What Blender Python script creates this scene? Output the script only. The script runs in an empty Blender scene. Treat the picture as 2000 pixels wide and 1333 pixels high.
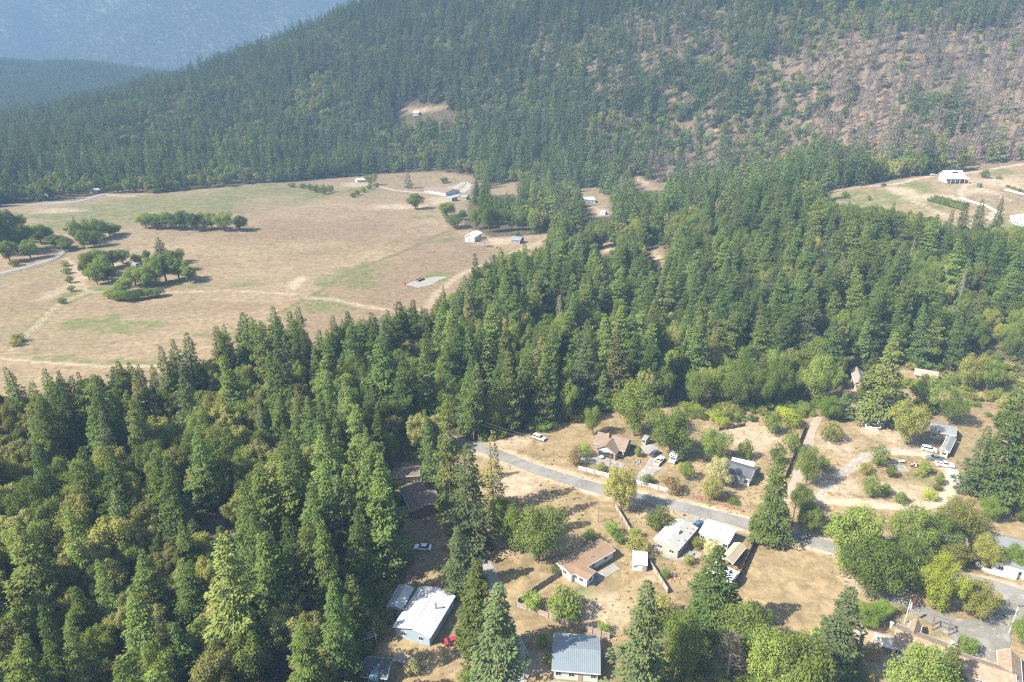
import bpy, bmesh, math, random
import numpy as np
from mathutils import Vector, Matrix

random.seed(7)
RNG = np.random.default_rng(7)
SC = bpy.context.scene
COL = SC.collection
R = math.radians

# ------------------------------------------------------------------ camera
CAM_H, PITCH, LENS = 120.0, 22.0, 24.0
FPX = 2000 * LENS / 36.0
cam_data = bpy.data.cameras.new('camera')
cam_data.lens = LENS
cam_data.sensor_width = 36.0
cam_data.clip_start = 1.0
cam_data.clip_end = 20000.0
cam = bpy.data.objects.new('camera', cam_data)
cam.location = (0, 0, CAM_H)
cam.rotation_euler = (R(90 - PITCH), 0, 0)
COL.objects.link(cam)
SC.camera = cam

# ------------------------------------------------------------------ sky, sun, exposure
SUN_EL = 43.5
SHADOW_AZ = 22.0            # direction in which shadows fall, from +X towards +Y
world = bpy.data.worlds.new('World')
SC.world = world
world.use_nodes = True
wn = world.node_tree
wn.nodes.clear()
sky = wn.nodes.new('ShaderNodeTexSky')
sky.sky_type = 'NISHITA'
sky.sun_disc = False
sky.sun_elevation = R(SUN_EL)
sky.sun_rotation = math.atan2(-math.cos(R(SHADOW_AZ)), -math.sin(R(SHADOW_AZ)))
sky.dust_density = 1.5
bgn = wn.nodes.new('ShaderNodeBackground')
bgn.inputs['Strength'].default_value = 0.09
wo = wn.nodes.new('ShaderNodeOutputWorld')
wn.links.new(sky.outputs[0], bgn.inputs[0])
wn.links.new(bgn.outputs[0], wo.inputs['Surface'])

sun_data = bpy.data.lights.new('sun', 'SUN')
sun_data.energy = 5.0
sun_data.angle = R(0.5)
sun_data.color = (1.0, 0.95, 0.86)
sun = bpy.data.objects.new('sun', sun_data)
sd = Vector((math.cos(R(SHADOW_AZ)) * math.cos(R(SUN_EL)), math.sin(R(SHADOW_AZ)) * math.cos(R(SUN_EL)), -math.sin(R(SUN_EL))))
sun.rotation_euler = sd.to_track_quat('-Z', 'Y').to_euler()
sun.location = (-200, -80, 400)
COL.objects.link(sun)

SC.view_settings.view_transform = 'Standard'
SC.view_settings.look = 'None'
SC.view_settings.gamma = 1.0
SC.view_settings.exposure = 1.76
SC.view_settings.use_curve_mapping = False
SC.render.engine = 'CYCLES'
cy = SC.cycles
cy.max_bounces = 2
cy.diffuse_bounces = 1
cy.glossy_bounces = 1
cy.use_adaptive_sampling = True
cy.adaptive_threshold = 0.01
cy.transmission_bounces = 3
cy.volume_bounces = 0
cy.transparent_max_bounces = 4
cy.use_denoising = False
cy.denoiser = 'OPENIMAGEDENOISE'
cy.denoising_input_passes = 'RGB_ALBEDO_NORMAL'
cy.denoising_prefilter = 'ACCURATE'
cy.sample_clamp_indirect = 4.0
cy.pixel_filter_type = 'BLACKMAN_HARRIS'
cy.filter_width = 1.3

# ------------------------------------------------------------------ picture <-> place
SP, CP = math.sin(R(PITCH)), math.cos(R(PITCH))


def ray(px, py):
    u = (np.asarray(px, float) - 1000) / FPX
    v = (666.5 - np.asarray(py, float)) / FPX
    return u, CP + v * SP, -SP + v * CP


def at_z(px, py, z=0.0):
    dx, dy, dz = ray(px, py)
    t = (z - CAM_H) / dz
    return np.stack([dx * t, dy * t], -1)


def project(x, y, z):
    x, y, z = np.asarray(x, float), np.asarray(y, float), np.asarray(z, float) - CAM_H
    d = y * CP - z * SP
    d = np.maximum(d, 1.0)
    v = (y * SP + z * CP) / d
    return 1000 + FPX * x / d, 666.5 - FPX * v, d


def _hash(i, j, s):
    n = (i * 374761393 + j * 668265263 + s * 982451653) & 0xFFFFFFFF
    n = ((n ^ (n >> 13)) * 1274126177) & 0xFFFFFFFF
    return ((n ^ (n >> 16)) & 0xFFFF) / 65535.0


def vnoise(x, y, size, seed=0):
    x = np.asarray(x, float) / size
    y = np.asarray(y, float) / size
    i, j = np.floor(x).astype(np.int64), np.floor(y).astype(np.int64)
    fx, fy = x - i, y - j
    fx, fy = fx * fx * (3 - 2 * fx), fy * fy * (3 - 2 * fy)
    a, b = _hash(i, j, seed), _hash(i + 1, j, seed)
    c, d = _hash(i, j + 1, seed), _hash(i + 1, j + 1, seed)
    return (a * (1 - fx) + b * fx) * (1 - fy) + (c * (1 - fx) + d * fx) * fy


def fbm(x, y, size, seed=0, octaves=4):
    s, a, t = 0.0, 1.0, 0.0
    for k in range(octaves):
        s = s + a * vnoise(x, y, size / 2 ** k, seed + 17 * k)
        t += a
        a *= 0.55
    return s / t


def smooth(a, b, x):
    t = np.clip((x - a) / (b - a), 0, 1)
    return t * t * (3 - 2 * t)


# ------------------------------------------------------------------ lie of the land: valley floor, knoll, burnt hillside, ridges
CT = []
for py in (1500, 1250, 1050, 900, 780, 690, 620, 570):
    for px in (-500, 0, 500, 1000, 1300):
        CT.append((*at_z(px, py, 0.0), 0.0))
for py in (1500, 1250, 1050, 900, 800):
    for px in (1650, 2000, 2500):
        CT.append((*at_z(px, py, 0.0), 0.0))
for px, py in ((-400, 500), (-100, 450), (100, 500), (400, 480), (700, 480), (900, 480), (150, 400), (500, 385), (750, 370), (900, 380), (1000, 430), (-200, 420), (820, 345)):
    CT.append((*at_z(px, py, -1.0), -1.0))
for px, py, z in ((1600, 720, 2), (2000, 720, 4), (2500, 720, 5), (1300, 600, 3), (1600, 600, 11), (2000, 600, 16), (2500, 600, 18), (1300, 500, 9), (1150, 520, 3),
                  (1500, 450, 22), (1650, 420, 29), (1750, 400, 33), (2000, 440, 29), (2000, 380, 36), (1865, 352, 42), (2000, 330, 46), (2300, 400, 36), (1640, 380, 33),
                  (1400, 420, 17), (1180, 430, 0), (1150, 385, 2), (1000, 350, 2), (1240, 360, 8)):
    CT.append((*at_z(px, py, z), z))
for px, py, y in ((1400, 330, 720), (1600, 322, 640), (1850, 300, 610), (2000, 290, 590), (2300, 280, 570),
                  (1900, 0, 930), (1600, 0, 1020), (1300, 0, 1160), (1000, 0, 1250), (760, 55, 1350), (2200, 0, 880),
                  (560, 105, 1400), (480, 126, 1420), (370, 152, 1450),
                  (0, 300, 850), (200, 300, 900), (400, 250, 1000), (600, 200, 1050), (800, 150, 1080), (1000, 200, 980),
                  (1200, 100, 980), (1200, 200, 880), (1000, 300, 860), (1500, 200, 790), (1500, 100, 890), (1800, 200, 710), (1800, 100, 800), (2200, 150, 720),
                  (700, 300, 920), (450, 320, 850), (200, 350, 770), (0, 380, 690), (-200, 380, 690), (-150, 335, 880), (0, 288, 1000), (100, 248, 1150), (200, 207, 1300), (300, 172, 1420),
                  (330, 162, 2750), (200, 132, 2850), (0, 126, 2950), (-250, 112, 3050), (100, 192, 2200), (-150, 168, 2350)):
    dx, dy, dz = ray(px, py)
    CT.append((dx / dy * y, y, CAM_H + dz / dy * y))
for x, y, z in ((900, 1250, 300), (300, 1500, 290), (-250, 1600, 250), (-650, 1850, 30), (-1050, 1500, -5), (-950, 1750, -5), (-1350, 1750, -10), (-1100, 1250, 5), (-200, 2000, 120), (600, 2000, 330), (1500, 1500, 320), (-1500, 3500, -10), (-2700, 3600, 10), (-500, 3300, -10),
                (700, 2700, 200), (2000, 2600, 250), (0, -100, 0), (400, -100, 0), (-400, -100, 0), (900, 500, 60), (1200, 900, 190), (-900, 300, -2), (-1000, 600, 0), (-1500, 1200, 10), (-1900, 1900, 10)):
    CT.append((x, y, z))
CT = np.array(CT, float)
_S = 500.0


def _u(r2):
    return np.where(r2 > 1e-9, 0.5 * r2 * np.log(np.maximum(r2, 1e-9)), 0.0)


def _fit():
    p = CT[:, :2] / _S
    n = len(p)
    K = _u(((p[:, None] - p[None]) ** 2).sum(-1)) + np.eye(n) * 0.004
    A = np.zeros((n + 3, n + 3))
    A[:n, :n] = K
    A[:n, n] = 1
    A[:n, n + 1:] = p
    A[n, :n] = 1
    A[n + 1:, :n] = p.T
    b = np.zeros(n + 3)
    b[:n] = CT[:, 2]
    return np.linalg.solve(A, b)


_W = _fit()


def ground(x, y):
    x, y = np.asarray(x, float), np.asarray(y, float)
    sh = x.shape
    x, y = x.ravel(), y.ravel()
    out = np.empty(x.size)
    p = CT[:, :2] / _S
    for k in range(0, x.size, 20000):
        q = np.stack([x[k:k + 20000], y[k:k + 20000]], 1) / _S
        r2 = ((q[:, None] - p[None]) ** 2).sum(-1)
        out[k:k + 20000] = _u(r2) @ _W[:-3] + _W[-3] + q @ _W[-2:]
    amp = smooth(15, 70, out) * smooth(550, 800, y)
    h = amp > 0
    if h.any():
        out[h] += amp[h] * ((fbm(x[h], y[h], 190, 5, 3) - 0.5) * 42 + (fbm(x[h], y[h], 60, 9, 2) - 0.5) * 9)
    near = smooth(8, 0, np.abs(out))
    out = np.where(np.abs(out) < 8, out * (1 - near * smooth(330, 200, y)), out)
    return out.reshape(sh)


_STEPS = np.concatenate([[70.0], np.geomspace(95, 2600, 90)])


def G(px, py):
    """the point of the ground seen at a pixel of the photograph"""
    px, py = np.asarray(px, float), np.asarray(py, float)
    dx, dy, dz = ray(px, py)
    below = CAM_H + dz[:, None] * _STEPS <= ground(dx[:, None] * _STEPS, dy[:, None] * _STEPS)
    below[:, -1] = True
    k = np.maximum(np.argmax(below, 1), 1)
    a, b = _STEPS[k - 1], _STEPS[k]
    for _ in range(13):
        m = (a + b) / 2
        low = CAM_H + dz * m <= ground(dx * m, dy * m)
        b = np.where(low, m, b)
        a = np.where(low, a, m)
    return np.stack([dx * b, dy * b, ground(dx * b, dy * b)], -1)


def GP(pts):
    a = np.array(pts, float)
    return G(a[:, 0], a[:, 1])[:, :2]


def in_poly(x, y, poly):
    x, y = np.asarray(x), np.asarray(y)
    inside = np.zeros(x.shape, bool)
    n = len(poly)
    for i in range(n):
        x1, y1 = poly[i]
        x2, y2 = poly[(i + 1) % n]
        if y1 == y2:
            continue
        c = ((y1 > y) != (y2 > y)) & (x < (x2 - x1) * (y - y1) / (y2 - y1) + x1)
        inside ^= c
    return inside


def seg_dist(x, y, pts, closed=False):
    d = np.full(np.shape(x), 1e9)
    n = len(pts)
    for i in range(n if closed else n - 1):
        a, b = np.array(pts[i]), np.array(pts[(i + 1) % n])
        ab = b - a
        L2 = max((ab ** 2).sum(), 1e-9)
        t = np.clip(((x - a[0]) * ab[0] + (y - a[1]) * ab[1]) / L2, 0, 1)
        d = np.minimum(d, np.hypot(x - a[0] - t * ab[0], y - a[1] - t * ab[1]))
    return d


def soft_poly(x, y, poly, w):
    """1 inside, 0 outside, with a rim w metres wide"""
    lo, hi = poly.min(0) - w, poly.max(0) + w
    out = np.zeros(np.shape(x))
    m = (x > lo[0]) & (x < hi[0]) & (y > lo[1]) & (y < hi[1])
    if m.any():
        d = seg_dist(x[m], y[m], poly, True)
        d = np.where(in_poly(x[m], y[m], poly), d, -d)
        out[m] = smooth(-w, w, d)
    return out


def soft_line(x, y, pts, width, w):
    lo, hi = pts.min(0) - width - w, pts.max(0) + width + w
    out = np.zeros(np.shape(x))
    m = (x > lo[0]) & (x < hi[0]) & (y > lo[1]) & (y < hi[1])
    if m.any():
        out[m] = smooth(width / 2 + w, width / 2 - w * 0.3, seg_dist(x[m], y[m], pts))
    return out


# ------------------------------------------------------------------ object helpers
def tag(o, label=None, cat=None, group=None, kind=None):
    if label:
        o['label'] = label
    if cat:
        o['category'] = cat
    if group:
        o['group'] = group
    if kind:
        o['kind'] = kind
    return o


def empty(name, loc, rz=0.0):
    o = bpy.data.objects.new(name, None)
    o.empty_display_size = 0.5
    o.location = loc
    o.rotation_euler = (0, 0, rz)
    COL.objects.link(o)
    return o


def link_mesh(name, me, parent=None, loc=None):
    o = bpy.data.objects.new(name, me)
    COL.objects.link(o)
    if parent is not None:
        o.parent = parent
    if loc is not None:
        o.location = loc
    return o


def np_mesh(name, verts, faces, mats=(), mat_idx=None, smooth_shade=False):
    """verts (n,3); faces list of int arrays (m,k)"""
    me = bpy.data.meshes.new(name)
    verts = np.asarray(verts, np.float32)
    me.vertices.add(len(verts))
    me.vertices.foreach_set('co', verts.ravel())
    faces = [np.asarray(f, np.int32) for f in faces if len(f)]
    loops = np.concatenate([f.ravel() for f in faces])
    tot = np.concatenate([np.full(len(f), f.shape[1], np.int32) for f in faces])
    start = np.concatenate([[0], np.cumsum(tot)[:-1]]).astype(np.int32)
    me.loops.add(len(loops))
    me.loops.foreach_set('vertex_index', loops)
    me.polygons.add(len(tot))
    me.polygons.foreach_set('loop_start', start)
    me.polygons.foreach_set('loop_total', tot)
    for m in mats:
        me.materials.append(m)
    if mat_idx is not None:
        me.polygons.foreach_set('material_index', np.asarray(mat_idx, np.int32))
    me.polygons.foreach_set('use_smooth', np.full(len(tot), smooth_shade, bool))
    me.update()
    me.validate()
    return me


class MB:
    """collects boxes, prisms and tubes and links them as one mesh"""

    def __init__(self):
        self.v, self.f = [], []

    def add(self, v, f):
        n = len(self.v)
        self.v += [tuple(p) for p in v]
        self.f += [tuple(i + n for i in q) for q in f]
        return self

    def box(self, x0, x1, y0, y1, z0, z1):
        v = [(x0, y0, z0), (x1, y0, z0), (x1, y1, z0), (x0, y1, z0), (x0, y0, z1), (x1, y0, z1), (x1, y1, z1), (x0, y1, z1)]
        return self.add(v, [(0, 3, 2, 1), (4, 5, 6, 7), (0, 1, 5, 4), (1, 2, 6, 5), (2, 3, 7, 6), (3, 0, 4, 7)])

    def quad(self, a, b, c, d, th=0.0):
        if th == 0:
            return self.add([a, b, c, d], [(0, 1, 2, 3)])
        A = [Vector(p) for p in (a, b, c, d)]
        n = (A[1] - A[0]).cross(A[3] - A[0]).normalized() * th
        B = [p - n for p in A]
        return self.add(A + B, [(0, 1, 2, 3), (7, 6, 5, 4), (0, 4, 5, 1), (1, 5, 6, 2), (2, 6, 7, 3), (3, 7, 4, 0)])

    def prism(self, prof, axis, a, b):
        """closed profile in the plane across axis ('x' -> (y,z), 'y' -> (x,z)), from a to b"""
        n = len(prof)
        if axis == 'x':
            v = [(a, p, q) for p, q in prof] + [(b, p, q) for p, q in prof]
        elif axis == 'y':
            v = [(p, a, q) for p, q in prof] + [(p, b, q) for p, q in prof]
        else:
            v = [(p, q, a) for p, q in prof] + [(p, q, b) for p, q in prof]
        f = [tuple(range(n - 1, -1, -1)), tuple(range(n, 2 * n))]
        f += [(i, (i + 1) % n, (i + 1) % n + n, i + n) for i in range(n)]
        return self.add(v, f)

    def tube(self, p, q, r0, r1=None, n=8, cap=True):
        r1 = r0 if r1 is None else r1
        p, q = Vector(p), Vector(q)
        d = (q - p)
        d = d.normalized() if d.length > 1e-9 else Vector((0, 0, 1))
        a = d.orthogonal().normalized()
        b = d.cross(a)
        v = []
        for c, r in ((p, r0), (q, r1)):
            for i in range(n):
                t = 2 * math.pi * i / n
                v.append(c + a * (math.cos(t) * r) + b * (math.sin(t) * r))
        f = [(i, (i + 1) % n, (i + 1) % n + n, i + n) for i in range(n)]
        if cap:
            f += [tuple(range(n - 1, -1, -1)), tuple(range(n, 2 * n))]
        return self.add(v, f)

    def mesh(self, name, m):
        me = bpy.data.meshes.new(name)
        me.from_pydata(self.v, [], self.f)
        bm = bmesh.new()
        bm.from_mesh(me)
        bmesh.ops.recalc_face_normals(bm, faces=bm.faces)
        bm.to_mesh(me)
        bm.free()
        me.materials.append(m)
        return me

    def build(self, name, m, parent=None, loc=None):
        return link_mesh(name, self.mesh(name, m), parent, loc)


# ------------------------------------------------------------------ materials
MATS = {}


def lin(r, g, b):
    f = lambda c: (c / 255 / 12.92) if c / 255 <= 0.04045 else ((c / 255 + 0.055) / 1.055) ** 2.4
    return (f(r), f(g), f(b), 1)


def new_mat(name):
    m = bpy.data.materials.new(name)
    m.use_nodes = True
    nt = m.node_tree
    nt.nodes.clear()
    return m, nt, nt.nodes.new, nt.links.new


def paint(name, col, rough=0.7, var=0.18, scale=0.6, fine=9.0, bump=0.15, metal=0.0, stain=None, spec=0.3):
    """a weathered surface: base colour broken up by two sizes of noise, optional stain colour, fine relief"""
    if name in MATS:
        return MATS[name]
    m, nt, N, Lk = new_mat(name)
    out = N('ShaderNodeOutputMaterial')
    b = N('ShaderNodeBsdfPrincipled')
    b.inputs['Roughness'].default_value = rough
    b.inputs['Metallic'].default_value = metal
    b.inputs['Specular IOR Level'].default_value = spec
    tc = N('ShaderNodeTexCoord')
    n1 = N('ShaderNodeTexNoise')
    n1.inputs['Scale'].default_value = scale
    n1.inputs['Detail'].default_value = 6
    n1.inputs['Roughness'].default_value = 0.65
    n2 = N('ShaderNodeTexNoise')
    n2.inputs['Scale'].default_value = fine
    n2.inputs['Detail'].default_value = 3
    Lk(tc.outputs['Object'], n1.inputs['Vector'])
    Lk(tc.outputs['Object'], n2.inputs['Vector'])
    ad = N('ShaderNodeMath')
    ad.operation = 'MULTIPLY_ADD'
    ad.inputs[1].default_value = 0.5
    Lk(n2.outputs['Fac'], ad.inputs[0])
    Lk(n1.outputs['Fac'], ad.inputs[2])
    mr = N('ShaderNodeMapRange')
    mr.inputs['From Min'].default_value = 0.5
    mr.inputs['From Max'].default_value = 1.0
    mr.inputs['To Min'].default_value = 1 - var
    mr.inputs['To Max'].default_value = 1 + var
    Lk(ad.outputs[0], mr.inputs['Value'])
    mul = N('ShaderNodeVectorMath')
    mul.operation = 'SCALE'
    mul.inputs[0].default_value = col[:3]
    Lk(mr.outputs[0], mul.inputs['Scale'])
    last = mul.outputs[0]
    if stain:
        n3 = N('ShaderNodeTexNoise')
        n3.inputs['Scale'].default_value = scale * 1.7
        n3.inputs['Detail'].default_value = 8
        n3.inputs['Distortion'].default_value = 0.6
        Lk(tc.outputs['Object'], n3.inputs['Vector'])
        cr = N('ShaderNodeMapRange')
        cr.inputs['From Min'].default_value = 0.54
        cr.inputs['From Max'].default_value = 0.7
        cr.inputs['To Max'].default_value = 0.75
        Lk(n3.outputs['Fac'], cr.inputs['Value'])
        mx = N('ShaderNodeMix')
        mx.data_type = 'RGBA'
        mx.inputs['B'].default_value = (*stain[:3], 1)
        Lk(cr.outputs[0], mx.inputs['Factor'])
        Lk(last, mx.inputs['A'])
        last = mx.outputs['Result']
    Lk(last, b.inputs['Base Color'])
    if bump:
        bp = N('ShaderNodeBump')
        bp.inputs['Strength'].default_value = bump
        bp.inputs['Distance'].default_value = 0.05
        Lk(n2.outputs['Fac'], bp.inputs['Height'])
        Lk(bp.outputs[0], b.inputs['Normal'])
    Lk(b.outputs[0], out.inputs['Surface'])
    MATS[name] = m
    return m


def foliage(name, a, b, transl=0.20, patch=0.012):
    """leaf or needle spray: colour differs from tree to tree and from spray to spray"""
    if name in MATS:
        return MATS[name]
    m, nt, N, Lk = new_mat(name)
    out = N('ShaderNodeOutputMaterial')
    oi = N('ShaderNodeObjectInfo')
    ge = N('ShaderNodeNewGeometry')
    mx = N('ShaderNodeMix')
    mx.data_type = 'RGBA'
    mx.inputs['A'].default_value = (*a, 1)
    mx.inputs['B'].default_value = (*b, 1)
    md = N('ShaderNodeMath')
    md.operation = 'MULTIPLY_ADD'
    md.inputs[1].default_value = 0.45
    Lk(ge.outputs['Random Per Island'], md.inputs[0])
    m2 = N('ShaderNodeMath')
    m2.operation = 'MULTIPLY'
    m2.inputs[1].default_value = 0.55
    Lk(oi.outputs['Random'], m2.inputs[0])
    Lk(m2.outputs[0], md.inputs[2])
    Lk(md.outputs[0], mx.inputs['Factor'])
    hs = N('ShaderNodeHueSaturation')
    # a second per-tree number for brightness
    w = N('ShaderNodeMath')
    w.operation = 'MULTIPLY'
    w.inputs[1].default_value = 13.7
    Lk(oi.outputs['Random'], w.inputs[0])
    fr = N('ShaderNodeMath')
    fr.operation = 'FRACT'
    Lk(w.outputs[0], fr.inputs[0])
    mr = N('ShaderNodeMapRange')
    mr.inputs['To Min'].default_value = 0.66
    mr.inputs['To Max'].default_value = 1.40
    Lk(fr.outputs[0], mr.inputs['Value'])
    Lk(mr.outputs[0], hs.inputs['Value'])
    Lk(mx.outputs['Result'], hs.inputs['Color'])
    d = N('ShaderNodeBsdfDiffuse')
    t = N('ShaderNodeBsdfTranslucent')
    Lk(hs.outputs[0], d.inputs['Color'])
    Lk(hs.outputs[0], t.inputs['Color'])
    ms = N('ShaderNodeMixShader')
    ms.inputs[0].default_value = transl
    Lk(d.outputs[0], ms.inputs[1])
    Lk(t.outputs[0], ms.inputs[2])
    Lk(ms.outputs[0], out.inputs['Surface'])
    MATS[name] = m
    return m


def glass(name='window_glass', col=(0.02, 0.03, 0.04)):
    if name in MATS:
        return MATS[name]
    m, nt, N, Lk = new_mat(name)
    out = N('ShaderNodeOutputMaterial')
    b = N('ShaderNodeBsdfPrincipled')
    b.inputs['Base Color'].default_value = (*col, 1)
    b.inputs['Roughness'].default_value = 0.08
    b.inputs['Specular IOR Level'].default_value = 0.6
    Lk(b.outputs[0], out.inputs['Surface'])
    MATS[name] = m
    return m
# ------------------------------------------------------------------ what the ground carries where (outlines on the ground)
MEADOW_PX = [(-300, 430), (0, 405), (60, 398), (190, 380), (330, 376), (450, 364), (600, 352), (740, 340), (860, 335), (930, 345), (950, 375), (915, 400), (905, 440),
             (960, 464), (1068, 458), (1064, 482), (1010, 520), (940, 562), (880, 605), (835, 648), (760, 676), (650, 694), (560, 700), (470, 716), (360, 756), (260, 782), (120, 806), (0, 815), (-400, 845)]
YARD_PX = [(865, 872), (935, 852), (1060, 838), (1130, 815), (1200, 800), (1330, 795), (1450, 805), (1560, 805), (1640, 795), (1655, 745), (1720, 712), (1800, 728), (1900, 742), (2200, 720),
           (2500, 1650), (740, 1650), (735, 1300), (735, 1180), (750, 1100), (775, 1040), (765, 960), (785, 905)]
KNOLL_PX = [(1598, 378), (1700, 360), (1830, 341), (2000, 318), (2250, 300), (2250, 462), (1990, 448), (1900, 452), (1830, 438), (1760, 415), (1700, 405), (1640, 405)]
CLEAR_PX = [[(1128, 370), (1165, 366), (1190, 385), (1195, 405), (1150, 408), (1130, 395)], [(1155, 408), (1192, 406), (1198, 422), (1165, 424)],
            [(775, 215), (800, 208), (872, 206), (884, 212), (840, 219), (790, 221)],
            [(1170, 478), (1198, 472), (1202, 494), (1175, 498)], [(1272, 482), (1296, 484), (1298, 520), (1275, 528)], [(1235, 340), (1262, 352), (1300, 372), (1262, 372)],
            [(1100, 492), (1118, 500), (1105, 508)], [(955, 360), (1010, 356), (1012, 378), (960, 382)]]
BURN_PX = [[(1490, 130), (1600, 95), (1700, 75), (1780, 50), (1900, 70), (2000, 20), (2300, 0), (2300, 325), (1990, 330), (1780, 338), (1660, 332), (1560, 300), (1600, 250), (1540, 205)],
           [(1170, 70), (1240, 20), (1330, 5), (1430, 5), (1440, 60), (1380, 120), (1300, 140), (1200, 125)],
           [(1240, 330), (1330, 300), (1450, 330), (1420, 352), (1300, 362)]]
SCRUB_PX = [[(1040, 100), (1200, 130), (1420, 190), (1560, 300), (1660, 345), (1380, 350), (1240, 340), (1330, 230), (1180, 190)]]
MEADOW, YARD, KNOLL = GP(MEADOW_PX), GP(YARD_PX), GP(KNOLL_PX)
CLEAR = [GP(c) for c in CLEAR_PX]
BURN = [GP(c) for c in BURN_PX]
SCRUB = [GP(c) for c in SCRUB_PX]

# green growth in the dry grass: (px, py, half width px, half height px)
GREEN_PX = [(200, 420, 170, 16), (330, 400, 190, 18), (120, 440, 60, 12), (520, 372, 110, 10), (300, 388, 70, 8), (620, 378, 40, 14), (480, 362, 60, 6), (640, 600, 55, 13), (690, 545, 60, 22), (700, 560, 40, 12), (740, 520, 30, 6), (712, 518, 12, 8),
            (640, 585, 38, 10), (470, 556, 20, 5), (250, 640, 80, 12), (180, 630, 60, 14), (140, 580, 30, 8), (210, 565, 45, 14), (300, 555, 40, 10), (375, 560, 30, 5), (130, 700, 70, 6), (220, 708, 90, 7), (60, 690, 25, 8),
            (830, 423, 24, 4), (880, 407, 8, 5), (872, 470, 14, 4), (875, 455, 14, 4), (820, 470, 10, 3), (940, 388, 20, 6), (700, 372, 40, 7), (440, 655, 60, 6), (1000, 545, 60, 10), (860, 540, 26, 10),
            (1690, 383, 75, 16), (1800, 366, 34, 12), (1860, 368, 16, 7), (1840, 404, 60, 12), (1680, 402, 70, 10), (1760, 412, 60, 10), (1730, 395, 60, 10), (1950, 335, 40, 6), (1940, 440, 50, 8), (1990, 430, 30, 10),
            (1900, 730, 70, 22), (1970, 760, 50, 30), (1720, 853, 11, 4), (1800, 930, 24, 14), (1550, 800, 40, 10), (1400, 805, 40, 8), (1270, 1095, 10, 8), (1290, 1085, 22, 12), (1210, 1120, 10, 8), (1380, 985, 20, 5),
            (1040, 1170, 20, 14), (1140, 1160, 30, 14), (1170, 910, 30, 10), (1850, 1250, 30, 14), (1800, 1210, 30, 12)]
BARE_PX = [(580, 552, 12, 12), (60, 385, 60, 8), (150, 375, 30, 6), (160, 545, 22, 34), (900, 372, 40, 10), (870, 392, 30, 8), (700, 360, 30, 6), (110, 410, 50, 6), (220, 372, 60, 4), (780, 405, 50, 5),
           (980, 470, 50, 7), (1265, 1010, 40, 18), (1640, 870, 60, 30), (1720, 830, 60, 40), (1200, 940, 60, 20), (1010, 950, 70, 30), (1100, 930, 80, 20), (1470, 860, 60, 30),
           (1190, 1190, 60, 50), (1270, 1130, 40, 30), (1660, 1110, 30, 60), (1000, 1300, 120, 30), (960, 860, 60, 14), (1080, 830, 70, 14), (1330, 840, 30, 10), (1840, 385, 60, 8), (1900, 375, 70, 14), (1960, 360, 50, 16), (1760, 372, 30, 8),
           (1180, 486, 20, 10), (1285, 505, 14, 20), (1240, 355, 30, 8), (835, 213, 40, 3), (1175, 415, 20, 8), (1640, 950, 60, 24), (1760, 960, 70, 24), (1880, 1300, 120, 40), (1720, 1260, 40, 60)]
DARKF_PX = [(620, 450, 250, 20), (880, 500, 90, 20), (820, 470, 120, 14), (60, 580, 80, 40), (760, 540, 40, 20), (350, 600, 200, 14), (1510, 1120, 70, 70), (700, 470, 80, 16)]

# tracks worn into the ground: (points, width in metres)
TRACKS_PX = [([(1064, 466), (1052, 476), (1010, 490), (965, 508), (900, 536), (850, 575), (835, 600), (800, 612), (720, 600), (650, 585), (600, 582)], 3.6),
             ([(128, 505), (145, 522), (160, 555), (172, 572), (150, 578), (110, 600), (75, 635), (28, 682)], 3.2),
             ([(172, 572), (205, 570), (330, 572), (440, 568), (520, 572), (570, 575)], 2.2), ([(0, 700), (80, 708), (200, 715), (310, 716)], 2.0), ([(1030, 458), (1064, 456), (1066, 472), (1030, 478), (970, 474)], 3.0),
             ([(1612, 375), (1680, 364), (1740, 362), (1830, 342)], 4.5), ([(1735, 366), (1770, 385), (1810, 405), (1842, 420), (1870, 428)], 3.2), ([(1880, 350), (1890, 358), (1880, 372), (1870, 390)], 3.0),
             ([(1880, 340), (1940, 330), (2000, 320), (2100, 306)], 4.0), ([(1885, 352), (1930, 372), (1975, 392)], 2.5), ([(1880, 440), (1920, 432), (1950, 415)], 4.5),
             ([(1862, 940), (1852, 965), (1830, 982), (1790, 990), (1740, 989), (1680, 982), (1630, 980), (1590, 974)], 3.6), ([(1590, 974), (1615, 955), (1650, 920), (1690, 892), (1740, 882), (1800, 885), (1840, 905), (1858, 930)], 3.4)]
TRACKS_PX.append(([(925, 870), (1060, 922), (1200, 963), (1340, 993), (1440, 1019), (1600, 1062), (1720, 1098), (1850, 1128), (2000, 1165)], 8.2))
TRACKS = [(GP(p), w) for p, w in TRACKS_PX]


def region(lst):
    out = []
    for px, py, a, b in lst:
        c = G(np.array([px, px + a, px - a, px, px]), np.array([py, py, py, py - b, py + b]))
        out.append((c[0, 0], c[0, 1], abs(c[1, 0] - c[2, 0]) / 2, abs(c[3, 1] - c[4, 1]) / 2))
    return out


GREEN, BARE, DARKF = region(GREEN_PX), region(BARE_PX), region(DARKF_PX)


def blobs(x, y, lst, warp, soft=0.55):
    out = np.zeros(np.shape(x))
    for cx, cy, a, b in lst:
        m = (np.abs(x - cx) < a * 1.9) & (np.abs(y - cy) < b * 1.9)
        if m.any():
            r = np.hypot((x[m] - cx) / a, (y[m] - cy) / b) + warp[m]
            out[m] = np.maximum(out[m], smooth(1.25, 1.25 - soft, r))
    return out


def open_ground(x, y):
    """1 where no wood stands"""
    o = soft_poly(x, y, MEADOW, 1.5)
    o = np.maximum(o, soft_poly(x, y, YARD, 1.0))
    o = np.maximum(o, soft_poly(x, y, KNOLL, 1.5))
    for c in CLEAR:
        o = np.maximum(o, soft_poly(x, y, c, 2.0))
    return o


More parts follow.
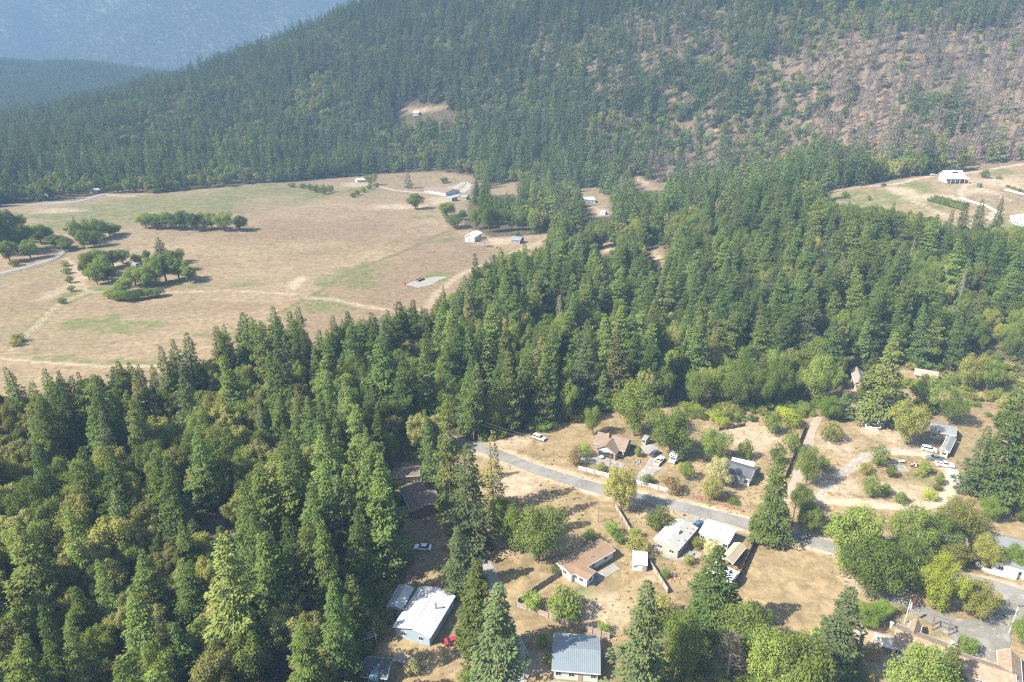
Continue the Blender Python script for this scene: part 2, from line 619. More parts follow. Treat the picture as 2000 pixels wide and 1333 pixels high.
# ------------------------------------------------------------------ the ground sheet
def build_ground():
    ys = [12.0]
    while ys[-1] < 3600:
        ys.append(ys[-1] + max(0.55, ys[-1] * 0.0056))
    ys = np.array(ys)
    us = np.linspace(-1.25, 1.25, 430)
    Y, U = np.meshgrid(ys, us, indexing='ij')
    X = U * (Y + 70)
    Z = ground(X, Y)
    x, y = X.ravel(), Y.ravel()
    nr, nc = X.shape
    i = np.arange(nr * nc).reshape(nr, nc)
    f = np.stack([i[:-1, :-1], i[:-1, 1:], i[1:, 1:], i[1:, :-1]], -1).reshape(-1, 4)
    me = np_mesh('ground', np.stack([x, y, Z.ravel()], 1), [f], smooth_shade=True)
    w1 = (fbm(x, y, 40, 3) - 0.5) * 1.1 + (fbm(x, y, 9, 4, 3) - 0.5) * 0.9
    op = open_ground(x, y)
    green = blobs(x, y, GREEN, w1) * (0.35 + 0.65 * smooth(0.35, 0.6, fbm(x, y, 6, 11, 3)))
    bare = blobs(x, y, BARE, w1 * 1.4, 0.9) * 0.75
    dark = blobs(x, y, DARKF, w1, 0.9) * 0.8
    for p, w in TRACKS:
        bare = np.maximum(bare, soft_line(x, y, p, w, 1.0) * (0.55 + 0.4 * vnoise(x, y, 3, 2)) * (0.75 if (p[:, 1].mean() > 260 and p[:, 0].mean() < 150) else 1.15))
    wood = 1 - op
    burn = np.zeros_like(x)
    for b, wt in zip(BURN, (1.0, 0.6, 0.9)):
        burn = np.maximum(burn, soft_poly(x, y, b, 35.0) * wt)
    for b in SCRUB:
        burn = np.maximum(burn, soft_poly(x, y, b, 30.0) * 0.5)
    burn *= smooth(0.25, 0.6, fbm(x, y, 90, 21, 3) + 0.18)
    green *= op
    fields = [GP([(545, 614), (720, 522), (870, 456), (912, 462), (1010, 520), (880, 605), (760, 676), (600, 696)])]
    for fpoly in fields:
        dark = np.maximum(dark, soft_poly(x, y, fpoly, 3.0) * 0.75)
    left = soft_poly(x, y, GP([(-300, 560), (0, 540), (128, 505), (165, 560), (150, 578), (28, 684), (-300, 720)]), 3.0)
    green = np.maximum(green, left * 0.16 * (0.5 + fbm(x, y, 25, 15, 3)))
    green = np.maximum(green, soft_poly(x, y, GP([(30, 415), (330, 378), (600, 356), (700, 372), (600, 400), (430, 412), (270, 440), (100, 455)]), 12.0) * (0.15 + 0.55 * fbm(x, y, 50, 16, 3)))
    for ln, ww in (([(545, 612), (630, 566), (700, 524), (800, 487), (880, 450)], 2.2), ([(36, 676), (82, 634), (118, 600), (150, 584)], 3.0), ([(18, 676), (66, 632), (104, 598)], 2.5)):
        green = np.maximum(green, soft_line(x, y, GP(ln), ww, 1.2) * (0.5 + 0.5 * vnoise(x, y, 5, 3)))
    dark = np.maximum(dark, soft_line(x, y, GP([(540, 615), (630, 568), (700, 526), (800, 489), (880, 452)]), 2.0, 1.0))
    # a little wild green along the wood's edge
    green = np.maximum(green, wood * smooth(0.5, 0.72, fbm(x, y, 14, 31, 3)) * 0.6)
    a1 = np.stack([green, bare * op, wood * (1 - burn), np.ones_like(x)], 1).astype(np.float32)
    a2 = np.stack([burn * wood, dark * op, soft_poly(x, y, YARD, 3.0), np.ones_like(x)], 1).astype(np.float32)
    for nm, a in (('cover', a1), ('cover_more', a2)):
        at = me.attributes.new(nm, 'FLOAT_COLOR', 'POINT')
        at.data.foreach_set('color', a.ravel())
    me.materials.append(ground_mat())
    o = link_mesh('ground', me)
    tag(o, 'dry tan valley floor and wooded hillsides', None, kind='structure')
    return o


def ground_mat():
    m, nt, N, Lk = new_mat('dry_ground')
    out = N('ShaderNodeOutputMaterial')
    b = N('ShaderNodeBsdfPrincipled')
    b.inputs['Roughness'].default_value = 0.95
    b.inputs['Specular IOR Level'].default_value = 0.1
    tc = N('ShaderNodeTexCoord')

    def noise(scale, detail=5, rough=0.6, dist=0.0, vec=None):
        n = N('ShaderNodeTexNoise')
        n.inputs['Scale'].default_value = scale
        n.inputs['Detail'].default_value = detail
        n.inputs['Roughness'].default_value = rough
        n.inputs['Distortion'].default_value = dist
        Lk(vec or tc.outputs['Object'], n.inputs['Vector'])
        return n.outputs['Fac']

    def rng(v, a, bb, c=0.0, d=1.0):
        r = N('ShaderNodeMapRange')
        r.inputs['From Min'].default_value = a
        r.inputs['From Max'].default_value = bb
        r.inputs['To Min'].default_value = c
        r.inputs['To Max'].default_value = d
        Lk(v, r.inputs['Value'])
        return r.outputs[0]

    def mix(fac, a, c):
        x = N('ShaderNodeMix')
        x.data_type = 'RGBA'
        Lk(fac, x.inputs['Factor'])
        for k, s in (('A', a), ('B', c)):
            if isinstance(s, tuple):
                x.inputs[k].default_value = (*s, 1)
            else:
                Lk(s, x.inputs[k])
        return x.outputs['Result']

    def mul(a, c):
        x = N('ShaderNodeMath')
        x.operation = 'MULTIPLY'
        for k, s in ((0, a), (1, c)):
            if isinstance(s, (int, float)):
                x.inputs[k].default_value = s
            else:
                Lk(s, x.inputs[k])
        return x.outputs[0]

    a1 = N('ShaderNodeAttribute')
    a1.attribute_name = 'cover'
    s1 = N('ShaderNodeSeparateColor')
    Lk(a1.outputs['Color'], s1.inputs[0])
    a2 = N('ShaderNodeAttribute')
    a2.attribute_name = 'cover_more'
    s2 = N('ShaderNodeSeparateColor')
    Lk(a2.outputs['Color'], s2.inputs[0])
    big, mid, fine, tiny = noise(0.018, 6, 0.6, 0.4), noise(0.11, 6, 0.65), noise(0.7, 5, 0.7), noise(3.5, 4, 0.7)
    # mown or grazed strips, stretched along one direction
    mp = N('ShaderNodeMapping')
    mp.inputs['Rotation'].default_value = (0, 0, R(24))
    mp.inputs['Scale'].default_value = (0.05, 0.5, 0.3)
    Lk(tc.outputs['Object'], mp.inputs['Vector'])
    strip = noise(1.0, 5, 0.65, 0.3, mp.outputs[0])
    c = mix(rng(big, 0.36, 0.66), (0.185, 0.134, 0.081), (0.244, 0.179, 0.107))
    c = mix(rng(strip, 0.42, 0.68, 0, 0.6), c, (0.278, 0.211, 0.132))
    c = mix(rng(mid, 0.50, 0.72, 0, 0.7), c, (0.154, 0.117, 0.064))
    c = mix(mul(rng(mid, 0.50, 0.34, 0, 0.8), rng(big, 0.66, 0.40)), c, (0.144, 0.129, 0.058))
    c = mix(mul(s2.outputs[1], 0.65), c, (0.158, 0.106, 0.069))
    # trodden yard earth is paler and warmer, with darker tufts of straw
    yard = mix(rng(big, 0.38, 0.64), (0.198, 0.143, 0.074), (0.268, 0.198, 0.108))
    yard = mix(rng(fine, 0.38, 0.70, 0, 0.75), yard, (0.312, 0.232, 0.130))
    yard = mix(rng(mid, 0.42, 0.60, 0, 0.85), yard, (0.175, 0.131, 0.066))
    yard = mix(rng(tiny, 0.50, 0.72, 0, 0.65), yard, (0.141, 0.103, 0.053))
    yard = mix(mul(rng(mid, 0.42, 0.30, 0, 0.6), rng(fine, 0.42, 0.6)), yard, (0.150, 0.138, 0.056))
    c = mix(s2.outputs[2], c, yard)
    c = mix(mul(s1.outputs[0], rng(fine, 0.30, 0.55, 0.35, 1.0)), c, mix(rng(fine, 0.35, 0.65), (0.078, 0.102, 0.034), (0.136, 0.146, 0.051)))
    c = mix(mul(s1.outputs[1], rng(fine, 0.3, 0.6, 0.55, 1.0)), c, mix(rng(tiny, 0.35, 0.65), (0.335, 0.255, 0.175), (0.42, 0.335, 0.235)))
    litter = mix(rng(fine, 0.35, 0.65), (0.058, 0.044, 0.026), (0.136, 0.099, 0.061))
    litter = mix(rng(mid, 0.48, 0.66, 0, 0.6), litter, (0.068, 0.071, 0.031))
    c = mix(s1.outputs[2], c, litter)
    ash = mix(rng(fine, 0.35, 0.68), (0.128, 0.092, 0.065), (0.233, 0.175, 0.118))
    ash = mix(rng(mid, 0.52, 0.7, 0, 0.7), ash, (0.084, 0.062, 0.046))
    c = mix(s2.outputs[0], c, ash)
    patch = noise(0.32, 6, 0.72, 0.5)
    c2 = N('ShaderNodeVectorMath')
    c2.operation = 'SCALE'
    Lk(c, c2.inputs[0])
    Lk(rng(patch, 0.32, 0.68, 0.66, 1.30), c2.inputs['Scale'])
    c = c2.outputs[0]
    fin = N('ShaderNodeVectorMath')
    fin.operation = 'SCALE'
    Lk(c, fin.inputs[0])
    Lk(rng(tiny, 0.25, 0.75, 0.64, 1.18), fin.inputs['Scale'])
    Lk(fin.outputs[0], b.inputs['Base Color'])
    bp = N('ShaderNodeBump')
    bp.inputs['Strength'].default_value = 0.6
    bp.inputs['Distance'].default_value = 0.2
    h = N('ShaderNodeMath')
    h.operation = 'ADD'
    Lk(fine, h.inputs[0])
    Lk(tiny, h.inputs[1])
    Lk(h.outputs[0], bp.inputs['Height'])
    Lk(bp.outputs[0], b.inputs['Normal'])
    Lk(b.outputs[0], out.inputs['Surface'])
    return m


build_ground()


# far mountain wall that closes the valley
def mountain_z(x, y):
    base = -120 + np.maximum(y - 4900, 0) * 0.42
    base = base + (fbm(x, y, 1900, 41, 4) - 0.5) * 1350 * smooth(4850, 6400, y) + (fbm(x, y, 420, 44, 3) - 0.5) * 230 * smooth(4850, 5900, y)
    return base


def build_mountain():
    ys = np.concatenate([np.linspace(3300, 5000, 16), np.linspace(5060, 11500, 150)])
    us = np.linspace(-1.35, 1.35, 240)
    Y, U = np.meshgrid(ys, us, indexing='ij')
    X = U * Y
    Z = mountain_z(X, Y)
    nr, nc = X.shape
    i = np.arange(nr * nc).reshape(nr, nc)
    f = np.stack([i[:-1, :-1], i[:-1, 1:], i[1:, 1:], i[1:, :-1]], -1).reshape(-1, 4)
    me = np_mesh('mountain', np.stack([X.ravel(), Y.ravel(), Z.ravel()], 1), [f], [paint('mountain_soil', (0.10, 0.10, 0.06), 0.95, 0.4, 0.01, 0.08, 0.0)], smooth_shade=True)
    tag(link_mesh('mountain', me), 'far blue wooded mountainside closing the valley', None, kind='structure')


build_mountain()

# ------------------------------------------------------------------ roads and drives: strips laid on the ground
ROADS = []


def resample(pts, step):
    pts = np.asarray(pts, float)
    # Catmull-Rom through the points
    P = np.vstack([2 * pts[0] - pts[1], pts, 2 * pts[-1] - pts[-2]])
    out = []
    for i in range(1, len(P) - 2):
        n = max(2, int(np.linalg.norm(P[i + 1] - P[i]) / step))
        for k in range(n):
            t = k / n
            out.append(0.5 * ((2 * P[i]) + (-P[i - 1] + P[i + 1]) * t + (2 * P[i - 1] - 5 * P[i] + 4 * P[i + 1] - P[i + 2]) * t * t + (-P[i - 1] + 3 * P[i] - 3 * P[i + 1] + P[i + 2]) * t ** 3))
    out.append(P[-2])
    return np.array(out)


def strip(name, px_pts, width, mat, lift, label, ragged=0.0, seed=1, keep_clear=True):
    c = resample(GP(px_pts), 1.5)
    if keep_clear:
        ROADS.append((c, width))
    d = np.gradient(c, axis=0)
    n = np.stack([-d[:, 1], d[:, 0]], 1) / np.maximum(np.linalg.norm(d, axis=1), 1e-6)[:, None]
    w = np.broadcast_to(np.asarray(width, float), (len(c),)).copy() if np.ndim(width) == 0 else np.interp(np.linspace(0, 1, len(c)), np.linspace(0, 1, len(width)), width)
    k = 5
    vs = []
    for j in range(k):
        s = j / (k - 1) - 0.5
        off = s * w
        if j in (0, k - 1) and ragged:
            off = off + np.sign(s) * (vnoise(c[:, 0] + 50 * j, c[:, 1], 2.2, seed) - 0.5) * ragged * 2
        p = c + n * off[:, None]
        z = ground(p[:, 0], p[:, 1]) + lift + (0.03 if j in (1, 2, 3) else 0.0)
        vs.append(np.column_stack([p, z]))
    v = np.stack(vs, 1)
    nr = len(c)
    i = np.arange(nr * k).reshape(nr, k)
    f = np.stack([i[:-1, :-1], i[:-1, 1:], i[1:, 1:], i[1:, :-1]], -1).reshape(-1, 4)[:, ::-1]
    o = link_mesh(name, np_mesh(name, v.reshape(-1, 3), [f], [mat], smooth_shade=True))
    return tag(o, label, None, kind='structure')


ASPHALT = paint('worn_asphalt', (0.166, 0.157, 0.137), 0.9, 0.28, 0.12, 1.7, 0.25, stain=(0.11, 0.105, 0.095))
DRIVE_ASPHALT = paint('pale_asphalt', (0.142, 0.133, 0.113), 0.9, 0.2, 0.15, 2.2, 0.25, stain=(0.30, 0.27, 0.22))
GRAVEL = paint('grey_gravel', (0.210, 0.197, 0.173), 0.95, 0.3, 0.3, 3.0, 0.5, stain=(0.42, 0.34, 0.25))
CONCRETE = paint('pale_concrete', (0.190, 0.174, 0.145), 0.9, 0.18, 0.4, 3.0, 0.2, stain=(0.36, 0.31, 0.25))

strip('road', [(800, 838), (925, 870), (985, 893), (1060, 922), (1135, 945), (1200, 963), (1270, 978), (1340, 993), (1440, 1019), (1520, 1042), (1600, 1062), (1720, 1098), (1850, 1128), (1900, 1136), (1960, 1152), (2080, 1190)], 5.0, ASPHALT, 0.06,
      'narrow worn asphalt road crossing between the houses', 0.28)
def sheet(name, px_poly, mat, lift, label):
    poly = resample(GP(px_poly + px_poly[:1]), 1.2)[:-1]
    bm = bmesh.new()
    vs = [bm.verts.new((x, y, float(z) + lift)) for (x, y), z in zip(poly, ground(poly[:, 0], poly[:, 1]))]
    f = bm.faces.new(vs)
    if f.normal.z < 0:
        f.normal_flip()
    bmesh.ops.triangulate(bm, faces=[f])
    me = bpy.data.meshes.new(name)
    bm.to_mesh(me)
    bm.free()
    me.materials.append(mat)
    return tag(link_mesh(name, me), label, None, kind='structure')


sheet('forecourt_pavement', [(1722, 1167), (1748, 1161), (1790, 1180), (1840, 1199), (1890, 1212), (1922, 1207), (1948, 1184), (1990, 1160), (2030, 1172), (2010, 1205), (1985, 1216), (1975, 1240), (1970, 1268), (1945, 1276), (1943, 1306), (1900, 1294), (1878, 1262), (1848, 1240), (1800, 1208), (1760, 1192)], DRIVE_ASPHALT, 0.12, 'broad grey paved forecourt and drive beside the shingled buildings')
ROADS.append((GP([(1740, 1168), (1830, 1200), (1920, 1240), (1925, 1285)]), 16.0))
ROADS.append((GP([(1960, 1175), (1935, 1220)]), 14.0))
strip('gravel_path', [(1236, 945), (1256, 930), (1280, 905), (1278, 888), (1262, 870)], [3.6, 4.2, 4.6, 5, 5], GRAVEL, 0.05, 'grey gravel drive leading up to the brown-roofed cottage', 0.5)
strip('gravel_path', [(1530, 985), (1550, 950), (1575, 880), (1588, 838), (1600, 815)], 2.9, paint('dusty_lane', (0.258, 0.204, 0.150), 0.95, 0.2, 0.3, 2.5, 0.3), 0.05, 'dusty fenced lane running up beside the dark board fence', 0.4)
strip('gravel_path', [(1592, 976), (1640, 930), (1690, 893), (1740, 880), (1800, 884)], 1.7, GRAVEL, 0.06, 'pale gravel drive along the upper side of the garden loop', 0.5)
strip('driveway_road', [(938, 1085), (948, 1105), (960, 1130), (972, 1160)], 3.4, paint('shaded_drive', (0.20, 0.19, 0.17), 0.9, 0.2, 0.3, 2.0, 0.3), 0.06, 'short grey drive in the shade of the tall firs', 0.4)
strip('driveway_road', [(1000, 1250), (1020, 1290), (1010, 1320), (1000, 1360)], 3.6, paint('dusty_drive', (0.27, 0.25, 0.21), 0.9, 0.2, 0.3, 2.0, 0.3), 0.06, 'grey drive left of the ribbed metal roof', 0.4)
strip('driveway_road', [(1345, 1010), (1362, 1026), (1358, 1034)], 6.0, CONCRETE, 0.07, 'pale concrete drive between the two light-roofed houses', 0.15)
strip('gravel_path', [(-60, 548), (0, 534), (60, 520), (110, 502), (126, 490)], 4.6, paint('farm_lane', (0.196, 0.187, 0.168), 0.95, 0.15, 0.3, 2.0, 0.2), 0.08, 'pale farm lane at the left edge of the meadow', 0.4)
strip('gravel_path', [(-20, 402), (60, 400), (140, 396), (200, 380), (250, 372)], 6.0, paint('farm_lane_far', (0.211, 0.196, 0.173), 0.95, 0.15, 0.3, 2.0, 0.2), 0.12, 'pale lane below the wood at the far left farm', 0.6)
strip('gravel_path', [(805, 560), (830, 552), (850, 545), (870, 542)], [10, 14, 9, 4], paint('grey_pad', (0.215, 0.200, 0.175), 0.95, 0.2, 0.3, 2.0, 0.3), 0.08, 'grey gravel pad at the meadow edge with a trailer', 0.8)
strip('gravel_path', [(1700, 364), (1740, 361), (1775, 356)], [3, 6, 3], GRAVEL, 0.1, 'grey gravel patch on the track of the knoll', 0.6)
strip('gravel_path', [(882, 372), (905, 358), (915, 365), (895, 380), (875, 388)], 6.5, paint('farm_court', (0.280, 0.259, 0.231), 0.95, 0.15, 0.3, 2.0, 0.2), 0.12, 'grey loop drive beside the long ranch house', 0.6)

strip('dirt_path', [(1590, 975), (1630, 982), (1680, 984), (1740, 990), (1790, 991), (1830, 983), (1852, 966), (1862, 942), (1858, 922), (1842, 905), (1800, 888), (1740, 884)], 3.3, paint('loop_dirt', (0.335, 0.260, 0.178), 0.95, 0.22, 0.3, 2.5, 0.3), 0.045, 'pale tan dirt loop around the planted island', 0.6)
# ------------------------------------------------------------------ foliage forms (built once, shared by every tree of the form)
def unit(v):
    return v / np.maximum(np.linalg.norm(v, axis=-1, keepdims=True), 1e-9)


def kites(P, D, S, L, W, fold=0.0):
    """n leaf or spray shapes: base, two shoulders, tip"""
    n = len(P)
    D, S = unit(D), unit(S)
    N = np.cross(D, S)
    L, W = np.broadcast_to(L, (n,))[:, None], np.broadcast_to(W, (n,))[:, None]
    a = P
    b = P + D * L * 0.45 + S * W * 0.5 - N * W * fold
    c = P + D * L
    d = P + D * L * 0.45 - S * W * 0.5 - N * W * fold
    v = np.stack([a, b, c, d], 1).reshape(-1, 3)
    f = np.arange(4 * n).reshape(n, 4)
    return v, f


def tubes(segs, n=5):
    """segs: list of (p, q, r0, r1)"""
    V, F, k = [], [], 0
    ang = np.linspace(0, 2 * np.pi, n, endpoint=False)
    for p, q, r0, r1 in segs:
        p, q = np.asarray(p, float), np.asarray(q, float)
        d = unit(q - p)
        a = unit(np.cross(d, [0.31, 0.77, 0.55]))
        b = np.cross(d, a)
        ring = np.cos(ang)[:, None] * a + np.sin(ang)[:, None] * b
        V += [p + ring * r0, q + ring * r1]
        i = np.arange(n)
        F.append(np.stack([i, (i + 1) % n, (i + 1) % n + n, i + n], 1) + k)
        k += 2 * n
    return np.concatenate(V), np.concatenate(F)


def fir_form(seed, H=26.0, rad=3.7, base=0.14, nb=150, dens=9.5, droop=0.35, size=0.8, taper=0.8, gap=0.12, lop=0.0):
    """conifer: tiers of drooping boughs, each a fan of needle sprays"""
    g = np.random.default_rng(seed)
    t = base + (1 - base) * ((np.arange(nb) + g.random(nb)) / nb) ** 0.93
    az = np.arange(nb) * 2.39996 + g.normal(0, 0.35, nb)
    prof = ((1 - t) / (1 - base)) ** taper
    prof = np.minimum(prof, 0.72 + 1.6 * (t - base))          # lowest boughs a bit shorter
    L = rad * prof * g.uniform(0.55, 1.22, nb) + 0.35
    L *= 1 + lop * np.cos(az - g.uniform(0, 6.28))
    L *= np.where(g.random(nb) < gap, g.uniform(0.3, 0.6, nb), 1.0)
    # bulges: whole tiers longer or shorter
    side_of = np.cos(az[:, None] - np.array([0.4, 2.1, 4.0, 5.2])[None] - seed) 
    L *= 0.62 + 0.72 * vnoise(t * 22 + seed * 3.1, side_of[:, 0] * 1.6 + seed, 1.5, seed)
    t = np.clip(t + 0.02 * vnoise(az * 3, t * 30, 1.0, seed + 5), 0, 0.995)
    el = np.radians(-14 + 46 * t ** 2.2 + g.normal(0, 6, nb))
    cnt = np.maximum(6, (L * dens * (1.15 - 0.35 * t)).astype(int))
    idx = np.repeat(np.arange(nb), cnt)
    m = len(idx)
    s = 0.12 + 0.88 * g.random(m) ** 0.7
    Lb, e = L[idx], el[idx]
    a = az[idx]
    out = np.stack([np.cos(a), np.sin(a), np.zeros(m)], 1)
    side = np.stack([-np.sin(a), np.cos(a), np.zeros(m)], 1)
    w = 0.40 * Lb * np.sin(np.pi * np.clip(s * 0.78 + 0.18, 0, 1)) + 0.12
    lat = g.uniform(-1, 1, m)
    r = s * Lb
    z = t[idx] * H + r * np.sin(e) - droop * Lb * s ** 1.6 * 0.55 + 0.22 * Lb * np.maximum(s - 0.7, 0)
    P = out * (r * np.cos(e))[:, None] + side * (lat * w)[:, None]
    P[:, 2] = z - 0.22 * np.abs(lat) * w + g.normal(0, 0.10 + 0.05 * Lb, m)
    bend = g.normal(0, 0.7, 2)
    P[:, :2] += bend * (t[idx] ** 2)[:, None]
    D = out * 0.75 + side * (lat * 0.75)[:, None] + np.stack([np.zeros(m), np.zeros(m), g.uniform(-0.55, 0.12, m)], 1)
    Nn = np.stack([np.zeros(m), np.zeros(m), np.ones(m)], 1) + out * 0.55 + g.normal(0, 0.42, (m, 3))
    S = np.cross(unit(D), unit(Nn))
    k = size * (0.62 + 0.5 * np.sqrt(np.clip(Lb / rad, 0, 1)))
    v, f = kites(P, D, S, k * g.uniform(0.8, 1.35, m), k * g.uniform(0.42, 0.7, m), 0.12)
    # leader
    q = 10
    zz = H * (1 - 0.045 * g.random(q))
    aa = g.uniform(0, 6.28, q)
    P2 = np.stack([bend[0] + 0.05 * np.cos(aa), bend[1] + 0.05 * np.sin(aa), zz], 1)
    D2 = np.stack([np.cos(aa) * 0.5, np.sin(aa) * 0.5, np.ones(q)], 1)
    v2, f2 = kites(P2, D2, np.cross(unit(D2), [0.3, 0.4, 0.1]), size * 0.8, size * 0.35)
    return np.concatenate([v, v2]), np.concatenate([f, f2 + len(v)])


def fir_trunk(H=26.0, r=0.34, n=7):
    segs = [((0, 0, -1.2), (0, 0, 0.5), r * 1.35, r * 1.05), ((0, 0, 0.5), (0.05, 0, H * 0.45), r * 1.05, r * 0.65), ((0.05, 0, H * 0.45), (0, 0.04, H * 0.97), r * 0.65, 0.03)]
    return tubes(segs, n)


def crown_form(seed, H=14.0, rad=5.6, base=0.22, lobes=20, leaves=5200, size=0.62, flat=1.0, lobe=(0.26, 0.44), ragged=0.16, rough=0.65):
    """broad crown: many uneven lobes, each a shell of leaf sprays, with gaps between them"""
    g = np.random.default_rng(seed)
    zc, rz = H * (1 + base) / 2, H * (1 - base) / 2
    c, k = [], 0
    while len(c) < lobes and k < 4000:
        k += 1
        d = unit(g.normal(0, 1, 3) * [1, 1, 0.9])
        q = d * g.uniform(0.35, 0.86)
        q[2] = max(q[2], -0.72)
        lr = g.uniform(*lobe)
        if q[2] < -0.3:
            q[:2] *= 0.75
        if all(np.linalg.norm(q - p[0]) > 0.52 * (lr + p[1]) for p in c):
            c.append((q, lr))
    C = np.array([p[0] for p in c])
    LR = np.array([p[1] for p in c])
    sc = np.array([rad, rad, rz * flat])
    share = LR ** 2 / (LR ** 2).sum()
    cnt = np.maximum(8, (share * leaves).astype(int))
    idx = np.repeat(np.arange(len(c)), cnt)
    m = len(idx)
    d = unit(g.normal(0, 1, (m, 3)) + [0, 0, 0.25])
    rr = LR[idx] * (0.70 + 0.36 * g.random(m) ** 0.6) * (1 + ragged * g.normal(0, 1, m))
    # the whole outline bulges and caves in
    C = C * (0.80 + 0.42 * vnoise(C[:, 0] * 2.2 + seed, C[:, 1] * 2.2 + C[:, 2] * 1.7, 1.0, seed))[:, None]
    q = C[idx] + d * rr[:, None]
    # drop most of what lies inside another lobe
    dist = np.linalg.norm(q[:, None] - C[None], axis=2) / LR[None]
    dist[np.arange(m), idx] = 9
    keep = (dist.min(1) > 0.86) | (g.random(m) < 0.12)
    q, d = q[keep], d[keep]
    m = len(q)
    P = q * sc + [0, 0, zc]
    P[:, 2] = np.maximum(P[:, 2], H * base * 0.55 + g.random(m) * 0.6)
    Nn = unit(d / sc * rad + [0, 0, 0.35]) + g.normal(0, rough * 0.6, (m, 3))
    D = np.cross(unit(Nn), unit(g.normal(0, 1, (m, 3))))
    S = np.cross(unit(D), unit(Nn))
    return kites(P - unit(D) * size * 0.4, D, S, size * g.uniform(0.7, 1.3, m), size * g.uniform(0.5, 0.95, m), 0.10)


def crown_trunk(seed, H=14.0, rad=5.6, base=0.22, r=0.32, limbs=7, n=6):
    g = np.random.default_rng(seed)
    fork = H * (base + 0.08)
    segs = [((0, 0, -1.0), (0, 0, 0.3), r * 1.5, r * 1.1), ((0, 0, 0.3), (0.1, 0.05, fork), r * 1.1, r * 0.85)]
    for k in range(limbs):
        a = k * 2.4 + g.uniform(-0.3, 0.3)
        q = np.array([math.cos(a) * rad * g.uniform(0.3, 0.5), math.sin(a) * rad * g.uniform(0.3, 0.5), H * g.uniform(0.5, 0.68)])
        segs.append(((0.1, 0.05, fork - 0.15), q, r * 0.6, r * 0.28))
        e = q + [math.cos(a) * rad * 0.28, math.sin(a) * rad * 0.28, H * g.uniform(0.1, 0.2)]
        segs.append((q, e, r * 0.28, 0.03))
    return tubes(segs, n)


def bare_form(seed, H=20.0, rad=2.6, base=0.25, nb=46, r=0.26, up=10.0, twigs=3):
    """leafless tree: trunk, limbs and twigs"""
    g = np.random.default_rng(seed)
    segs = [((0, 0, -1), (0.1, 0, H * 0.5), r, r * 0.6), ((0.1, 0, H * 0.5), (0, 0.1, H), r * 0.6, 0.02)]
    for k in range(nb):
        t = base + (0.97 - base) * (k + g.random()) / nb
        a = k * 2.4 + g.normal(0, 0.4)
        L = rad * (1 - t) ** 0.6 * g.uniform(0.5, 1.2) + 0.4
        e = math.radians(up + g.normal(0, 14))
        p = np.array([0.05, 0.02, t * H])
        q = p + L * np.array([math.cos(a) * math.cos(e), math.sin(a) * math.cos(e), math.sin(e)])
        segs.append((p, q, 0.07, 0.02))
        for j in range(twigs):
            s = g.uniform(0.35, 0.95)
            o = p + (q - p) * s
            segs.append((o, o + L * 0.35 * unit(g.normal(0, 1, 3) + [0, 0, 0.5]), 0.03, 0.01))
    return tubes(segs, 4)


def twig_form(seed, H=18.0, rad=2.2, base=0.12, n=260, size=1.2, width=0.16):
    """scorched crown: a haze of upright twigs"""
    g = np.random.default_rng(seed)
    t = base + (1 - base) * g.random(n) ** 0.9
    a = g.uniform(0, 6.28, n)
    r = rad * (1 - t) ** 0.7 * np.sqrt(g.random(n))
    P = np.stack([np.cos(a) * r, np.sin(a) * r, t * H], 1)
    D = np.stack([np.cos(a) * 0.8, np.sin(a) * 0.8, g.uniform(0.1, 1.1, n)], 1)
    return kites(P, D, np.cross(unit(D), unit(g.normal(0, 1, (n, 3)))), size * g.uniform(0.6, 1.4, n), width * g.uniform(0.6, 1.4, n))


BARK = paint('bark', (0.13, 0.10, 0.075), 0.95, 0.3, 1.5, 8, 0.4)
BARK_GREY = paint('grey_bark', (0.30, 0.265, 0.23), 0.95, 0.3, 1.5, 8, 0.4)
BARK_BURNT = paint('scorched_bark', (0.20, 0.165, 0.14), 0.95, 0.35, 1.5, 8, 0.4)
F = {
    'fir': foliage('fir_needles', (0.080, 0.119, 0.030), (0.143, 0.182, 0.043)),
    'fir_dark': foliage('dark_fir_needles', (0.059, 0.096, 0.027), (0.113, 0.153, 0.039)),
    'fir_blue': foliage('blue_fir_needles', (0.079, 0.106, 0.041), (0.125, 0.153, 0.059)),
    'fir_olive': foliage('olive_fir_needles', (0.098, 0.121, 0.032), (0.142, 0.163, 0.045)),
    'fir_brown': foliage('fading_fir_needles', (0.142, 0.131, 0.046), (0.190, 0.171, 0.062)),
    'oak': foliage('oak_leaves', (0.091, 0.131, 0.027), (0.172, 0.206, 0.043)),
    'oak_light': foliage('light_oak_leaves', (0.092, 0.127, 0.028), (0.147, 0.180, 0.040)),
    'madrone': foliage('madrone_leaves', (0.148, 0.156, 0.044), (0.227, 0.216, 0.068)),
    'olive': foliage('olive_leaves', (0.157, 0.163, 0.039), (0.235, 0.221, 0.053)),
    'yellow': foliage('yellowing_leaves', (0.182, 0.219, 0.026), (0.246, 0.265, 0.037)),
    'bright': foliage('bright_leaves', (0.104, 0.163, 0.026), (0.157, 0.209, 0.037)),
    'grey': foliage('grey_green_leaves', (0.295, 0.286, 0.124), (0.410, 0.372, 0.170)),
    'rust': foliage('rusty_leaves', (0.186, 0.126, 0.058), (0.265, 0.189, 0.082)),
    'dead': foliage('dead_twigs', (0.161, 0.122, 0.086), (0.230, 0.180, 0.131)),
    'burnt': foliage('scorched_twigs', (0.177, 0.135, 0.101), (0.289, 0.225, 0.167)),
    'scorch': foliage('scorched_leaves', (0.385, 0.242, 0.105), (0.542, 0.362, 0.163)),
}

FORMS = {}          # name -> dict(crown mesh, trunk mesh, H, rad, joined object for the woods)
FORM_COLL = bpy.data.collections.new('tree_forms')


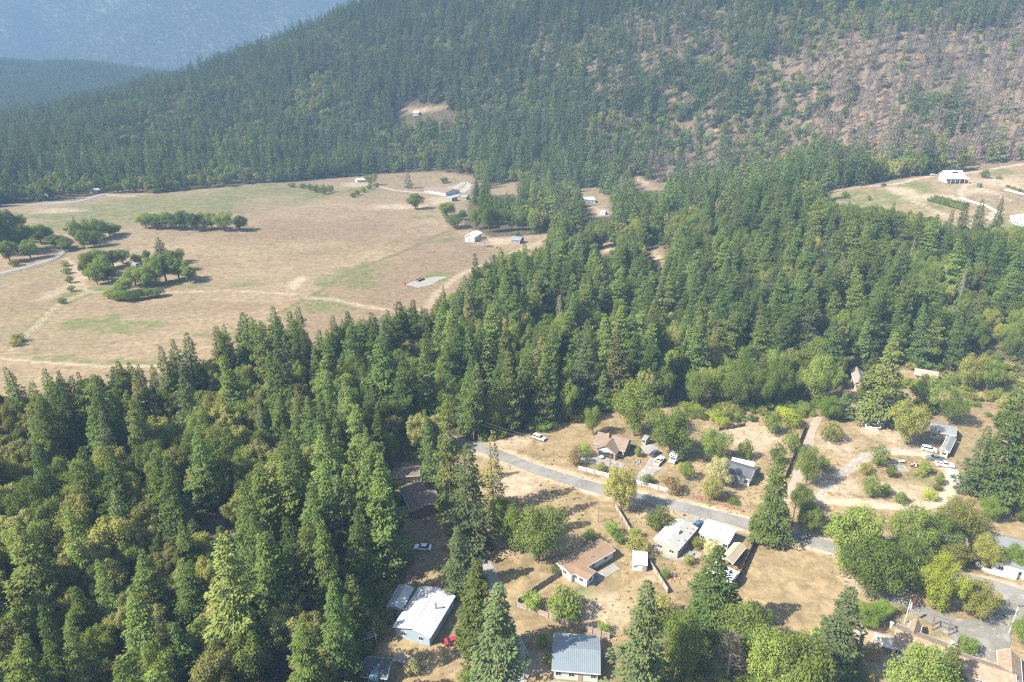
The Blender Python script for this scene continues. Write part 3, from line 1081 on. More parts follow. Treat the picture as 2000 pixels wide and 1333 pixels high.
def add_form(name, crown, trunk, fmat, tmat, H, rad):
    (cv, cf) = crown
    cm = np_mesh(name + '_crown', cv, [cf], [fmat])
    tm = None
    if trunk is not None:
        tv, tf = trunk
        tm = np_mesh(name + '_trunk', tv, [tf], [tmat], smooth_shade=True)
        jm = np_mesh(name, np.concatenate([cv, tv]), [np.concatenate([cf, tf + len(cv)])], [fmat, tmat], np.concatenate([np.zeros(len(cf), int), np.ones(len(tf), int)]))
    else:
        jm = cm
    o = bpy.data.objects.new('form_%03d' % len(FORMS), jm)
    FORM_COLL.objects.link(o)
    FORMS[name] = dict(crown=cm, trunk=tm, H=H, rad=rad, index=len(FORMS))


# near forms
for k, (mat, rad, base, taper, dens, gap, lop, dr) in enumerate([('fir', 5.2, 0.08, 0.82, 17, 0.10, 0.10, 0.35), ('fir_dark', 5.4, 0.10, 0.92, 17, 0.10, 0.0, 0.45), ('fir_olive', 5.0, 0.12, 0.76, 16, 0.18, 0.15, 0.30), ('fir_blue', 5.2, 0.08, 0.88, 17, 0.12, 0.1, 0.40),
                                                                 ('fir', 4.3, 0.20, 0.80, 17, 0.22, 0.2, 0.35), ('fir_dark', 5.0, 0.08, 0.80, 17, 0.14, 0.1, 0.50), ('fir_olive', 5.2, 0.10, 0.88, 16, 0.14, 0.1, 0.30), ('fir', 5.0, 0.26, 0.72, 15, 0.30, 0.25, 0.25),
                                                                 ('fir_dark', 4.8, 0.04, 1.12, 18, 0.06, 0.0, 0.30), ('fir_olive', 5.2, 0.30, 0.52, 15, 0.34, 0.30, 0.20), ('fir', 3.6, 0.06, 0.85, 20, 0.12, 0.05, 0.45), ('fir_dark', 5.2, 0.16, 0.78, 15, 0.42, 0.38, 0.40)]):
    add_form('fir%d' % k, fir_form(100 + k, 26, rad, base, 165, dens, dr, 0.56, taper, gap, lop), fir_trunk(), F[mat], BARK, 26.0, rad)
add_form('fir_faded', fir_form(131, 26, 4.4, 0.1, 150, 12, 0.45, 0.55, 0.9, 0.2, 0.1), fir_trunk(), F['fir_brown'], BARK, 26.0, 4.4)
add_form('cedar', fir_form(133, 24, 3.2, 0.04, 220, 20, 0.10, 0.48, 0.62, 0.04, 0.0), fir_trunk(24), F['fir_olive'], BARK, 24.0, 3.2)
add_form('dead_fir', twig_form(140, 22, 2.2, 0.15, 900, 1.0, 0.10), bare_form(141, 22, 2.6, 0.2, 60), F['dead'], BARK_GREY, 22.0, 2.6)
for k, mat in enumerate(['oak', 'oak', 'oak_light', 'oak']):
    add_form('oak%d' % k, crown_form(200 + k, 14, 5.6, 0.14, 30 + 4 * k, 17000, 0.34, 1.0, (0.17, 0.42), 0.20), crown_trunk(210 + k), F[mat], BARK, 14.9, 6.7)
for k, mat in enumerate(['madrone', 'madrone', 'olive', 'oak_light']):
    add_form('madrone%d' % k, crown_form(220 + k, 15, 4.6, 0.18, 34, 15000, 0.32, 1.0, (0.15, 0.34), 0.22), crown_trunk(230 + k, 15, 4.6), F[mat], BARK, 15.9, 5.5)
for nm, mat, sd_ in (('maple_yellow', 'yellow', 250), ('maple_bright', 'bright', 251), ('willow_olive', 'olive', 252), ('olive_grey', 'grey', 253), ('tree_rust', 'rust', 254), ('walnut', 'oak_light', 255), ('mix_yellow', 'olive', 256)):
    add_form(nm, crown_form(sd_, 12, 5.0, 0.10, 32, 15000, 0.30, 1.0, (0.16, 0.38), 0.22), crown_trunk(sd_ + 20, 12, 5.0, 0.2, 0.25), F[mat], BARK, 12.7, 6.0)
for nm, mat, sd_ in (('bush_green', 'oak', 270), ('bush_light', 'oak_light', 271), ('bush_bright', 'bright', 272), ('bush_yellow', 'yellow', 273), ('bush_olive', 'olive', 274), ('bush_rust', 'rust', 275), ('bush_grey', 'grey', 276)):
    add_form(nm, crown_form(sd_, 2.6, 1.9, 0.0, 17, 3000, 0.21, 1.0, (0.32, 0.5), 0.15), tubes([((0, 0, -0.4), (0, 0, 1.0), 0.1, 0.06), ((0, 0, 0.3), (0.5, 0.3, 1.4), 0.05, 0.02), ((0, 0, 0.3), (-0.4, 0.4, 1.5), 0.05, 0.02)], 5), F[mat], BARK, 2.85, 2.4)
add_form('bare_tree', twig_form(280, 14, 5.0, 0.25, 1500, 0.9, 0.06), bare_form(281, 14, 5.5, 0.22, 34, 0.3, 38, 6), F['dead'], BARK_GREY, 14.0, 5.0)
# far forms, fewer and larger sprays
for k, mat in enumerate(['fir', 'fir_dark', 'fir_blue', 'fir_olive', 'fir_dark', 'fir']):
    add_form('far_fir%d' % k, fir_form(300 + k, 26, 4.6 + 0.3 * (k % 3), 0.08, 60, 6.0, 0.35, 1.15, 0.88 + 0.06 * (k % 3), 0.1, 0.1), tubes([((0, 0, -2), (0, 0, 20), 0.35, 0.1)], 4), F[mat], BARK, 26.0, 4.8)
for k, mat in enumerate(['oak', 'madrone', 'olive', 'oak_light']):
    add_form('far_oak%d' % k, crown_form(320 + k, 13, 5.0, 0.12, 16, 1000, 1.0, 1.0, (0.26, 0.42)), tubes([((0, 0, -2), (0, 0, 7), 0.4, 0.2)], 4), F[mat], BARK, 13.8, 5.9)
for k in range(4):
    add_form('burnt%d' % k, twig_form(340 + k, 20, 2.0 + 0.3 * (k % 2), 0.10, 300, 1.6, 0.30), bare_form(350 + k, 20, 1.8, 0.3, 16, 0.36, 10, 0), F['burnt'], BARK_BURNT, 20.0, 2.0)
add_form('scorched_scrub', crown_form(360, 6, 3.4, 0.0, 12, 420, 0.9, 1.0, (0.3, 0.5), 0.3), tubes([((0, 0, -1), (0, 0, 3), 0.15, 0.05)], 4), F['scorch'], BARK, 6.0, 3.4)
add_form('green_scrub', crown_form(361, 5, 3.4, 0.0, 12, 420, 0.9, 1.0, (0.3, 0.5), 0.3), tubes([((0, 0, -1), (0, 0, 3), 0.15, 0.05)], 4), F['olive'], BARK, 5.0, 3.4)
add_form('rusty_tree', crown_form(362, 9, 3.6, 0.1, 12, 420, 1.0, 1.0, (0.3, 0.5), 0.3), tubes([((0, 0, -1), (0, 0, 4), 0.2, 0.08)], 4), F['rust'], BARK, 9.0, 3.6)
# mountain forms
for k, mat in enumerate(['fir', 'fir_dark', 'oak']):
    if mat == 'oak':
        add_form('mountain_oak', crown_form(372, 14, 6.0, 0.0, 8, 90, 3.6, 1.0, (0.4, 0.6)), None, F[mat], None, 14.0, 6.0)
    else:
        add_form('mountain_fir%d' % k, fir_form(370 + k, 28, 4.2, 0.05, 16, 1.6, 0.3, 4.2, 0.75, 0.1, 0.1), None, F[mat], None, 28.0, 4.2)


def place(form, name, x, y, H, rad, rz, label, cat, group=None, z=None):
    """one tree or shrub: an Empty at its foot with trunk and crown"""
    fm = FORMS[form]
    if z is None:
        z = float(ground(np.array([x]), np.array([y]))[0])
    e = empty(name, (x, y, z), rz)
    e.scale = (rad / fm['rad'] * (0.9 + 0.2 * ((x * 7.3) % 1)), rad / fm['rad'] * (0.9 + 0.2 * ((y * 5.7) % 1)), H / fm['H'])
    if H > 6:
        e.rotation_euler = (0.09 * (((x * 3.7) % 1) - 0.5), 0.09 * (((y * 4.1) % 1) - 0.5), rz)
    c = bpy.data.objects.new('crown', fm['crown'])
    COL.objects.link(c)
    c.parent = e
    if fm['trunk'] is not None:
        t = bpy.data.objects.new('trunk', fm['trunk'])
        COL.objects.link(t)
        t.parent = e
    tag(e, label, cat, group)
    return e


# ------------------------------------------------------------------ node group that sets the forms of a wood on its points
def scatter_group():
    ng = bpy.data.node_groups.new('wood_scatter', 'GeometryNodeTree')
    ng.interface.new_socket('Geometry', in_out='INPUT', socket_type='NodeSocketGeometry')
    ng.interface.new_socket('Geometry', in_out='OUTPUT', socket_type='NodeSocketGeometry')
    N = ng.nodes.new
    gi, go = N('NodeGroupInput'), N('NodeGroupOutput')
    ci = N('GeometryNodeCollectionInfo')
    ci.inputs['Collection'].default_value = FORM_COLL
    ci.inputs['Separate Children'].default_value = True
    ci.inputs['Reset Children'].default_value = True
    ip = N('GeometryNodeInstanceOnPoints')
    ip.inputs['Pick Instance'].default_value = True
    at = {}
    for nm, ty in (('form', 'INT'), ('turn', 'FLOAT_VECTOR'), ('size', 'FLOAT_VECTOR')):
        a = N('GeometryNodeInputNamedAttribute')
        a.data_type = ty
        a.inputs['Name'].default_value = nm
        at[nm] = a
    L = ng.links.new
    L(gi.outputs[0], ip.inputs['Points'])
    L(ci.outputs[0], ip.inputs['Instance'])
    L(at['form'].outputs['Attribute'], ip.inputs['Instance Index'])
    L(at['turn'].outputs['Attribute'], ip.inputs['Rotation'])
    L(at['size'].outputs['Attribute'], ip.inputs['Scale'])
    L(ip.outputs[0], go.inputs[0])
    return ng


SCATTER = scatter_group()


def wood(name, label, pts, form, H, rad, rot):
    """ONE stuff object holding every tree nobody could count"""
    if len(pts) == 0:
        return None
    me = bpy.data.meshes.new(name)
    me.vertices.add(len(pts))
    me.vertices.foreach_set('co', np.asarray(pts, np.float32).ravel())
    names = list(FORMS)
    fH = np.array([FORMS[n]['H'] for n in names])
    fR = np.array([FORMS[n]['rad'] for n in names])
    form = np.asarray(form, np.int32)
    sz = np.stack([rad / fR[form], rad / fR[form], H / fH[form]], 1).astype(np.float32)
    tn = np.zeros((len(pts), 3), np.float32)
    tn[:, 2] = rot
    tn[:, 0] = 0.09 * ((np.asarray(pts)[:, 0] * 3.7) % 1 - 0.5)
    tn[:, 1] = 0.09 * ((np.asarray(pts)[:, 1] * 4.1) % 1 - 0.5)
    a = me.attributes.new('form', 'INT', 'POINT')
    a.data.foreach_set('value', form)
    a = me.attributes.new('turn', 'FLOAT_VECTOR', 'POINT')
    a.data.foreach_set('vector', tn.ravel())
    a = me.attributes.new('size', 'FLOAT_VECTOR', 'POINT')
    a.data.foreach_set('vector', sz.ravel())
    me.update()
    o = link_mesh(name, me)
    md = o.modifiers.new('scatter', 'NODES')
    md.node_group = SCATTER
    tag(o, label, None, kind='stuff')
    return o
# ------------------------------------------------------------------ trees and shrubs one can point to
def height_for(x, y, top_py):
    """height that brings a tree standing at x, y up to a picture row"""
    z0 = float(ground(np.array([x]), np.array([y]))[0])
    v = (666.5 - top_py) / FPX
    return max(0.3, y * (v * CP - SP) / (CP + v * SP) + CAM_H - z0), z0


TAKEN = []          # (x, y, radius) of what already stands
HOUSES = []         # (x, y, radius) kept free of weeds, filled by the buildings
# form, name, category, base px, base py, top py, crown radius m, label
YARD_TREES = [
    ('oak0', 'oak_tree', 'oak tree', 1238, 852, 742, 8.8, 'large round dark oak directly behind the brown-roofed cottage'),
    ('oak1', 'oak_tree', 'oak tree', 1308, 892, 797, 8.0, 'large round oak shading the parked camper van'),
    ('oak3', 'oak_tree', 'oak tree', 1158, 850, 792, 3.6, 'small oak at the left corner of the brown-roofed cottage'),
    ('walnut', 'walnut_tree', 'walnut tree', 1392, 903, 836, 5.6, 'round green tree between the camper van and the black-roofed house'),
    ('olive_grey', 'olive_tree', 'olive tree', 1405, 952, 888, 4.2, 'silvery grey-green tree in front of the black-roofed house'),
    ('mix_yellow', 'garden_tree', 'tree', 1388, 980, 930, 3.9, 'olive green tree beside the red board fence at the road'),
    ('willow_olive', 'willow_tree', 'willow tree', 1212, 1000, 912, 5.2, 'loose olive willow leaning over the road by the white picket fence'),
    ('walnut', 'walnut_tree', 'walnut tree', 1052, 1096, 983, 8.0, 'spreading green walnut left of the orange-brown flat roof'),
    ('cedar', 'cedar_tree', 'cedar tree', 927, 1288, 1090, 3.9, 'narrow pointed olive cedar right of the blue house'),
    ('fir3', 'fir_tree', 'fir tree', 966, 1310, 1132, 6.4, 'grey-green fir with a bare lower trunk beside the pointed cedar'),
    ('fir3', 'fir_tree', 'fir tree', 903, 1150, 1028, 5.0, 'blue-green fir standing just above the pointed cedar'),
    ('fir2', 'fir_tree', 'fir tree', 884, 1020, 790, 5.6, 'tall yellow-olive fir right of the dark brown house'),
    ('fir3', 'fir_tree', 'fir tree', 916, 1075, 862, 7.0, 'broad blue-green fir overhanging the shaded driveway'),
    ('fir_faded', 'fir_tree', 'fir tree', 966, 1040, 848, 4.8, 'tall fading brownish fir at the left end of the road'),
    ('fir1', 'fir_tree', 'fir tree', 846, 960, 800, 4.4, 'green fir behind the dark brown house'),
    ('fir1', 'fir_tree', 'fir tree', 752, 1120, 893, 6.6, 'big dark fir left of the white sedan'),
    ('fir1', 'fir_tree', 'fir tree', 702, 1185, 985, 5.4, 'dark fir above the pale slatted pergola'),
    ('fir0', 'fir_tree', 'fir tree', 655, 1222, 1010, 5.4, 'green fir left of the pale slatted pergola'),
    ('fir5', 'fir_tree', 'fir tree', 676, 1330, 1120, 5.0, 'dark fir left of the dark cottage at the bottom'),
    ('fir5', 'fir_tree', 'fir tree', 700, 1125, 935, 5.6, 'dark fir left of the big one by the white sedan'),
    ('oak1', 'oak_tree', 'oak tree', 985, 1072, 965, 4.6, 'dark leafy tree at the right foot of the fading fir'),
    ('fir3', 'fir_tree', 'fir tree', 1248, 1395, 1135, 6.4, 'grey-green fir right of the ribbed metal roof'),
    ('fir_olive_big' if False else 'fir5', 'fir_tree', 'fir tree', 1382, 1240, 1062, 6.6, 'dark green fir overlapping the white metal shed'),
    ('oak2', 'oak_tree', 'oak tree', 1448, 1285, 1168, 6.5, 'broad oak at the foot of the dark fir by the metal shed'),
    ('oak0', 'oak_tree', 'oak tree', 1330, 1330, 1195, 6.0, 'leafy oak right of the grey-green fir at the bottom'),
    ('bare_tree', 'dead_tree', 'dead tree', 1420, 1330, 1235, 5.0, 'leafless greyish tree among the oaks at the bottom'),
    ('oak3', 'oak_tree', 'oak tree', 1495, 1370, 1235, 6.0, 'oak at the bottom edge right of the leafless tree'),
    ('oak1', 'oak_tree', 'oak tree', 1560, 1400, 1245, 6.6, 'oak at the bottom edge below the dry mown field'),
    ('fir3', 'fir_tree', 'fir tree', 1612, 1330, 1147, 6.6, 'grey-green fir at the lower edge of the dry mown field'),
    ('oak0', 'oak_tree', 'oak tree', 1770, 1410, 1256, 6.8, 'big oak in front of the long shingled roof'),
    ('fir2', 'fir_tree', 'fir tree', 1846, 1350, 1262, 3.0, 'slim young fir in front of the shingled roof'),
    ('oak1', 'oak_tree', 'oak tree', 1655, 1110, 990, 8.6, 'huge dark oak right of the dry mown field, upper one of two'),
    ('oak0', 'oak_tree', 'oak tree', 1692, 1165, 1052, 8.4, 'huge dark oak right of the dry mown field, lower one of two'),
    ('maple_bright', 'maple_tree', 'maple tree', 1690, 1224, 1180, 4.0, 'bright green round tree beside the flagpole garden'),
    ('maple_bright', 'maple_tree', 'maple tree', 1722, 1203, 1172, 2.8, 'small bright green tree between the oak and the flagpole'),
    ('maple_yellow', 'maple_tree', 'maple tree', 1822, 1190, 1088, 6.2, 'tall yellow-green maple beside the paved drive'),
    ('willow_olive', 'maple_tree', 'maple tree', 1902, 1205, 1140, 5.2, 'olive green round tree where the drive meets the road'),
    ('walnut', 'walnut_tree', 'walnut tree', 1775, 1078, 988, 7.2, 'light green walnut below the dirt loop, left of the mottled one'),
    ('mix_yellow', 'walnut_tree', 'walnut tree', 1868, 1058, 975, 7.2, 'mottled yellow-green tree below the dirt loop'),
    ('walnut', 'walnut_tree', 'walnut tree', 1830, 1080, 1005, 6.0, 'light green tree between the dirt loop and the yellow maple'),
    ('oak2', 'oak_tree', 'oak tree', 1765, 1120, 1045, 6.0, 'leafy tree between the huge oaks and the yellow maple'),
    ('willow_olive', 'willow_tree', 'willow tree', 1862, 1110, 1060, 4.6, 'olive shrubby tree left of the brown power pole'),
    ('maple_bright', 'maple_tree', 'maple tree', 1932, 1015, 968, 4.0, 'bright green tree under the big right-hand firs'),
    ('fir0', 'fir_tree', 'fir tree', 1500, 1052, 883, 6.0, 'full green fir standing beside the road bend by the mown field'),
    ('walnut', 'walnut_tree', 'walnut tree', 1562, 1000, 945, 3.8, 'small green tree right of the roadside fir, upper one'),
    ('oak1', 'oak_tree', 'oak tree', 1578, 1045, 985, 4.4, 'dark leafy tree right of the roadside fir, lower one'),
    ('walnut', 'walnut_tree', 'walnut tree', 1574, 948, 866, 5.0, 'fresh green tree at the dusty lane left of the dirt loop'),
    ('oak3', 'oak_tree', 'oak tree', 1606, 925, 893, 2.6, 'small dark tree right of the fresh green tree on the lane'),
    ('maple_bright', 'maple_tree', 'maple tree', 1618, 822, 772, 4.6, 'fresh green tree at the head of the dusty lane'),
    ('fir3', 'spruce_tree', 'spruce tree', 1645, 818, 768, 3.8, 'small blue spruce at the head of the dusty lane'),
    ('fir6', 'fir_tree', 'fir tree', 1712, 822, 650, 9.0, 'very broad olive conifer behind the white pool ring'),
    ('fir2', 'fir_tree', 'fir tree', 1690, 800, 690, 5.5, 'olive conifer right of the cream gabled house'),
    ('tree_rust' if False else 'mix_yellow', 'oak_tree', 'oak tree', 1768, 868, 778, 7.6, 'big brownish-green oak right of the white pool ring'),
    ('oak0', 'oak_tree', 'oak tree', 1800, 805, 730, 6.0, 'dark round oak behind the grey-roofed house'),
    ('walnut', 'walnut_tree', 'walnut tree', 1852, 830, 765, 5.8, 'green tree right behind the grey-roofed house'),
    ('mix_yellow', 'pine_tree', 'pine tree', 1888, 760, 685, 7.0, 'yellowish spreading tree in the brush at the right'),
    ('oak3', 'oak_tree', 'oak tree', 1925, 768, 700, 5.0, 'dark tree in the brush right of the yellowish spreading one'),
    ('fir5', 'fir_tree', 'fir tree', 1932, 985, 752, 8.4, 'massive dark fir right of the grey-roofed house'),
    ('fir1', 'fir_tree', 'fir tree', 1978, 970, 790, 7.4, 'massive dark fir at the right picture edge'),
    ('fir3', 'fir_tree', 'fir tree', 1898, 965, 835, 5.0, 'blue-green fir hugging the left of the massive dark fir'),
    ('oak1', 'oak_tree', 'oak tree', 1985, 1000, 910, 5.0, 'dark tree under the fir at the right picture edge'),
    ('willow_olive', 'garden_tree', 'tree', 1918, 1108, 1048, 4.2, 'olive conical garden tree inside the white wall'),
    ('maple_bright', 'garden_tree', 'tree', 1975, 1108, 1062, 3.6, 'bright green garden tree by the grey-roofed house at the right edge'),
    ('maple_bright', 'garden_tree', 'tree', 2004, 1262, 1205, 3.8, 'bright green tree cut by the right edge above the shingled roof'),
    ('oak1', 'oak_tree', 'oak tree', 1520, 792, 705, 6.0, 'dark oak at the wood edge above the yellow-green vines'),
    ('oak0', 'oak_tree', 'oak tree', 1590, 790, 690, 7.0, 'large dark oak left of the cream gabled house'),
    ('oak2', 'oak_tree', 'oak tree', 1440, 800, 715, 6.5, 'leafy oak at the wood edge above the dry back yards'),
    ('oak3', 'oak_tree', 'oak tree', 1360, 795, 720, 5.5, 'oak at the wood edge right of the big cottage oak'),
    ('madrone3', 'oak_tree', 'oak tree', 1105, 825, 735, 5.5, 'leafy tree at the wood edge above the sloping dry field'),
    ('fir_faded', 'fir_tree', 'fir tree', 905, 850, 770, 2.4, 'thin bare-trunked fir left of the overhead wires'),
    ('fir4', 'fir_tree', 'fir tree', 925, 862, 712, 3.6, 'half-bare fir standing over the overhead wires'),
    ('madrone0', 'madrone_tree', 'madrone tree', 820, 890, 800, 5.5, 'grey-green leafy tree above the shaded brown roofs'),
    ('bare_tree', 'dead_tree', 'dead tree', 135, 850, 752, 6.0, 'pinkish bare tree in the wood at the near meadow edge'),
    ('dead_fir', 'dead_fir_tree', 'dead tree', 1372, 622, 556, 2.0, 'whitened dead fir in the middle wood'),
    ('dead_fir', 'dead_fir_tree', 'dead tree', 1025, 560, 505, 2.6, 'grey dead fir at the wood edge by the sandy track'),
    ('dead_fir', 'dead_fir_tree', 'dead tree', 770, 800, 712, 3.0, 'greyish dying fir left of the tall middle firs'),
    ('dead_fir', 'dead_fir_tree', 'dead tree', 1768, 545, 465, 1.6, 'thin dead trunk in the firs below the knoll'),
    ('dead_fir', 'dead_fir_tree', 'dead tree', 1870, 600, 528, 1.6, 'thin dead trunk in the firs below the white porch house'),
    # meadow
    ('oak0', 'oak_tree', 'oak tree', 812, 409, 377, 8.0, 'lone oak on the meadow below the long ranch house'),
    ('oak1', 'oak_tree', 'oak tree', 873, 424, 394, 9.5, 'oak at the meadow edge above the white barn, upper one'),
    ('oak2', 'oak_tree', 'oak tree', 888, 446, 416, 8.5, 'oak at the meadow edge above the white barn, lower one'),
    ('oak3', 'oak_tree', 'oak tree', 903, 430, 410, 5.0, 'small oak right of the two meadow-edge oaks'),
    ('far_fir1', 'fir_tree', 'fir tree', 798, 368, 331, 5.0, 'dark conifer beside the white rail fence of the ranch house'),
    ('oak1', 'oak_tree', 'oak tree', 867, 358, 346, 6.0, 'round green tree right behind the long ranch house'),
    ('bare_tree', 'dead_tree', 'dead tree', 946, 483, 464, 6.0, 'leafless grey tree right of the white barn'),
    ('far_oak0', 'oak_tree', 'oak tree', 725, 362, 336, 8.0, 'green tree at the hedge end by the white rail fence'),
    ('oak0', 'oak_tree', 'oak tree', 1010, 462, 452, 3.0, 'small bush-like tree beside the small grey house'),
    ('fir5', 'fir_tree', 'fir tree', 148, 462, 424, 3.0, 'narrow dark conifer left of the meadow oak group'),
    ('fir1', 'fir_tree', 'fir tree', 318, 520, 464, 6.5, 'dark conifer rising from the meadow grove'),
    ('oak3', 'oak_tree', 'oak tree', 128, 452, 446, 2.2, 'tiny lone tree left of the narrow dark conifer'),
]
# groves on the meadow: (form choice, base px, base py, top py, radius), labelled by grove
GROVES = [
    ('oak standing in the long row of oaks across the meadow', 'oaks in the long meadow row', 'oak_tree',
     [(285, 446, 417, 9), (305, 448, 419, 8), (325, 447, 416, 9), (345, 449, 415, 9), (362, 448, 413, 9), (382, 452, 416, 9), (400, 449, 417, 8), (415, 448, 415, 9), (438, 451, 415, 10), (468, 452, 421, 9)]),
    ('oak in the dense group beside the narrow dark conifer', 'oaks beside the narrow conifer', 'oak_tree',
     [(158, 478, 434, 8), (175, 470, 430, 9), (195, 468, 428, 9), (215, 462, 436, 8), (185, 482, 452, 8), (165, 485, 450, 6), (225, 458, 440, 6)]),
    ('oak in the left half of the meadow grove', 'oaks in the left half of the meadow grove', 'oak_tree',
     [(178, 535, 492, 7), (198, 528, 487, 8), (222, 522, 488, 8), (240, 515, 488, 7), (190, 556, 515, 6), (212, 550, 520, 7), (205, 540, 500, 7), (175, 548, 510, 6)]),
    ('oak in the right half of the meadow grove', 'oaks in the right half of the meadow grove', 'oak_tree',
     [(265, 558, 522, 8), (285, 562, 520, 8), (305, 556, 512, 8), (325, 550, 496, 9), (350, 548, 505, 9), (372, 552, 520, 7), (340, 530, 490, 8), (300, 530, 500, 6), (268, 520, 497, 5), (288, 512, 490, 4), (350, 512, 488, 6), (245, 572, 545, 6)]),
    ('low tree in the green strip below the meadow grove', 'low trees below the meadow grove', 'willow_tree',
     [(215, 582, 568, 5), (232, 586, 570, 6), (252, 588, 570, 6), (272, 585, 566, 5), (290, 582, 566, 5), (308, 580, 562, 5), (240, 576, 552, 6)]),
    ('oak in the clump at the left edge by the farm lane', 'oaks at the left edge by the farm lane', 'oak_tree',
     [(5, 500, 412, 9), (20, 470, 410, 9), (35, 495, 440, 10), (55, 488, 436, 10), (80, 475, 440, 10), (95, 470, 446, 7), (60, 505, 470, 8), (20, 512, 470, 9), (40, 450, 420, 8), (-20, 480, 405, 12), (110, 486, 458, 8), (130, 488, 464, 7), (128, 492, 474, 5)]),
    ('round bush in the row beside the dirt track of the meadow', 'bushes along the meadow track', 'shrub',
     [(127, 520, 510, 3.6), (131, 535, 524, 3.6), (136, 553, 542, 3.2), (140, 570, 560, 2.6), (122, 593, 584, 3), (37, 668, 654, 4), (32, 676, 664, 3)]),
    ('bright bush where the lane enters the meadow', 'bushes by the lane', 'shrub', [(68, 498, 474, 3.2), (30, 520, 508, 4)]),
    ('dark tree of the belt behind the grey meadow house', 'belt trees behind the grey meadow house', 'oak_tree',
     [(930, 448, 405, 7), (955, 454, 398, 8), (975, 452, 410, 7), (1000, 450, 415, 7), (1020, 450, 405, 8), (945, 440, 380, 6), (1040, 452, 410, 6)]),
    ('tall conifer of the belt behind the white barn', 'belt conifers behind the white barn', 'fir_tree', [(950, 430, 372, 4.5), (968, 440, 380, 4.5), (990, 425, 378, 4.5), (1012, 440, 388, 4.5), (930, 400, 352, 4.5)]),
    ('low green shrub of the hedge below the wood', 'hedge shrubs below the wood', 'shrub',
     [(592, 368, 360, 5), (605, 372, 362, 5), (618, 376, 362, 6), (632, 380, 364, 6), (645, 376, 362, 5), (570, 366, 358, 5), (698, 382, 374, 4), (710, 376, 367, 4), (722, 370, 362, 4), (735, 366, 358, 4), (690, 386, 378, 4)]),
]
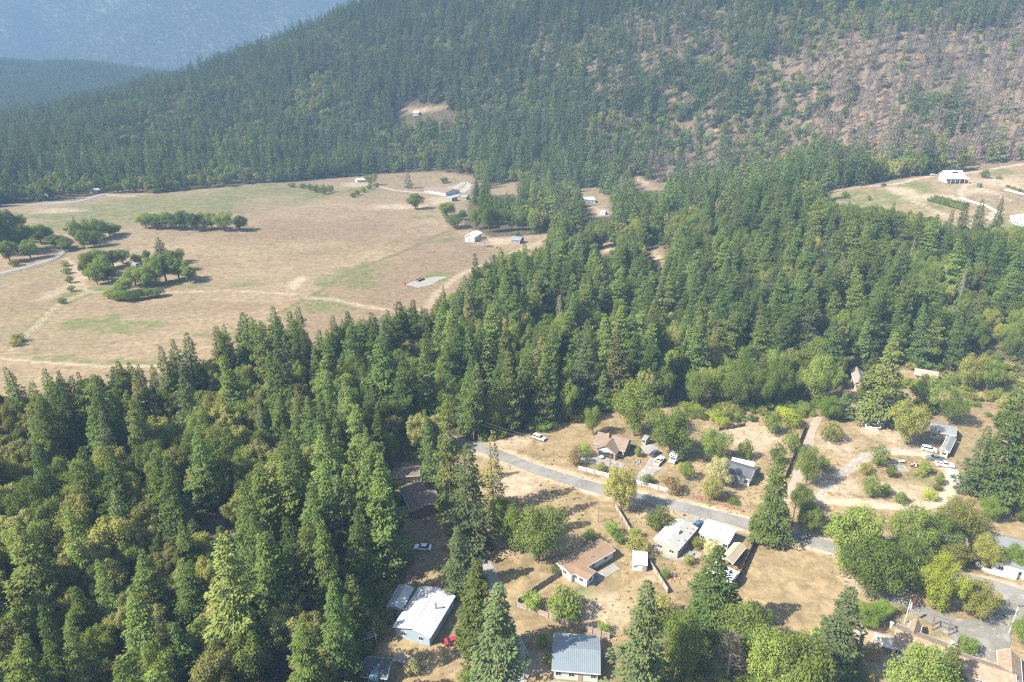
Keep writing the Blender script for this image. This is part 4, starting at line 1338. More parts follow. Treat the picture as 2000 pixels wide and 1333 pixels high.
# shrubs: form, px, base py, top py, radius, label
SHRUBS = [
    ('bush_bright', 1141, 892, 868, 3.2, 'bright green bush left of the cottage patio'), ('bush_rust', 1124, 908, 872, 3.4, 'brownish open bush left of the cottage patio'), ('bush_olive', 1175, 920, 906, 2.2, 'small olive bush behind the white picket fence'),
    ('bush_green', 1246, 893, 874, 1.8, 'slim green bush at the right corner of the cottage'), ('bush_light', 1263, 945, 926, 2.8, 'green bush behind the white picket fence by the gravel drive'), ('bush_rust', 1312, 962, 932, 4.0, 'reddish bush at the right end of the white picket fence'),
    ('bush_green', 1340, 936, 905, 3.2, 'green bush right of the camper van'), ('bush_yellow', 1330, 915, 904, 1.6, 'small yellow-green bush right of the camper van'), ('bush_rust', 1300, 945, 930, 2.2, 'dry brown bush behind the picket fence'),
    ('bush_light', 1287, 1036, 990, 4.6, 'large green bush left of the grey-roofed mobile home'), ('bush_light', 1268, 1018, 1003, 2.0, 'small green bush left of the large one by the mobile home'), ('bush_green', 1240, 1052, 1034, 2.6, 'dark green bush above the white shed'),
    ('bush_olive', 1245, 1080, 1046, 4.2, 'yellow-olive round bush right above the white shed'), ('bush_bright', 1194, 1046, 1020, 2.8, 'bright bush by the board fence, upper of two'), ('bush_bright', 1209, 1062, 1040, 2.4, 'bright bush by the board fence, lower of two'),
    ('bush_light', 1108, 1198, 1146, 5.0, 'large green bush in the yard of the orange-brown roof'), ('bush_green', 1092, 1208, 1172, 3.8, 'darker bush touching the large yard bush'), ('bush_bright', 1118, 1214, 1196, 2.2, 'small bright bush below the large yard bush'),
    ('bush_bright', 1040, 1188, 1160, 3.4, 'green vine heap in the corner of the grey board fence'), ('bush_green', 1150, 1052, 1035, 2.6, 'low dark bush above the orange-brown roof'), ('bush_light', 1085, 1120, 1106, 1.8, 'small bush at the left corner of the orange-brown roof'),
    ('bush_bright', 1180, 1235, 1220, 2.2, 'bright green bush behind the ribbed metal roof'), ('bush_grey', 805, 1315, 1284, 2.4, 'pale grey-green bush right of the dark cottage at the bottom'), ('bush_bright', 908, 1333, 1312, 2.2, 'bright low bush at the bottom below the cedar'),
    ('bush_light', 735, 1240, 1205, 3.0, 'green bush left of the blue house'), ('bush_light', 762, 1115, 1092, 3.0, 'lit leafy bush left of the white sedan'), ('bush_olive', 1280, 1210, 1160, 4.2, 'olive bush beside the grey-green fir at the bottom'),
    ('bush_olive', 1364, 1070, 1050, 2.6, 'round yellow-green bush between the mobile home and the white roof'), ('bush_olive', 1345, 1100, 1084, 2.2, 'clipped olive bush in the gravel garden'), ('bush_bright', 1299, 1130, 1112, 1.6, 'small palm-like bush in the gravel garden'),
    ('bush_grey', 1390, 1085, 1055, 3.0, 'grey-green bush in front of the white roof'), ('bush_light', 1432, 984, 972, 2.4, 'green bush behind the red board fence'), ('bush_green', 1455, 897, 862, 3.4, 'dark round bush in the dry back yard'), ('bush_green', 1515, 905, 868, 3.4, 'dark sparse bush left of the dusty lane'),
    ('bush_green', 1506, 848, 808, 4.2, 'round dark bush under the wood edge'), ('bush_yellow', 1545, 832, 800, 4.8, 'yellow-green vine heap at the wood edge'), ('bush_yellow', 1530, 812, 795, 3.6, 'yellow-green vine heap, the higher one'), ('bush_light', 1543, 882, 838, 4.2, 'green hedge heap on the dark board fence'),
    ('bush_olive', 1622, 862, 826, 5.0, 'broad green mound right of the dusty lane'), ('bush_yellow', 1400, 812, 800, 3.2, 'yellow-green bush at the wood edge above the back yard'), ('bush_yellow', 1358, 806, 790, 3.0, 'yellow-green bush behind the round green tree'), ('bush_yellow', 1410, 830, 815, 3.6, 'yellow-green low bush by the board fence of the back yard'),
    ('bush_green', 1713, 910, 873, 4.0, 'dark round tree-like bush on the upper dirt loop'), ('bush_olive', 1690, 924, 906, 3.2, 'brownish low bush left on the dirt loop'), ('bush_green', 1738, 932, 910, 2.4, 'small dark bush in the middle of the dirt loop'), ('bush_green', 1698, 972, 930, 3.8, 'dense dark bush in the loop garden, left one'),
    ('bush_light', 1728, 968, 944, 2.6, 'green bush in the loop garden right of the dense dark one'), ('bush_light', 1757, 984, 960, 2.6, 'green bush at the lower side of the loop garden'), ('bush_yellow', 1814, 976, 954, 2.8, 'yellow-green bush at the lower right of the loop garden'),
    ('bush_green', 1806, 926, 902, 3.0, 'dark bush right of the red tractor'), ('bush_green', 1832, 946, 926, 2.2, 'dark clipped bush at the right of the loop garden'), ('bush_green', 1830, 958, 946, 1.8, 'small clipped bush at the right of the loop garden'), ('bush_olive', 1795, 930, 914, 2.6, 'low bush below the red tractor'),
    ('bush_bright', 1886, 1278, 1246, 2.6, 'bright clipped bush on the paved forecourt edge'), ('bush_green', 1993, 1020, 1000, 2.4, 'dark bush at the right edge above the grey roof'), ('bush_olive', 1758, 1196, 1182, 1.4, 'tiny yellowish bush beside the flagpole'), ('bush_rust', 1700, 1290, 1256, 2.8, 'brownish bush left of the cream canvas roof'),
    ('bush_rust', 1832, 1178, 1165, 2.2, 'reddish low bush at the foot of the yellow maple'), ('bush_light', 1745, 1140, 1110, 4.0, 'green bush behind the lower huge oak'), ('bush_olive', 1790, 1150, 1120, 3.6, 'olive bush left of the yellow maple'), ('bush_olive', 1940, 745, 720, 4.2, 'olive brush heap at the right in the clearing'),
    ('bush_yellow', 1830, 800, 780, 3.6, 'yellow-green bush left behind the grey-roofed house'), ('bush_olive', 1965, 800, 770, 4.5, 'olive brush heap at the right edge of the clearing'), ('bush_light', 1650, 388, 372, 3.5, 'small green tree-bush on the green slope of the knoll'),
    ('bush_green', 1697, 392, 382, 2.0, 'tiny dark bush on the green slope of the knoll'), ('bush_light', 1922, 348, 330, 5.0, 'green bush right of the white porch house on the knoll'), ('bush_light', 1950, 350, 342, 3.0, 'low green bush farther right on the knoll'),
    ('bush_bright', 1060, 1260, 1240, 2.0, 'dark green bush left of the ribbed metal roof'), ('bush_green', 1075, 1300, 1275, 2.2, 'shaded bush at the left wall of the ribbed metal roof'),
]


def add_hand_trees():
    g = np.random.default_rng(11)
    for form, name, cat, px, py, top, rad, label in YARD_TREES:
        p = G(np.array([px]), np.array([py]))[0]
        H, z = height_for(p[0], p[1], top)
        H = min(H, 46)
        place(form, name, p[0], p[1], H, rad, g.uniform(0, 6.28), label, cat, z=z)
        TAKEN.append((p[0], p[1], rad * 0.8))
    for label, group, name, lst in GROVES:
        cat = {'oak_tree': 'oak tree', 'fir_tree': 'fir tree', 'shrub': 'shrub', 'willow_tree': 'willow tree'}[name]
        order = sorted(range(len(lst)), key=lambda i: lst[i][0])
        for rank, i in enumerate(order):
            px, py, top, rad = lst[i]
            p = G(np.array([px]), np.array([py]))[0]
            H, z = height_for(p[0], p[1], top - 2)
            form = {'oak_tree': ['oak0', 'oak1', 'oak3', 'madrone3', 'oak0'], 'fir_tree': ['fir1', 'fir0', 'fir5'], 'shrub': ['bush_green', 'bush_light', 'bush_olive'], 'willow_tree': ['oak2', 'oak3', 'willow_olive']}[name]
            form = form[int(g.integers(len(form)))]
            n = len(order)
            words = ['leftmost', 'second from left', 'third from left', 'fourth from left', 'fifth from left', 'sixth from left', 'seventh from left', 'eighth from left', 'ninth from left']
            if rank == n - 1:
                wd = 'rightmost'
            elif rank == n - 2 and n > 3:
                wd = 'second from right'
            elif rank == n - 3 and n > 5:
                wd = 'third from right'
            elif rank == n - 4 and n > 7:
                wd = 'fourth from right'
            elif rank == n - 5 and n > 9:
                wd = 'fifth from right'
            else:
                wd = words[min(rank, 8)]
            place(form, name, p[0], p[1], H, rad * 0.95, g.uniform(0, 6.28), label + ', ' + wd, cat, group, z=z)
            TAKEN.append((p[0], p[1], rad * 0.8))
    for form, px, py, top, rad, label in SHRUBS:
        p = G(np.array([px]), np.array([py]))[0]
        H, z = height_for(p[0], p[1], top)
        place(form, 'shrub', p[0], p[1], min(H, 9), rad * 0.88, g.uniform(0, 6.28), label, 'shrub', 'shrubs of the yards and gardens', z=z)
        TAKEN.append((p[0], p[1], rad * 0.8))


add_hand_trees()

# ------------------------------------------------------------------ the woods
# crowns of the treeline against the meadow and other firs whose tips stand out: tip px, tip py, height
TIPS = [(23, 719, 24), (86, 724, 22), (117, 726, 20), (152, 729, 20), (214, 715, 22), (229, 707, 25), (314, 679, 25), (336, 665, 26), (359, 657, 27), (422, 640, 26), (438, 638, 25), (468, 630, 24), (482, 613, 26), (497, 617, 25),
        (529, 601, 30), (575, 600, 27), (592, 640, 22), (648, 621, 26), (679, 610, 27), (702, 626, 24), (727, 612, 27), (771, 591, 29), (804, 589, 29), (932, 496, 30), (978, 484, 26), (1025, 477, 28), (958, 506, 26), (895, 555, 24), (865, 560, 22), (1050, 488, 22),
        (190, 765, 27), (250, 780, 25), (300, 880, 26), (345, 720, 28), (440, 700, 26), (530, 690, 28), (610, 680, 26), (640, 660, 28), (740, 660, 30), (830, 630, 30), (880, 620, 28), (910, 700, 30), (960, 600, 28), (1010, 560, 30),
        (720, 893, 30), (660, 935, 30), (690, 915, 26), (600, 955, 30), (470, 950, 30), (490, 1010, 28), (432, 1062, 34), (520, 1040, 28), (595, 1035, 28), (620, 985, 26), (590, 1225, 26), (320, 1215, 20), (230, 1300, 22), (130, 1000, 26), (300, 890, 27), (85, 1180, 24), (30, 1250, 24),
        (350, 1220, 18), (205, 880, 28), (150, 880, 26), (60, 860, 26), (380, 830, 28), (620, 790, 26), (555, 830, 28), (680, 760, 28), (780, 690, 30), (1000, 690, 30), (1080, 640, 30), (1150, 560, 30), (1210, 600, 30), (1290, 560, 30), (1330, 420, 30), (1260, 400, 28), (1440, 375, 32), (1480, 350, 30),
        (1520, 370, 30), (1560, 340, 30), (1600, 390, 26), (1660, 392, 22), (1710, 400, 22), (1745, 398, 20), (1800, 415, 22), (1860, 412, 20), (1890, 398, 20), (1925, 390, 22), (1960, 385, 22), (1830, 420, 24), (1640, 440, 26), (1700, 450, 28), (1770, 470, 28), (1880, 470, 28), (1960, 470, 28)]
# what the woods must not hide (outlines in the photograph)
KEEP_PX = [[(-80, 395), (300, 370), (740, 335), (860, 330), (905, 345), (905, 380), (1062, 452), (1060, 466), (1025, 480), (978, 490), (932, 502), (915, 532), (880, 572), (850, 582), (835, 602), (804, 594), (771, 596), (727, 617), (681, 615), (648, 627), (600, 640), (575, 605), (529, 607),
            (482, 619), (468, 635), (422, 645), (359, 662), (336, 670), (300, 692), (229, 714), (214, 722), (152, 736), (86, 732), (23, 728), (-80, 740)],
           [(1600, 378), (1700, 358), (1830, 338), (2050, 305), (2050, 430), (1960, 442), (1880, 444), (1840, 426), (1800, 416), (1760, 412), (1700, 400), (1640, 398)],
           [(1662, 714), (1706, 714), (1706, 765), (1640, 775)], [(1770, 705), (1845, 705), (1845, 745), (1770, 735)], [(1850, 690), (2050, 690), (2050, 800), (1850, 780)],
           [(768, 905), (900, 905), (900, 1400), (705, 1400), (700, 1280), (748, 1130), (780, 1060)], [(645, 1120), (680, 1120), (680, 1150), (645, 1150)],
           [(1130, 368), (1195, 368), (1198, 424), (1150, 424)], [(1168, 470), (1204, 470), (1204, 498), (1168, 498)], [(1270, 480), (1300, 480), (1300, 528), (1270, 528)],
           [(905, 445), (1070, 445), (1070, 480), (1010, 485), (905, 480)], [(775, 204), (888, 202), (888, 222), (775, 224)], [(1235, 335), (1300, 345), (1300, 372), (1240, 372)],
           [(930, 835), (1140, 800), (1140, 870), (930, 880)], [(380, 985), (425, 985), (425, 1040), (380, 1040)], [(1120, 432), (1145, 432), (1145, 450), (1120, 450)], [(955, 355), (1012, 352), (1012, 380), (955, 384)]]


def hidden_keep(x, y, z, H, rad):
    """does a tree there cover something that must stay in view?"""
    bad = np.zeros(np.shape(x), bool)
    for fz, fx in ((1.0, 0), (0.86, 0), (0.6, -0.45), (0.6, 0.45), (0.35, -0.8), (0.35, 0.8)):
        px, py, _ = project(x + rad * fx, y, z + H * fz)
        for poly in KEEP_PX:
            bad |= in_poly(px, py, poly)
    return bad


def grid_points(x0, x1, y0, y1, s, seed):
    g = np.random.default_rng(seed)
    X, Y = np.meshgrid(np.arange(x0, x1, s), np.arange(y0, y1, s))
    X = X + (g.random(X.shape) - 0.5) * s * 0.95 + (np.arange(X.shape[0]) % 2)[:, None] * s * 0.5
    Y = Y + (g.random(Y.shape) - 0.5) * s * 0.95
    return X.ravel(), Y.ravel(), g


def form_ids(names):
    return np.array([FORMS[n]['index'] for n in names])


NF_FIR, NF_FIRW = form_ids(['fir%d' % k for k in range(8)] + ['fir_faded', 'fir8', 'fir9', 'fir10', 'fir11']), np.array([.12, .13, .06, .08, .11, .13, .05, .05, .01, .08, .05, .05, .08])
NF_OAK = form_ids(['oak0', 'oak1', 'oak2', 'oak3'])
NF_MAD = form_ids(['madrone0', 'madrone1', 'madrone2', 'madrone3'])
FF_FIR = form_ids(['far_fir%d' % k for k in range(6)])
FF_OAK = form_ids(['far_oak%d' % k for k in range(4)])
FB = form_ids(['burnt%d' % k for k in range(4)])
SCR = form_ids(['scorched_scrub', 'green_scrub', 'rusty_tree'])
KIND_FIR, KIND_OAK, KIND_MAD, KIND_BURNT, KIND_SCRUB, KIND_DEAD = range(6)
T = {k: [] for k in ('x', 'y', 'z', 'H', 'r', 'form', 'kind', 'rot')}


def put(x, y, z, H, r, form, kind, rot):
    n = len(x)
    for k, v in zip(('x', 'y', 'z', 'H', 'r', 'form', 'kind', 'rot'), (x, y, z, H, r, form, kind, rot)):
        T[k].append(np.broadcast_to(v, (n,)).copy())


# firs with tips of their own
tip_xyz = []
gt = np.random.default_rng(21)
for px, py, H in TIPS:
    dx, dy, dz = (float(a) for a in ray(px, py))
    lo = hi = None
    ss = np.linspace(80, 900, 400)
    f = CAM_H + dz * ss - ground(dx * ss, dy * ss) - H
    k = np.argmax(f <= 0)
    if f[k] > 0:
        continue
    s = ss[k]
    x, y = dx * s, dy * s
    if float(open_ground(np.array([x]), np.array([y]))[0]) > 0.5:
        continue
    z = float(ground(np.array([x]), np.array([y]))[0])
    tip_xyz.append((x, y, z, H))
tip = np.array(tip_xyz)
put(tip[:, 0], tip[:, 1], tip[:, 2], tip[:, 3], tip[:, 3] * gt.uniform(0.165, 0.22, len(tip)), NF_FIR[gt.choice(8, len(tip), p=NF_FIRW[:8] / NF_FIRW[:8].sum())], KIND_FIR, gt.uniform(0, 6.28, len(tip)))


def clear_of(x, y, lst, extra=0.0):
    ok = np.ones(len(x), bool)
    for cx, cy, r in lst:
        ok &= (x - cx) ** 2 + (y - cy) ** 2 > (r + extra) ** 2
    return ok


def near_wood():
    x, y, g = grid_points(-620, 640, 74, 660, 6.0, 51)
    px, py, d = project(x, y, np.zeros_like(x))
    m = (px > -260) & (px < 2200) & (py > 330)
    x, y = x[m], y[m]
    m = open_ground(x, y) < 0.35
    for b in BURN:
        m &= ~(soft_poly(x, y, b, 12.0) > 0.4)
    x, y = x[m], y[m]
    m = clear_of(x, y, TAKEN, 1.0) & clear_of(x, y, [(a, b, 2.6) for a, b in tip[:, :2]])
    for c, w in ROADS:
        m &= seg_dist(x, y, c[::3]) > np.max(w) / 2 + 2.2
    x, y = x[m], y[m]
    z = ground(x, y)
    px, py, d = project(x, y, z)
    n = len(x)
    nb = fbm(x, y, 34, 61, 3)
    leafy = 0.26 + 0.40 * smooth(800, 500, px) * smooth(640, 760, py) + 0.25 * soft_px(px, py, [(1250, 440), (1500, 450), (1560, 560), (1380, 620), (1180, 560)], 30) + 0.3 * soft_px(px, py, [(1380, 640), (1700, 660), (1660, 800), (1150, 830), (1040, 760)], 30) \
        + 0.35 * soft_px(px, py, [(1720, 640), (2100, 600), (2100, 760), (1720, 740)], 20)
    broad = nb < np.quantile(nb, np.clip(leafy, 0, 1)) if False else nb + (g.random(n) - 0.5) * 0.28 < 0.36 + 0.30 * leafy
    H = np.where(broad, g.uniform(8, 17.5, n), np.where(g.random(n) < 0.24, g.uniform(9, 17, n), g.uniform(17, 31, n)) * (0.82 + 0.36 * fbm(x, y, 50, 71, 2)))
    r = np.where(broad, H * g.uniform(0.30, 0.44, n), H * g.uniform(0.175, 0.25, n))
    keep = g.random(n) < np.where(broad, 0.80, 0.88)
    ok = np.zeros(n, bool)
    for fct in (1.0, 0.85, 0.7, 0.55, 0.42):
        bad = hidden_keep(x, y, z, H * fct, r * fct)
        new = (~ok) & (~bad)
        H = np.where(new, H * fct, H)
        r = np.where(new, r * (0.5 + 0.5 * fct), r)
        ok |= new
    m = ok & keep
    x, y, z, H, r, broad, d, nb = (a[m] for a in (x, y, z, H, r, broad, d, nb))
    n = len(x)
    px, py, d = project(x, y, z)
    far = d > 470
    mad = g.random(n) < 0.35 + 0.4 * smooth(760, 500, px)
    form = np.where(broad, np.where(mad, NF_MAD[g.integers(0, 4, n)], NF_OAK[g.integers(0, 4, n)]), NF_FIR[g.choice(13, n, p=NF_FIRW / NF_FIRW.sum())])
    form = np.where(far, np.where(broad, FF_OAK[g.integers(0, 4, n)], FF_FIR[g.integers(0, 6, n)]), form)
    kind = np.where(broad, np.where(mad, KIND_MAD, KIND_OAK), KIND_FIR)
    dead = (~broad) & (g.random(n) < 0.007)
    form = np.where(dead, FORMS['dead_fir']['index'], form)
    kind = np.where(dead, KIND_DEAD, kind)
    r = np.where(dead, r * 0.75, r)
    put(x, y, z, H, r, form, kind, g.uniform(0, 6.28, n))


def soft_px(px, py, poly, w):
    return soft_poly(np.asarray(px, float), np.asarray(py, float), np.array(poly, float), w)


def hill_wood():
    x, y, g = grid_points(-1350, 1250, 560, 1560, 8.8, 81)
    z = ground(x, y)
    px, py, d = project(x, y, z)
    m = (px > -120) & (px < 2120) & (py > -60) & (py < 420)
    # the near wood already covers the ground this side of the hill
    inb = np.zeros(len(x), bool)
    for b in BURN:
        inb |= soft_poly(x, y, b, 12.0) > 0.4
    m &= (y >= 660) | inb
    x, y, z, px, py = (a[m] for a in (x, y, z, px, py))
    m = (open_ground(x, y) < 0.4) & clear_of(x, y, [t for t in TAKEN if t[1] > 550], 1.0)
    x, y, z, px, py = (a[m] for a in (x, y, z, px, py))
    n = len(x)
    burn = np.zeros(n)
    for b, wt in zip(BURN, (1.0, 0.6, 0.9)):
        burn = np.maximum(burn, soft_poly(x, y, b, 55.0) * wt)
    scrub = np.zeros(n)
    for b in SCRUB:
        scrub = np.maximum(scrub, soft_poly(x, y, b, 40.0))
    nb = fbm(x, y, 60, 91, 3)
    burn = burn * smooth(0.26, 0.5, fbm(x, y, 80, 21, 3) + 0.14)
    u = g.random(n)
    is_burn = u < burn * 0.90
    leafy = 0.20 + 0.35 * soft_px(px, py, [(330, 190), (520, 150), (660, 200), (640, 290), (400, 330), (250, 300)], 40) + 0.25 * scrub + 0.25 * smooth(320, 380, py)
    broad = (nb + (g.random(n) - 0.5) * 0.35 < 0.34 + 0.34 * leafy) & ~is_burn
    v = g.random(n)
    scr = is_burn & (v < 0.30)
    snag = is_burn & ~scr
    scr |= (~is_burn) & (g.random(n) < 0.13 * scrub)
    broad &= ~scr
    H = np.where(broad, g.uniform(9, 15, n), g.uniform(14, 33, n) * (0.8 + 0.4 * fbm(x, y, 70, 95, 2)))
    H = np.where(snag, g.uniform(12, 25, n), np.where(scr, g.uniform(2.5, 6, n), H))
    r = np.where(broad, H * g.uniform(0.32, 0.46, n), H * g.uniform(0.18, 0.25, n))
    r = np.where(snag, g.uniform(1.7, 3.0, n), np.where(scr, g.uniform(1.8, 3.6, n), r))
    form = np.where(broad, FF_OAK[g.choice(4, n, p=[.35, .25, .2, .2])], FF_FIR[g.choice(6, n, p=[.26, .10, .25, .13, .08, .18])])
    form = np.where(snag, FB[g.integers(0, 4, n)], np.where(scr, SCR[g.choice(3, n, p=[.62, .30, .08])], form))
    kind = np.where(broad, KIND_OAK, KIND_FIR)
    kind = np.where(snag, KIND_BURNT, np.where(scr, KIND_SCRUB, kind))
    keep = g.random(n) < np.where(is_burn, 0.80, np.where(scr, 0.8, 0.94 - 0.25 * scrub))
    keep &= ~hidden_keep(x, y, z, H, r)
    put(x[keep], y[keep], z[keep], H[keep], r[keep], form[keep], kind[keep], g.uniform(0, 6.28, keep.sum()))


near_wood()
hill_wood()
for k in T:
    T[k] = np.concatenate(T[k])
NT = len(T['x'])


def visible_pixels():
    """how much of each tree shows: outlines drawn far to near on a half-size grid"""
    W, Hh = 1000, 667
    tx, ty, td = project(T['x'], T['y'], T['z'] + T['H'])
    bx, by, bd = project(T['x'], T['y'], T['z'])
    buf = np.full((Hh, W), -1, np.int32)
    order = np.argsort(-td)
    rw = FPX * T['r'] / bd / 2
    cone = (T['kind'] == KIND_FIR) | (T['kind'] == KIND_BURNT) | (T['kind'] == KIND_DEAD)
    for i in order:
        y0, y1 = ty[i] / 2, by[i] / 2
        a, b = max(0, int(y0)), min(Hh - 1, int(y1))
        if b < a or tx[i] < -100 or tx[i] > 2100:
            continue
        for yy in range(a, b + 1):
            t = min(max((yy - y0) / max(y1 - y0, 1e-3), 0), 1)
            w = rw[i] * (t ** 0.8 if cone[i] else math.sqrt(max(0.05, 1 - (1.9 * t - 0.95) ** 2)))
            c = (tx[i] + (bx[i] - tx[i]) * t) / 2
            p, q = max(0, int(c - w)), min(W, int(c + w) + 1)
            if q > p:
                buf[yy, p:q] = i
    ids, cnt = np.unique(buf[buf >= 0], return_counts=True)
    out = np.zeros(NT, int)
    out[ids] = cnt
    return out, tx, (ty * 0.6 + by * 0.4), td


VIS, TPX, TPY, TDEP = visible_pixels()

LANDMARKS = [(135, 800, 'the pinkish bare tree'), (30, 740, 'the meadow corner at the left edge'), (250, 735, 'the lower meadow track end'), (400, 690, 'the near tip of the left pasture'), (560, 640, 'the lower wire fence end'), (700, 640, 'the dry field below the gravel pad'),
             (840, 600, 'the gravel pad with the trailer'), (935, 520, 'the sandy track bend'), (1050, 500, 'the sandy track end'), (660, 1140, 'the small shed in the shade'), (800, 970, 'the dark brown roof'), (826, 1080, 'the white sedan'), (725, 1300, 'the dark cottage at the bottom'),
             (300, 1260, 'the bare clearing at lower left'), (405, 1015, 'the sunlit gap in the left wood'), (30, 1300, 'the lower left corner'), (20, 1050, 'the left edge of the near wood'), (560, 900, 'the heart of the left wood'), (250, 920, 'the upper middle of the left wood'), (560, 1180, 'the lower right of the left wood'),
             (480, 780, 'the second row at the meadow'), (760, 740, 'the greyish dying fir'), (925, 800, 'the half-bare fir by the wires'), (1053, 840, 'the silver car on the sloping field'), (1160, 800, 'the small oak beside the cottage'), (1240, 740, 'the large cottage oak'), (1080, 680, 'the middle of the near wood'),
             (1180, 490, 'the dusty clearing left of centre'), (1285, 505, 'the small dusty clearing'), (1370, 590, 'the whitened dead fir'), (1500, 640, 'the back yard slope'), (1440, 780, 'the back yard wood edge'), (1580, 760, 'the oak by the cream house'), (1685, 740, 'the cream gabled house'),
             (1690, 400, 'the green slope of the knoll'), (1620, 400, 'the left tip of the knoll clearing'), (1840, 430, 'the crop rows on the knoll'), (1985, 430, 'the long white knoll building'), (1768, 510, 'the thin dead trunk below the knoll'), (1870, 580, 'the thin dead trunk at right'), (1960, 600, 'the right edge below the knoll'),
             (1890, 710, 'the brushy clearing at the right'), (1700, 620, 'the broad olive conifer'), (1400, 430, 'the crest left of the knoll'), (1300, 400, 'the draw left of the knoll crest'), (1150, 400, 'the long white roof in the trees'), (1000, 400, 'the belt behind the barn'), (960, 370, 'the ranch yard right of the loop drive'),
             (1220, 590, 'the wood below the dusty clearings'), (1600, 560, 'the middle slope below the knoll'), (1500, 470, 'the firs left of the knoll clearing'), (900, 660, 'the near wood shoulder')]
LMX = np.array([(a, b) for a, b, _ in LANDMARKS], float)
LM_HIT = [t for _, _, t in LANDMARKS]


def tree_labels(ids, noun, looks):
    """label every tree by its look and by what it stands beside; only trees nothing tells apart share one"""
    med = np.median(T['H'][ids])
    base = {}
    for i in ids:
        d = np.hypot(LMX[:, 0] - TPX[i], (LMX[:, 1] - TPY[i]))
        k = int(np.argmin(d))
        dx, dy = TPX[i] - LMX[k, 0], TPY[i] - LMX[k, 1]
        if d[k] < 28:
            rel = 'right at'
        elif abs(dx) > abs(dy):
            rel = 'right of' if dx > 0 else 'left of'
        else:
            rel = 'just above' if dy < 0 else 'just below'
        size = 'tall' if T['H'][i] > med * 1.1 else ('short' if T['H'][i] < med * 0.85 else 'middling')
        lab = '%s %s %s %s %s' % (size, looks[int(T['form'][i])], noun, rel, LM_HIT[k])
        base.setdefault(lab, []).append(i)
    out = {}
    for lab, lst in base.items():
        lst.sort(key=lambda i: TPX[i])
        if len(lst) == 1:
            out[lst[0]] = lab
        elif len(lst) == 2:
            if abs(TPX[lst[0]] - TPX[lst[1]]) > 8:
                out[lst[0]], out[lst[1]] = lab + ', left of two', lab + ', right of two'
            else:
                lst.sort(key=lambda i: TPY[i])
                out[lst[0]], out[lst[1]] = lab + ', upper of two', lab + ', lower of two'
        elif len(lst) == 3:
            for i, w in zip(lst, (', leftmost of three', ', middle of three', ', rightmost of three')):
                out[i] = lab + w
        elif len(lst) == 4:
            for i, w in zip(lst, (', leftmost of four', ', second of four', ', third of four', ', rightmost of four')):
                out[i] = lab + w
        else:
            words = ['leftmost', 'second from left', 'third from left', 'fourth from left', 'fifth from left', 'sixth from left', 'seventh from left']
            back = ['rightmost', 'second from right', 'third from right', 'fourth from right', 'fifth from right', 'sixth from right', 'seventh from right']
            n = len(lst)
            for r_, i in enumerate(lst):
                out[i] = lab + ', ' + (words[r_] if r_ < (n + 1) // 2 and r_ < 7 else back[min(n - 1 - r_, 6)])
    return out


LOOKS = {}
for nm, w in (('fir0', 'green'), ('fir1', 'dark'), ('fir2', 'olive'), ('fir3', 'blue-green'), ('fir4', 'green'), ('fir5', 'dark'), ('fir6', 'olive'), ('fir7', 'open-crowned'), ('fir8', 'dense dark'), ('fir9', 'flat-topped olive'), ('fir10', 'slim green'), ('fir11', 'ragged dark'), ('fir_faded', 'brownish'), ('oak0', 'dark'), ('oak1', 'dark'), ('oak2', 'light green'), ('oak3', 'dark'),
              ('madrone0', 'grey-green'), ('madrone1', 'grey-green'), ('madrone2', 'olive'), ('madrone3', 'light green'), ('dead_fir', 'grey'), ('far_fir0', 'green'), ('far_fir1', 'dark'), ('far_fir2', 'blue-green'), ('far_fir3', 'olive'), ('far_fir4', 'dark'), ('far_fir5', 'green'),
              ('far_oak0', 'dark'), ('far_oak1', 'grey-green'), ('far_oak2', 'olive'), ('far_oak3', 'light green'), ('burnt0', 'grey-brown'), ('burnt1', 'grey-brown'), ('burnt2', 'grey-brown'), ('burnt3', 'grey-brown')):
    LOOKS[FORMS[nm]['index']] = w
NAME_OF = {v['index']: k for k, v in FORMS.items()}
SINGLE = np.zeros(NT, bool)


def single_trees(kinds, limit, name, cat, noun, group, minpix=40):
    m = np.where(np.isin(T['kind'], kinds) & (VIS >= minpix))[0]
    m = m[np.argsort(-VIS[m])][:limit]
    labs = tree_labels(m, noun, LOOKS)
    for i in m:
        place(NAME_OF[int(T['form'][i])], name, T['x'][i], T['y'][i], T['H'][i], T['r'][i], T['rot'][i], labs[i], cat, group, z=T['z'][i])
        SINGLE[i] = True


single_trees([KIND_FIR], 285, 'fir_tree', 'fir tree', 'fir', 'firs of the near wood')
single_trees([KIND_OAK], 190, 'oak_tree', 'oak tree', 'oak', 'oaks of the near wood', 30)
single_trees([KIND_MAD], 200, 'madrone_tree', 'madrone tree', 'madrone', 'madrones of the near wood', 30)
single_trees([KIND_DEAD], 40, 'dead_fir_tree', 'dead tree', 'dead fir', 'dead firs of the near wood', 10)

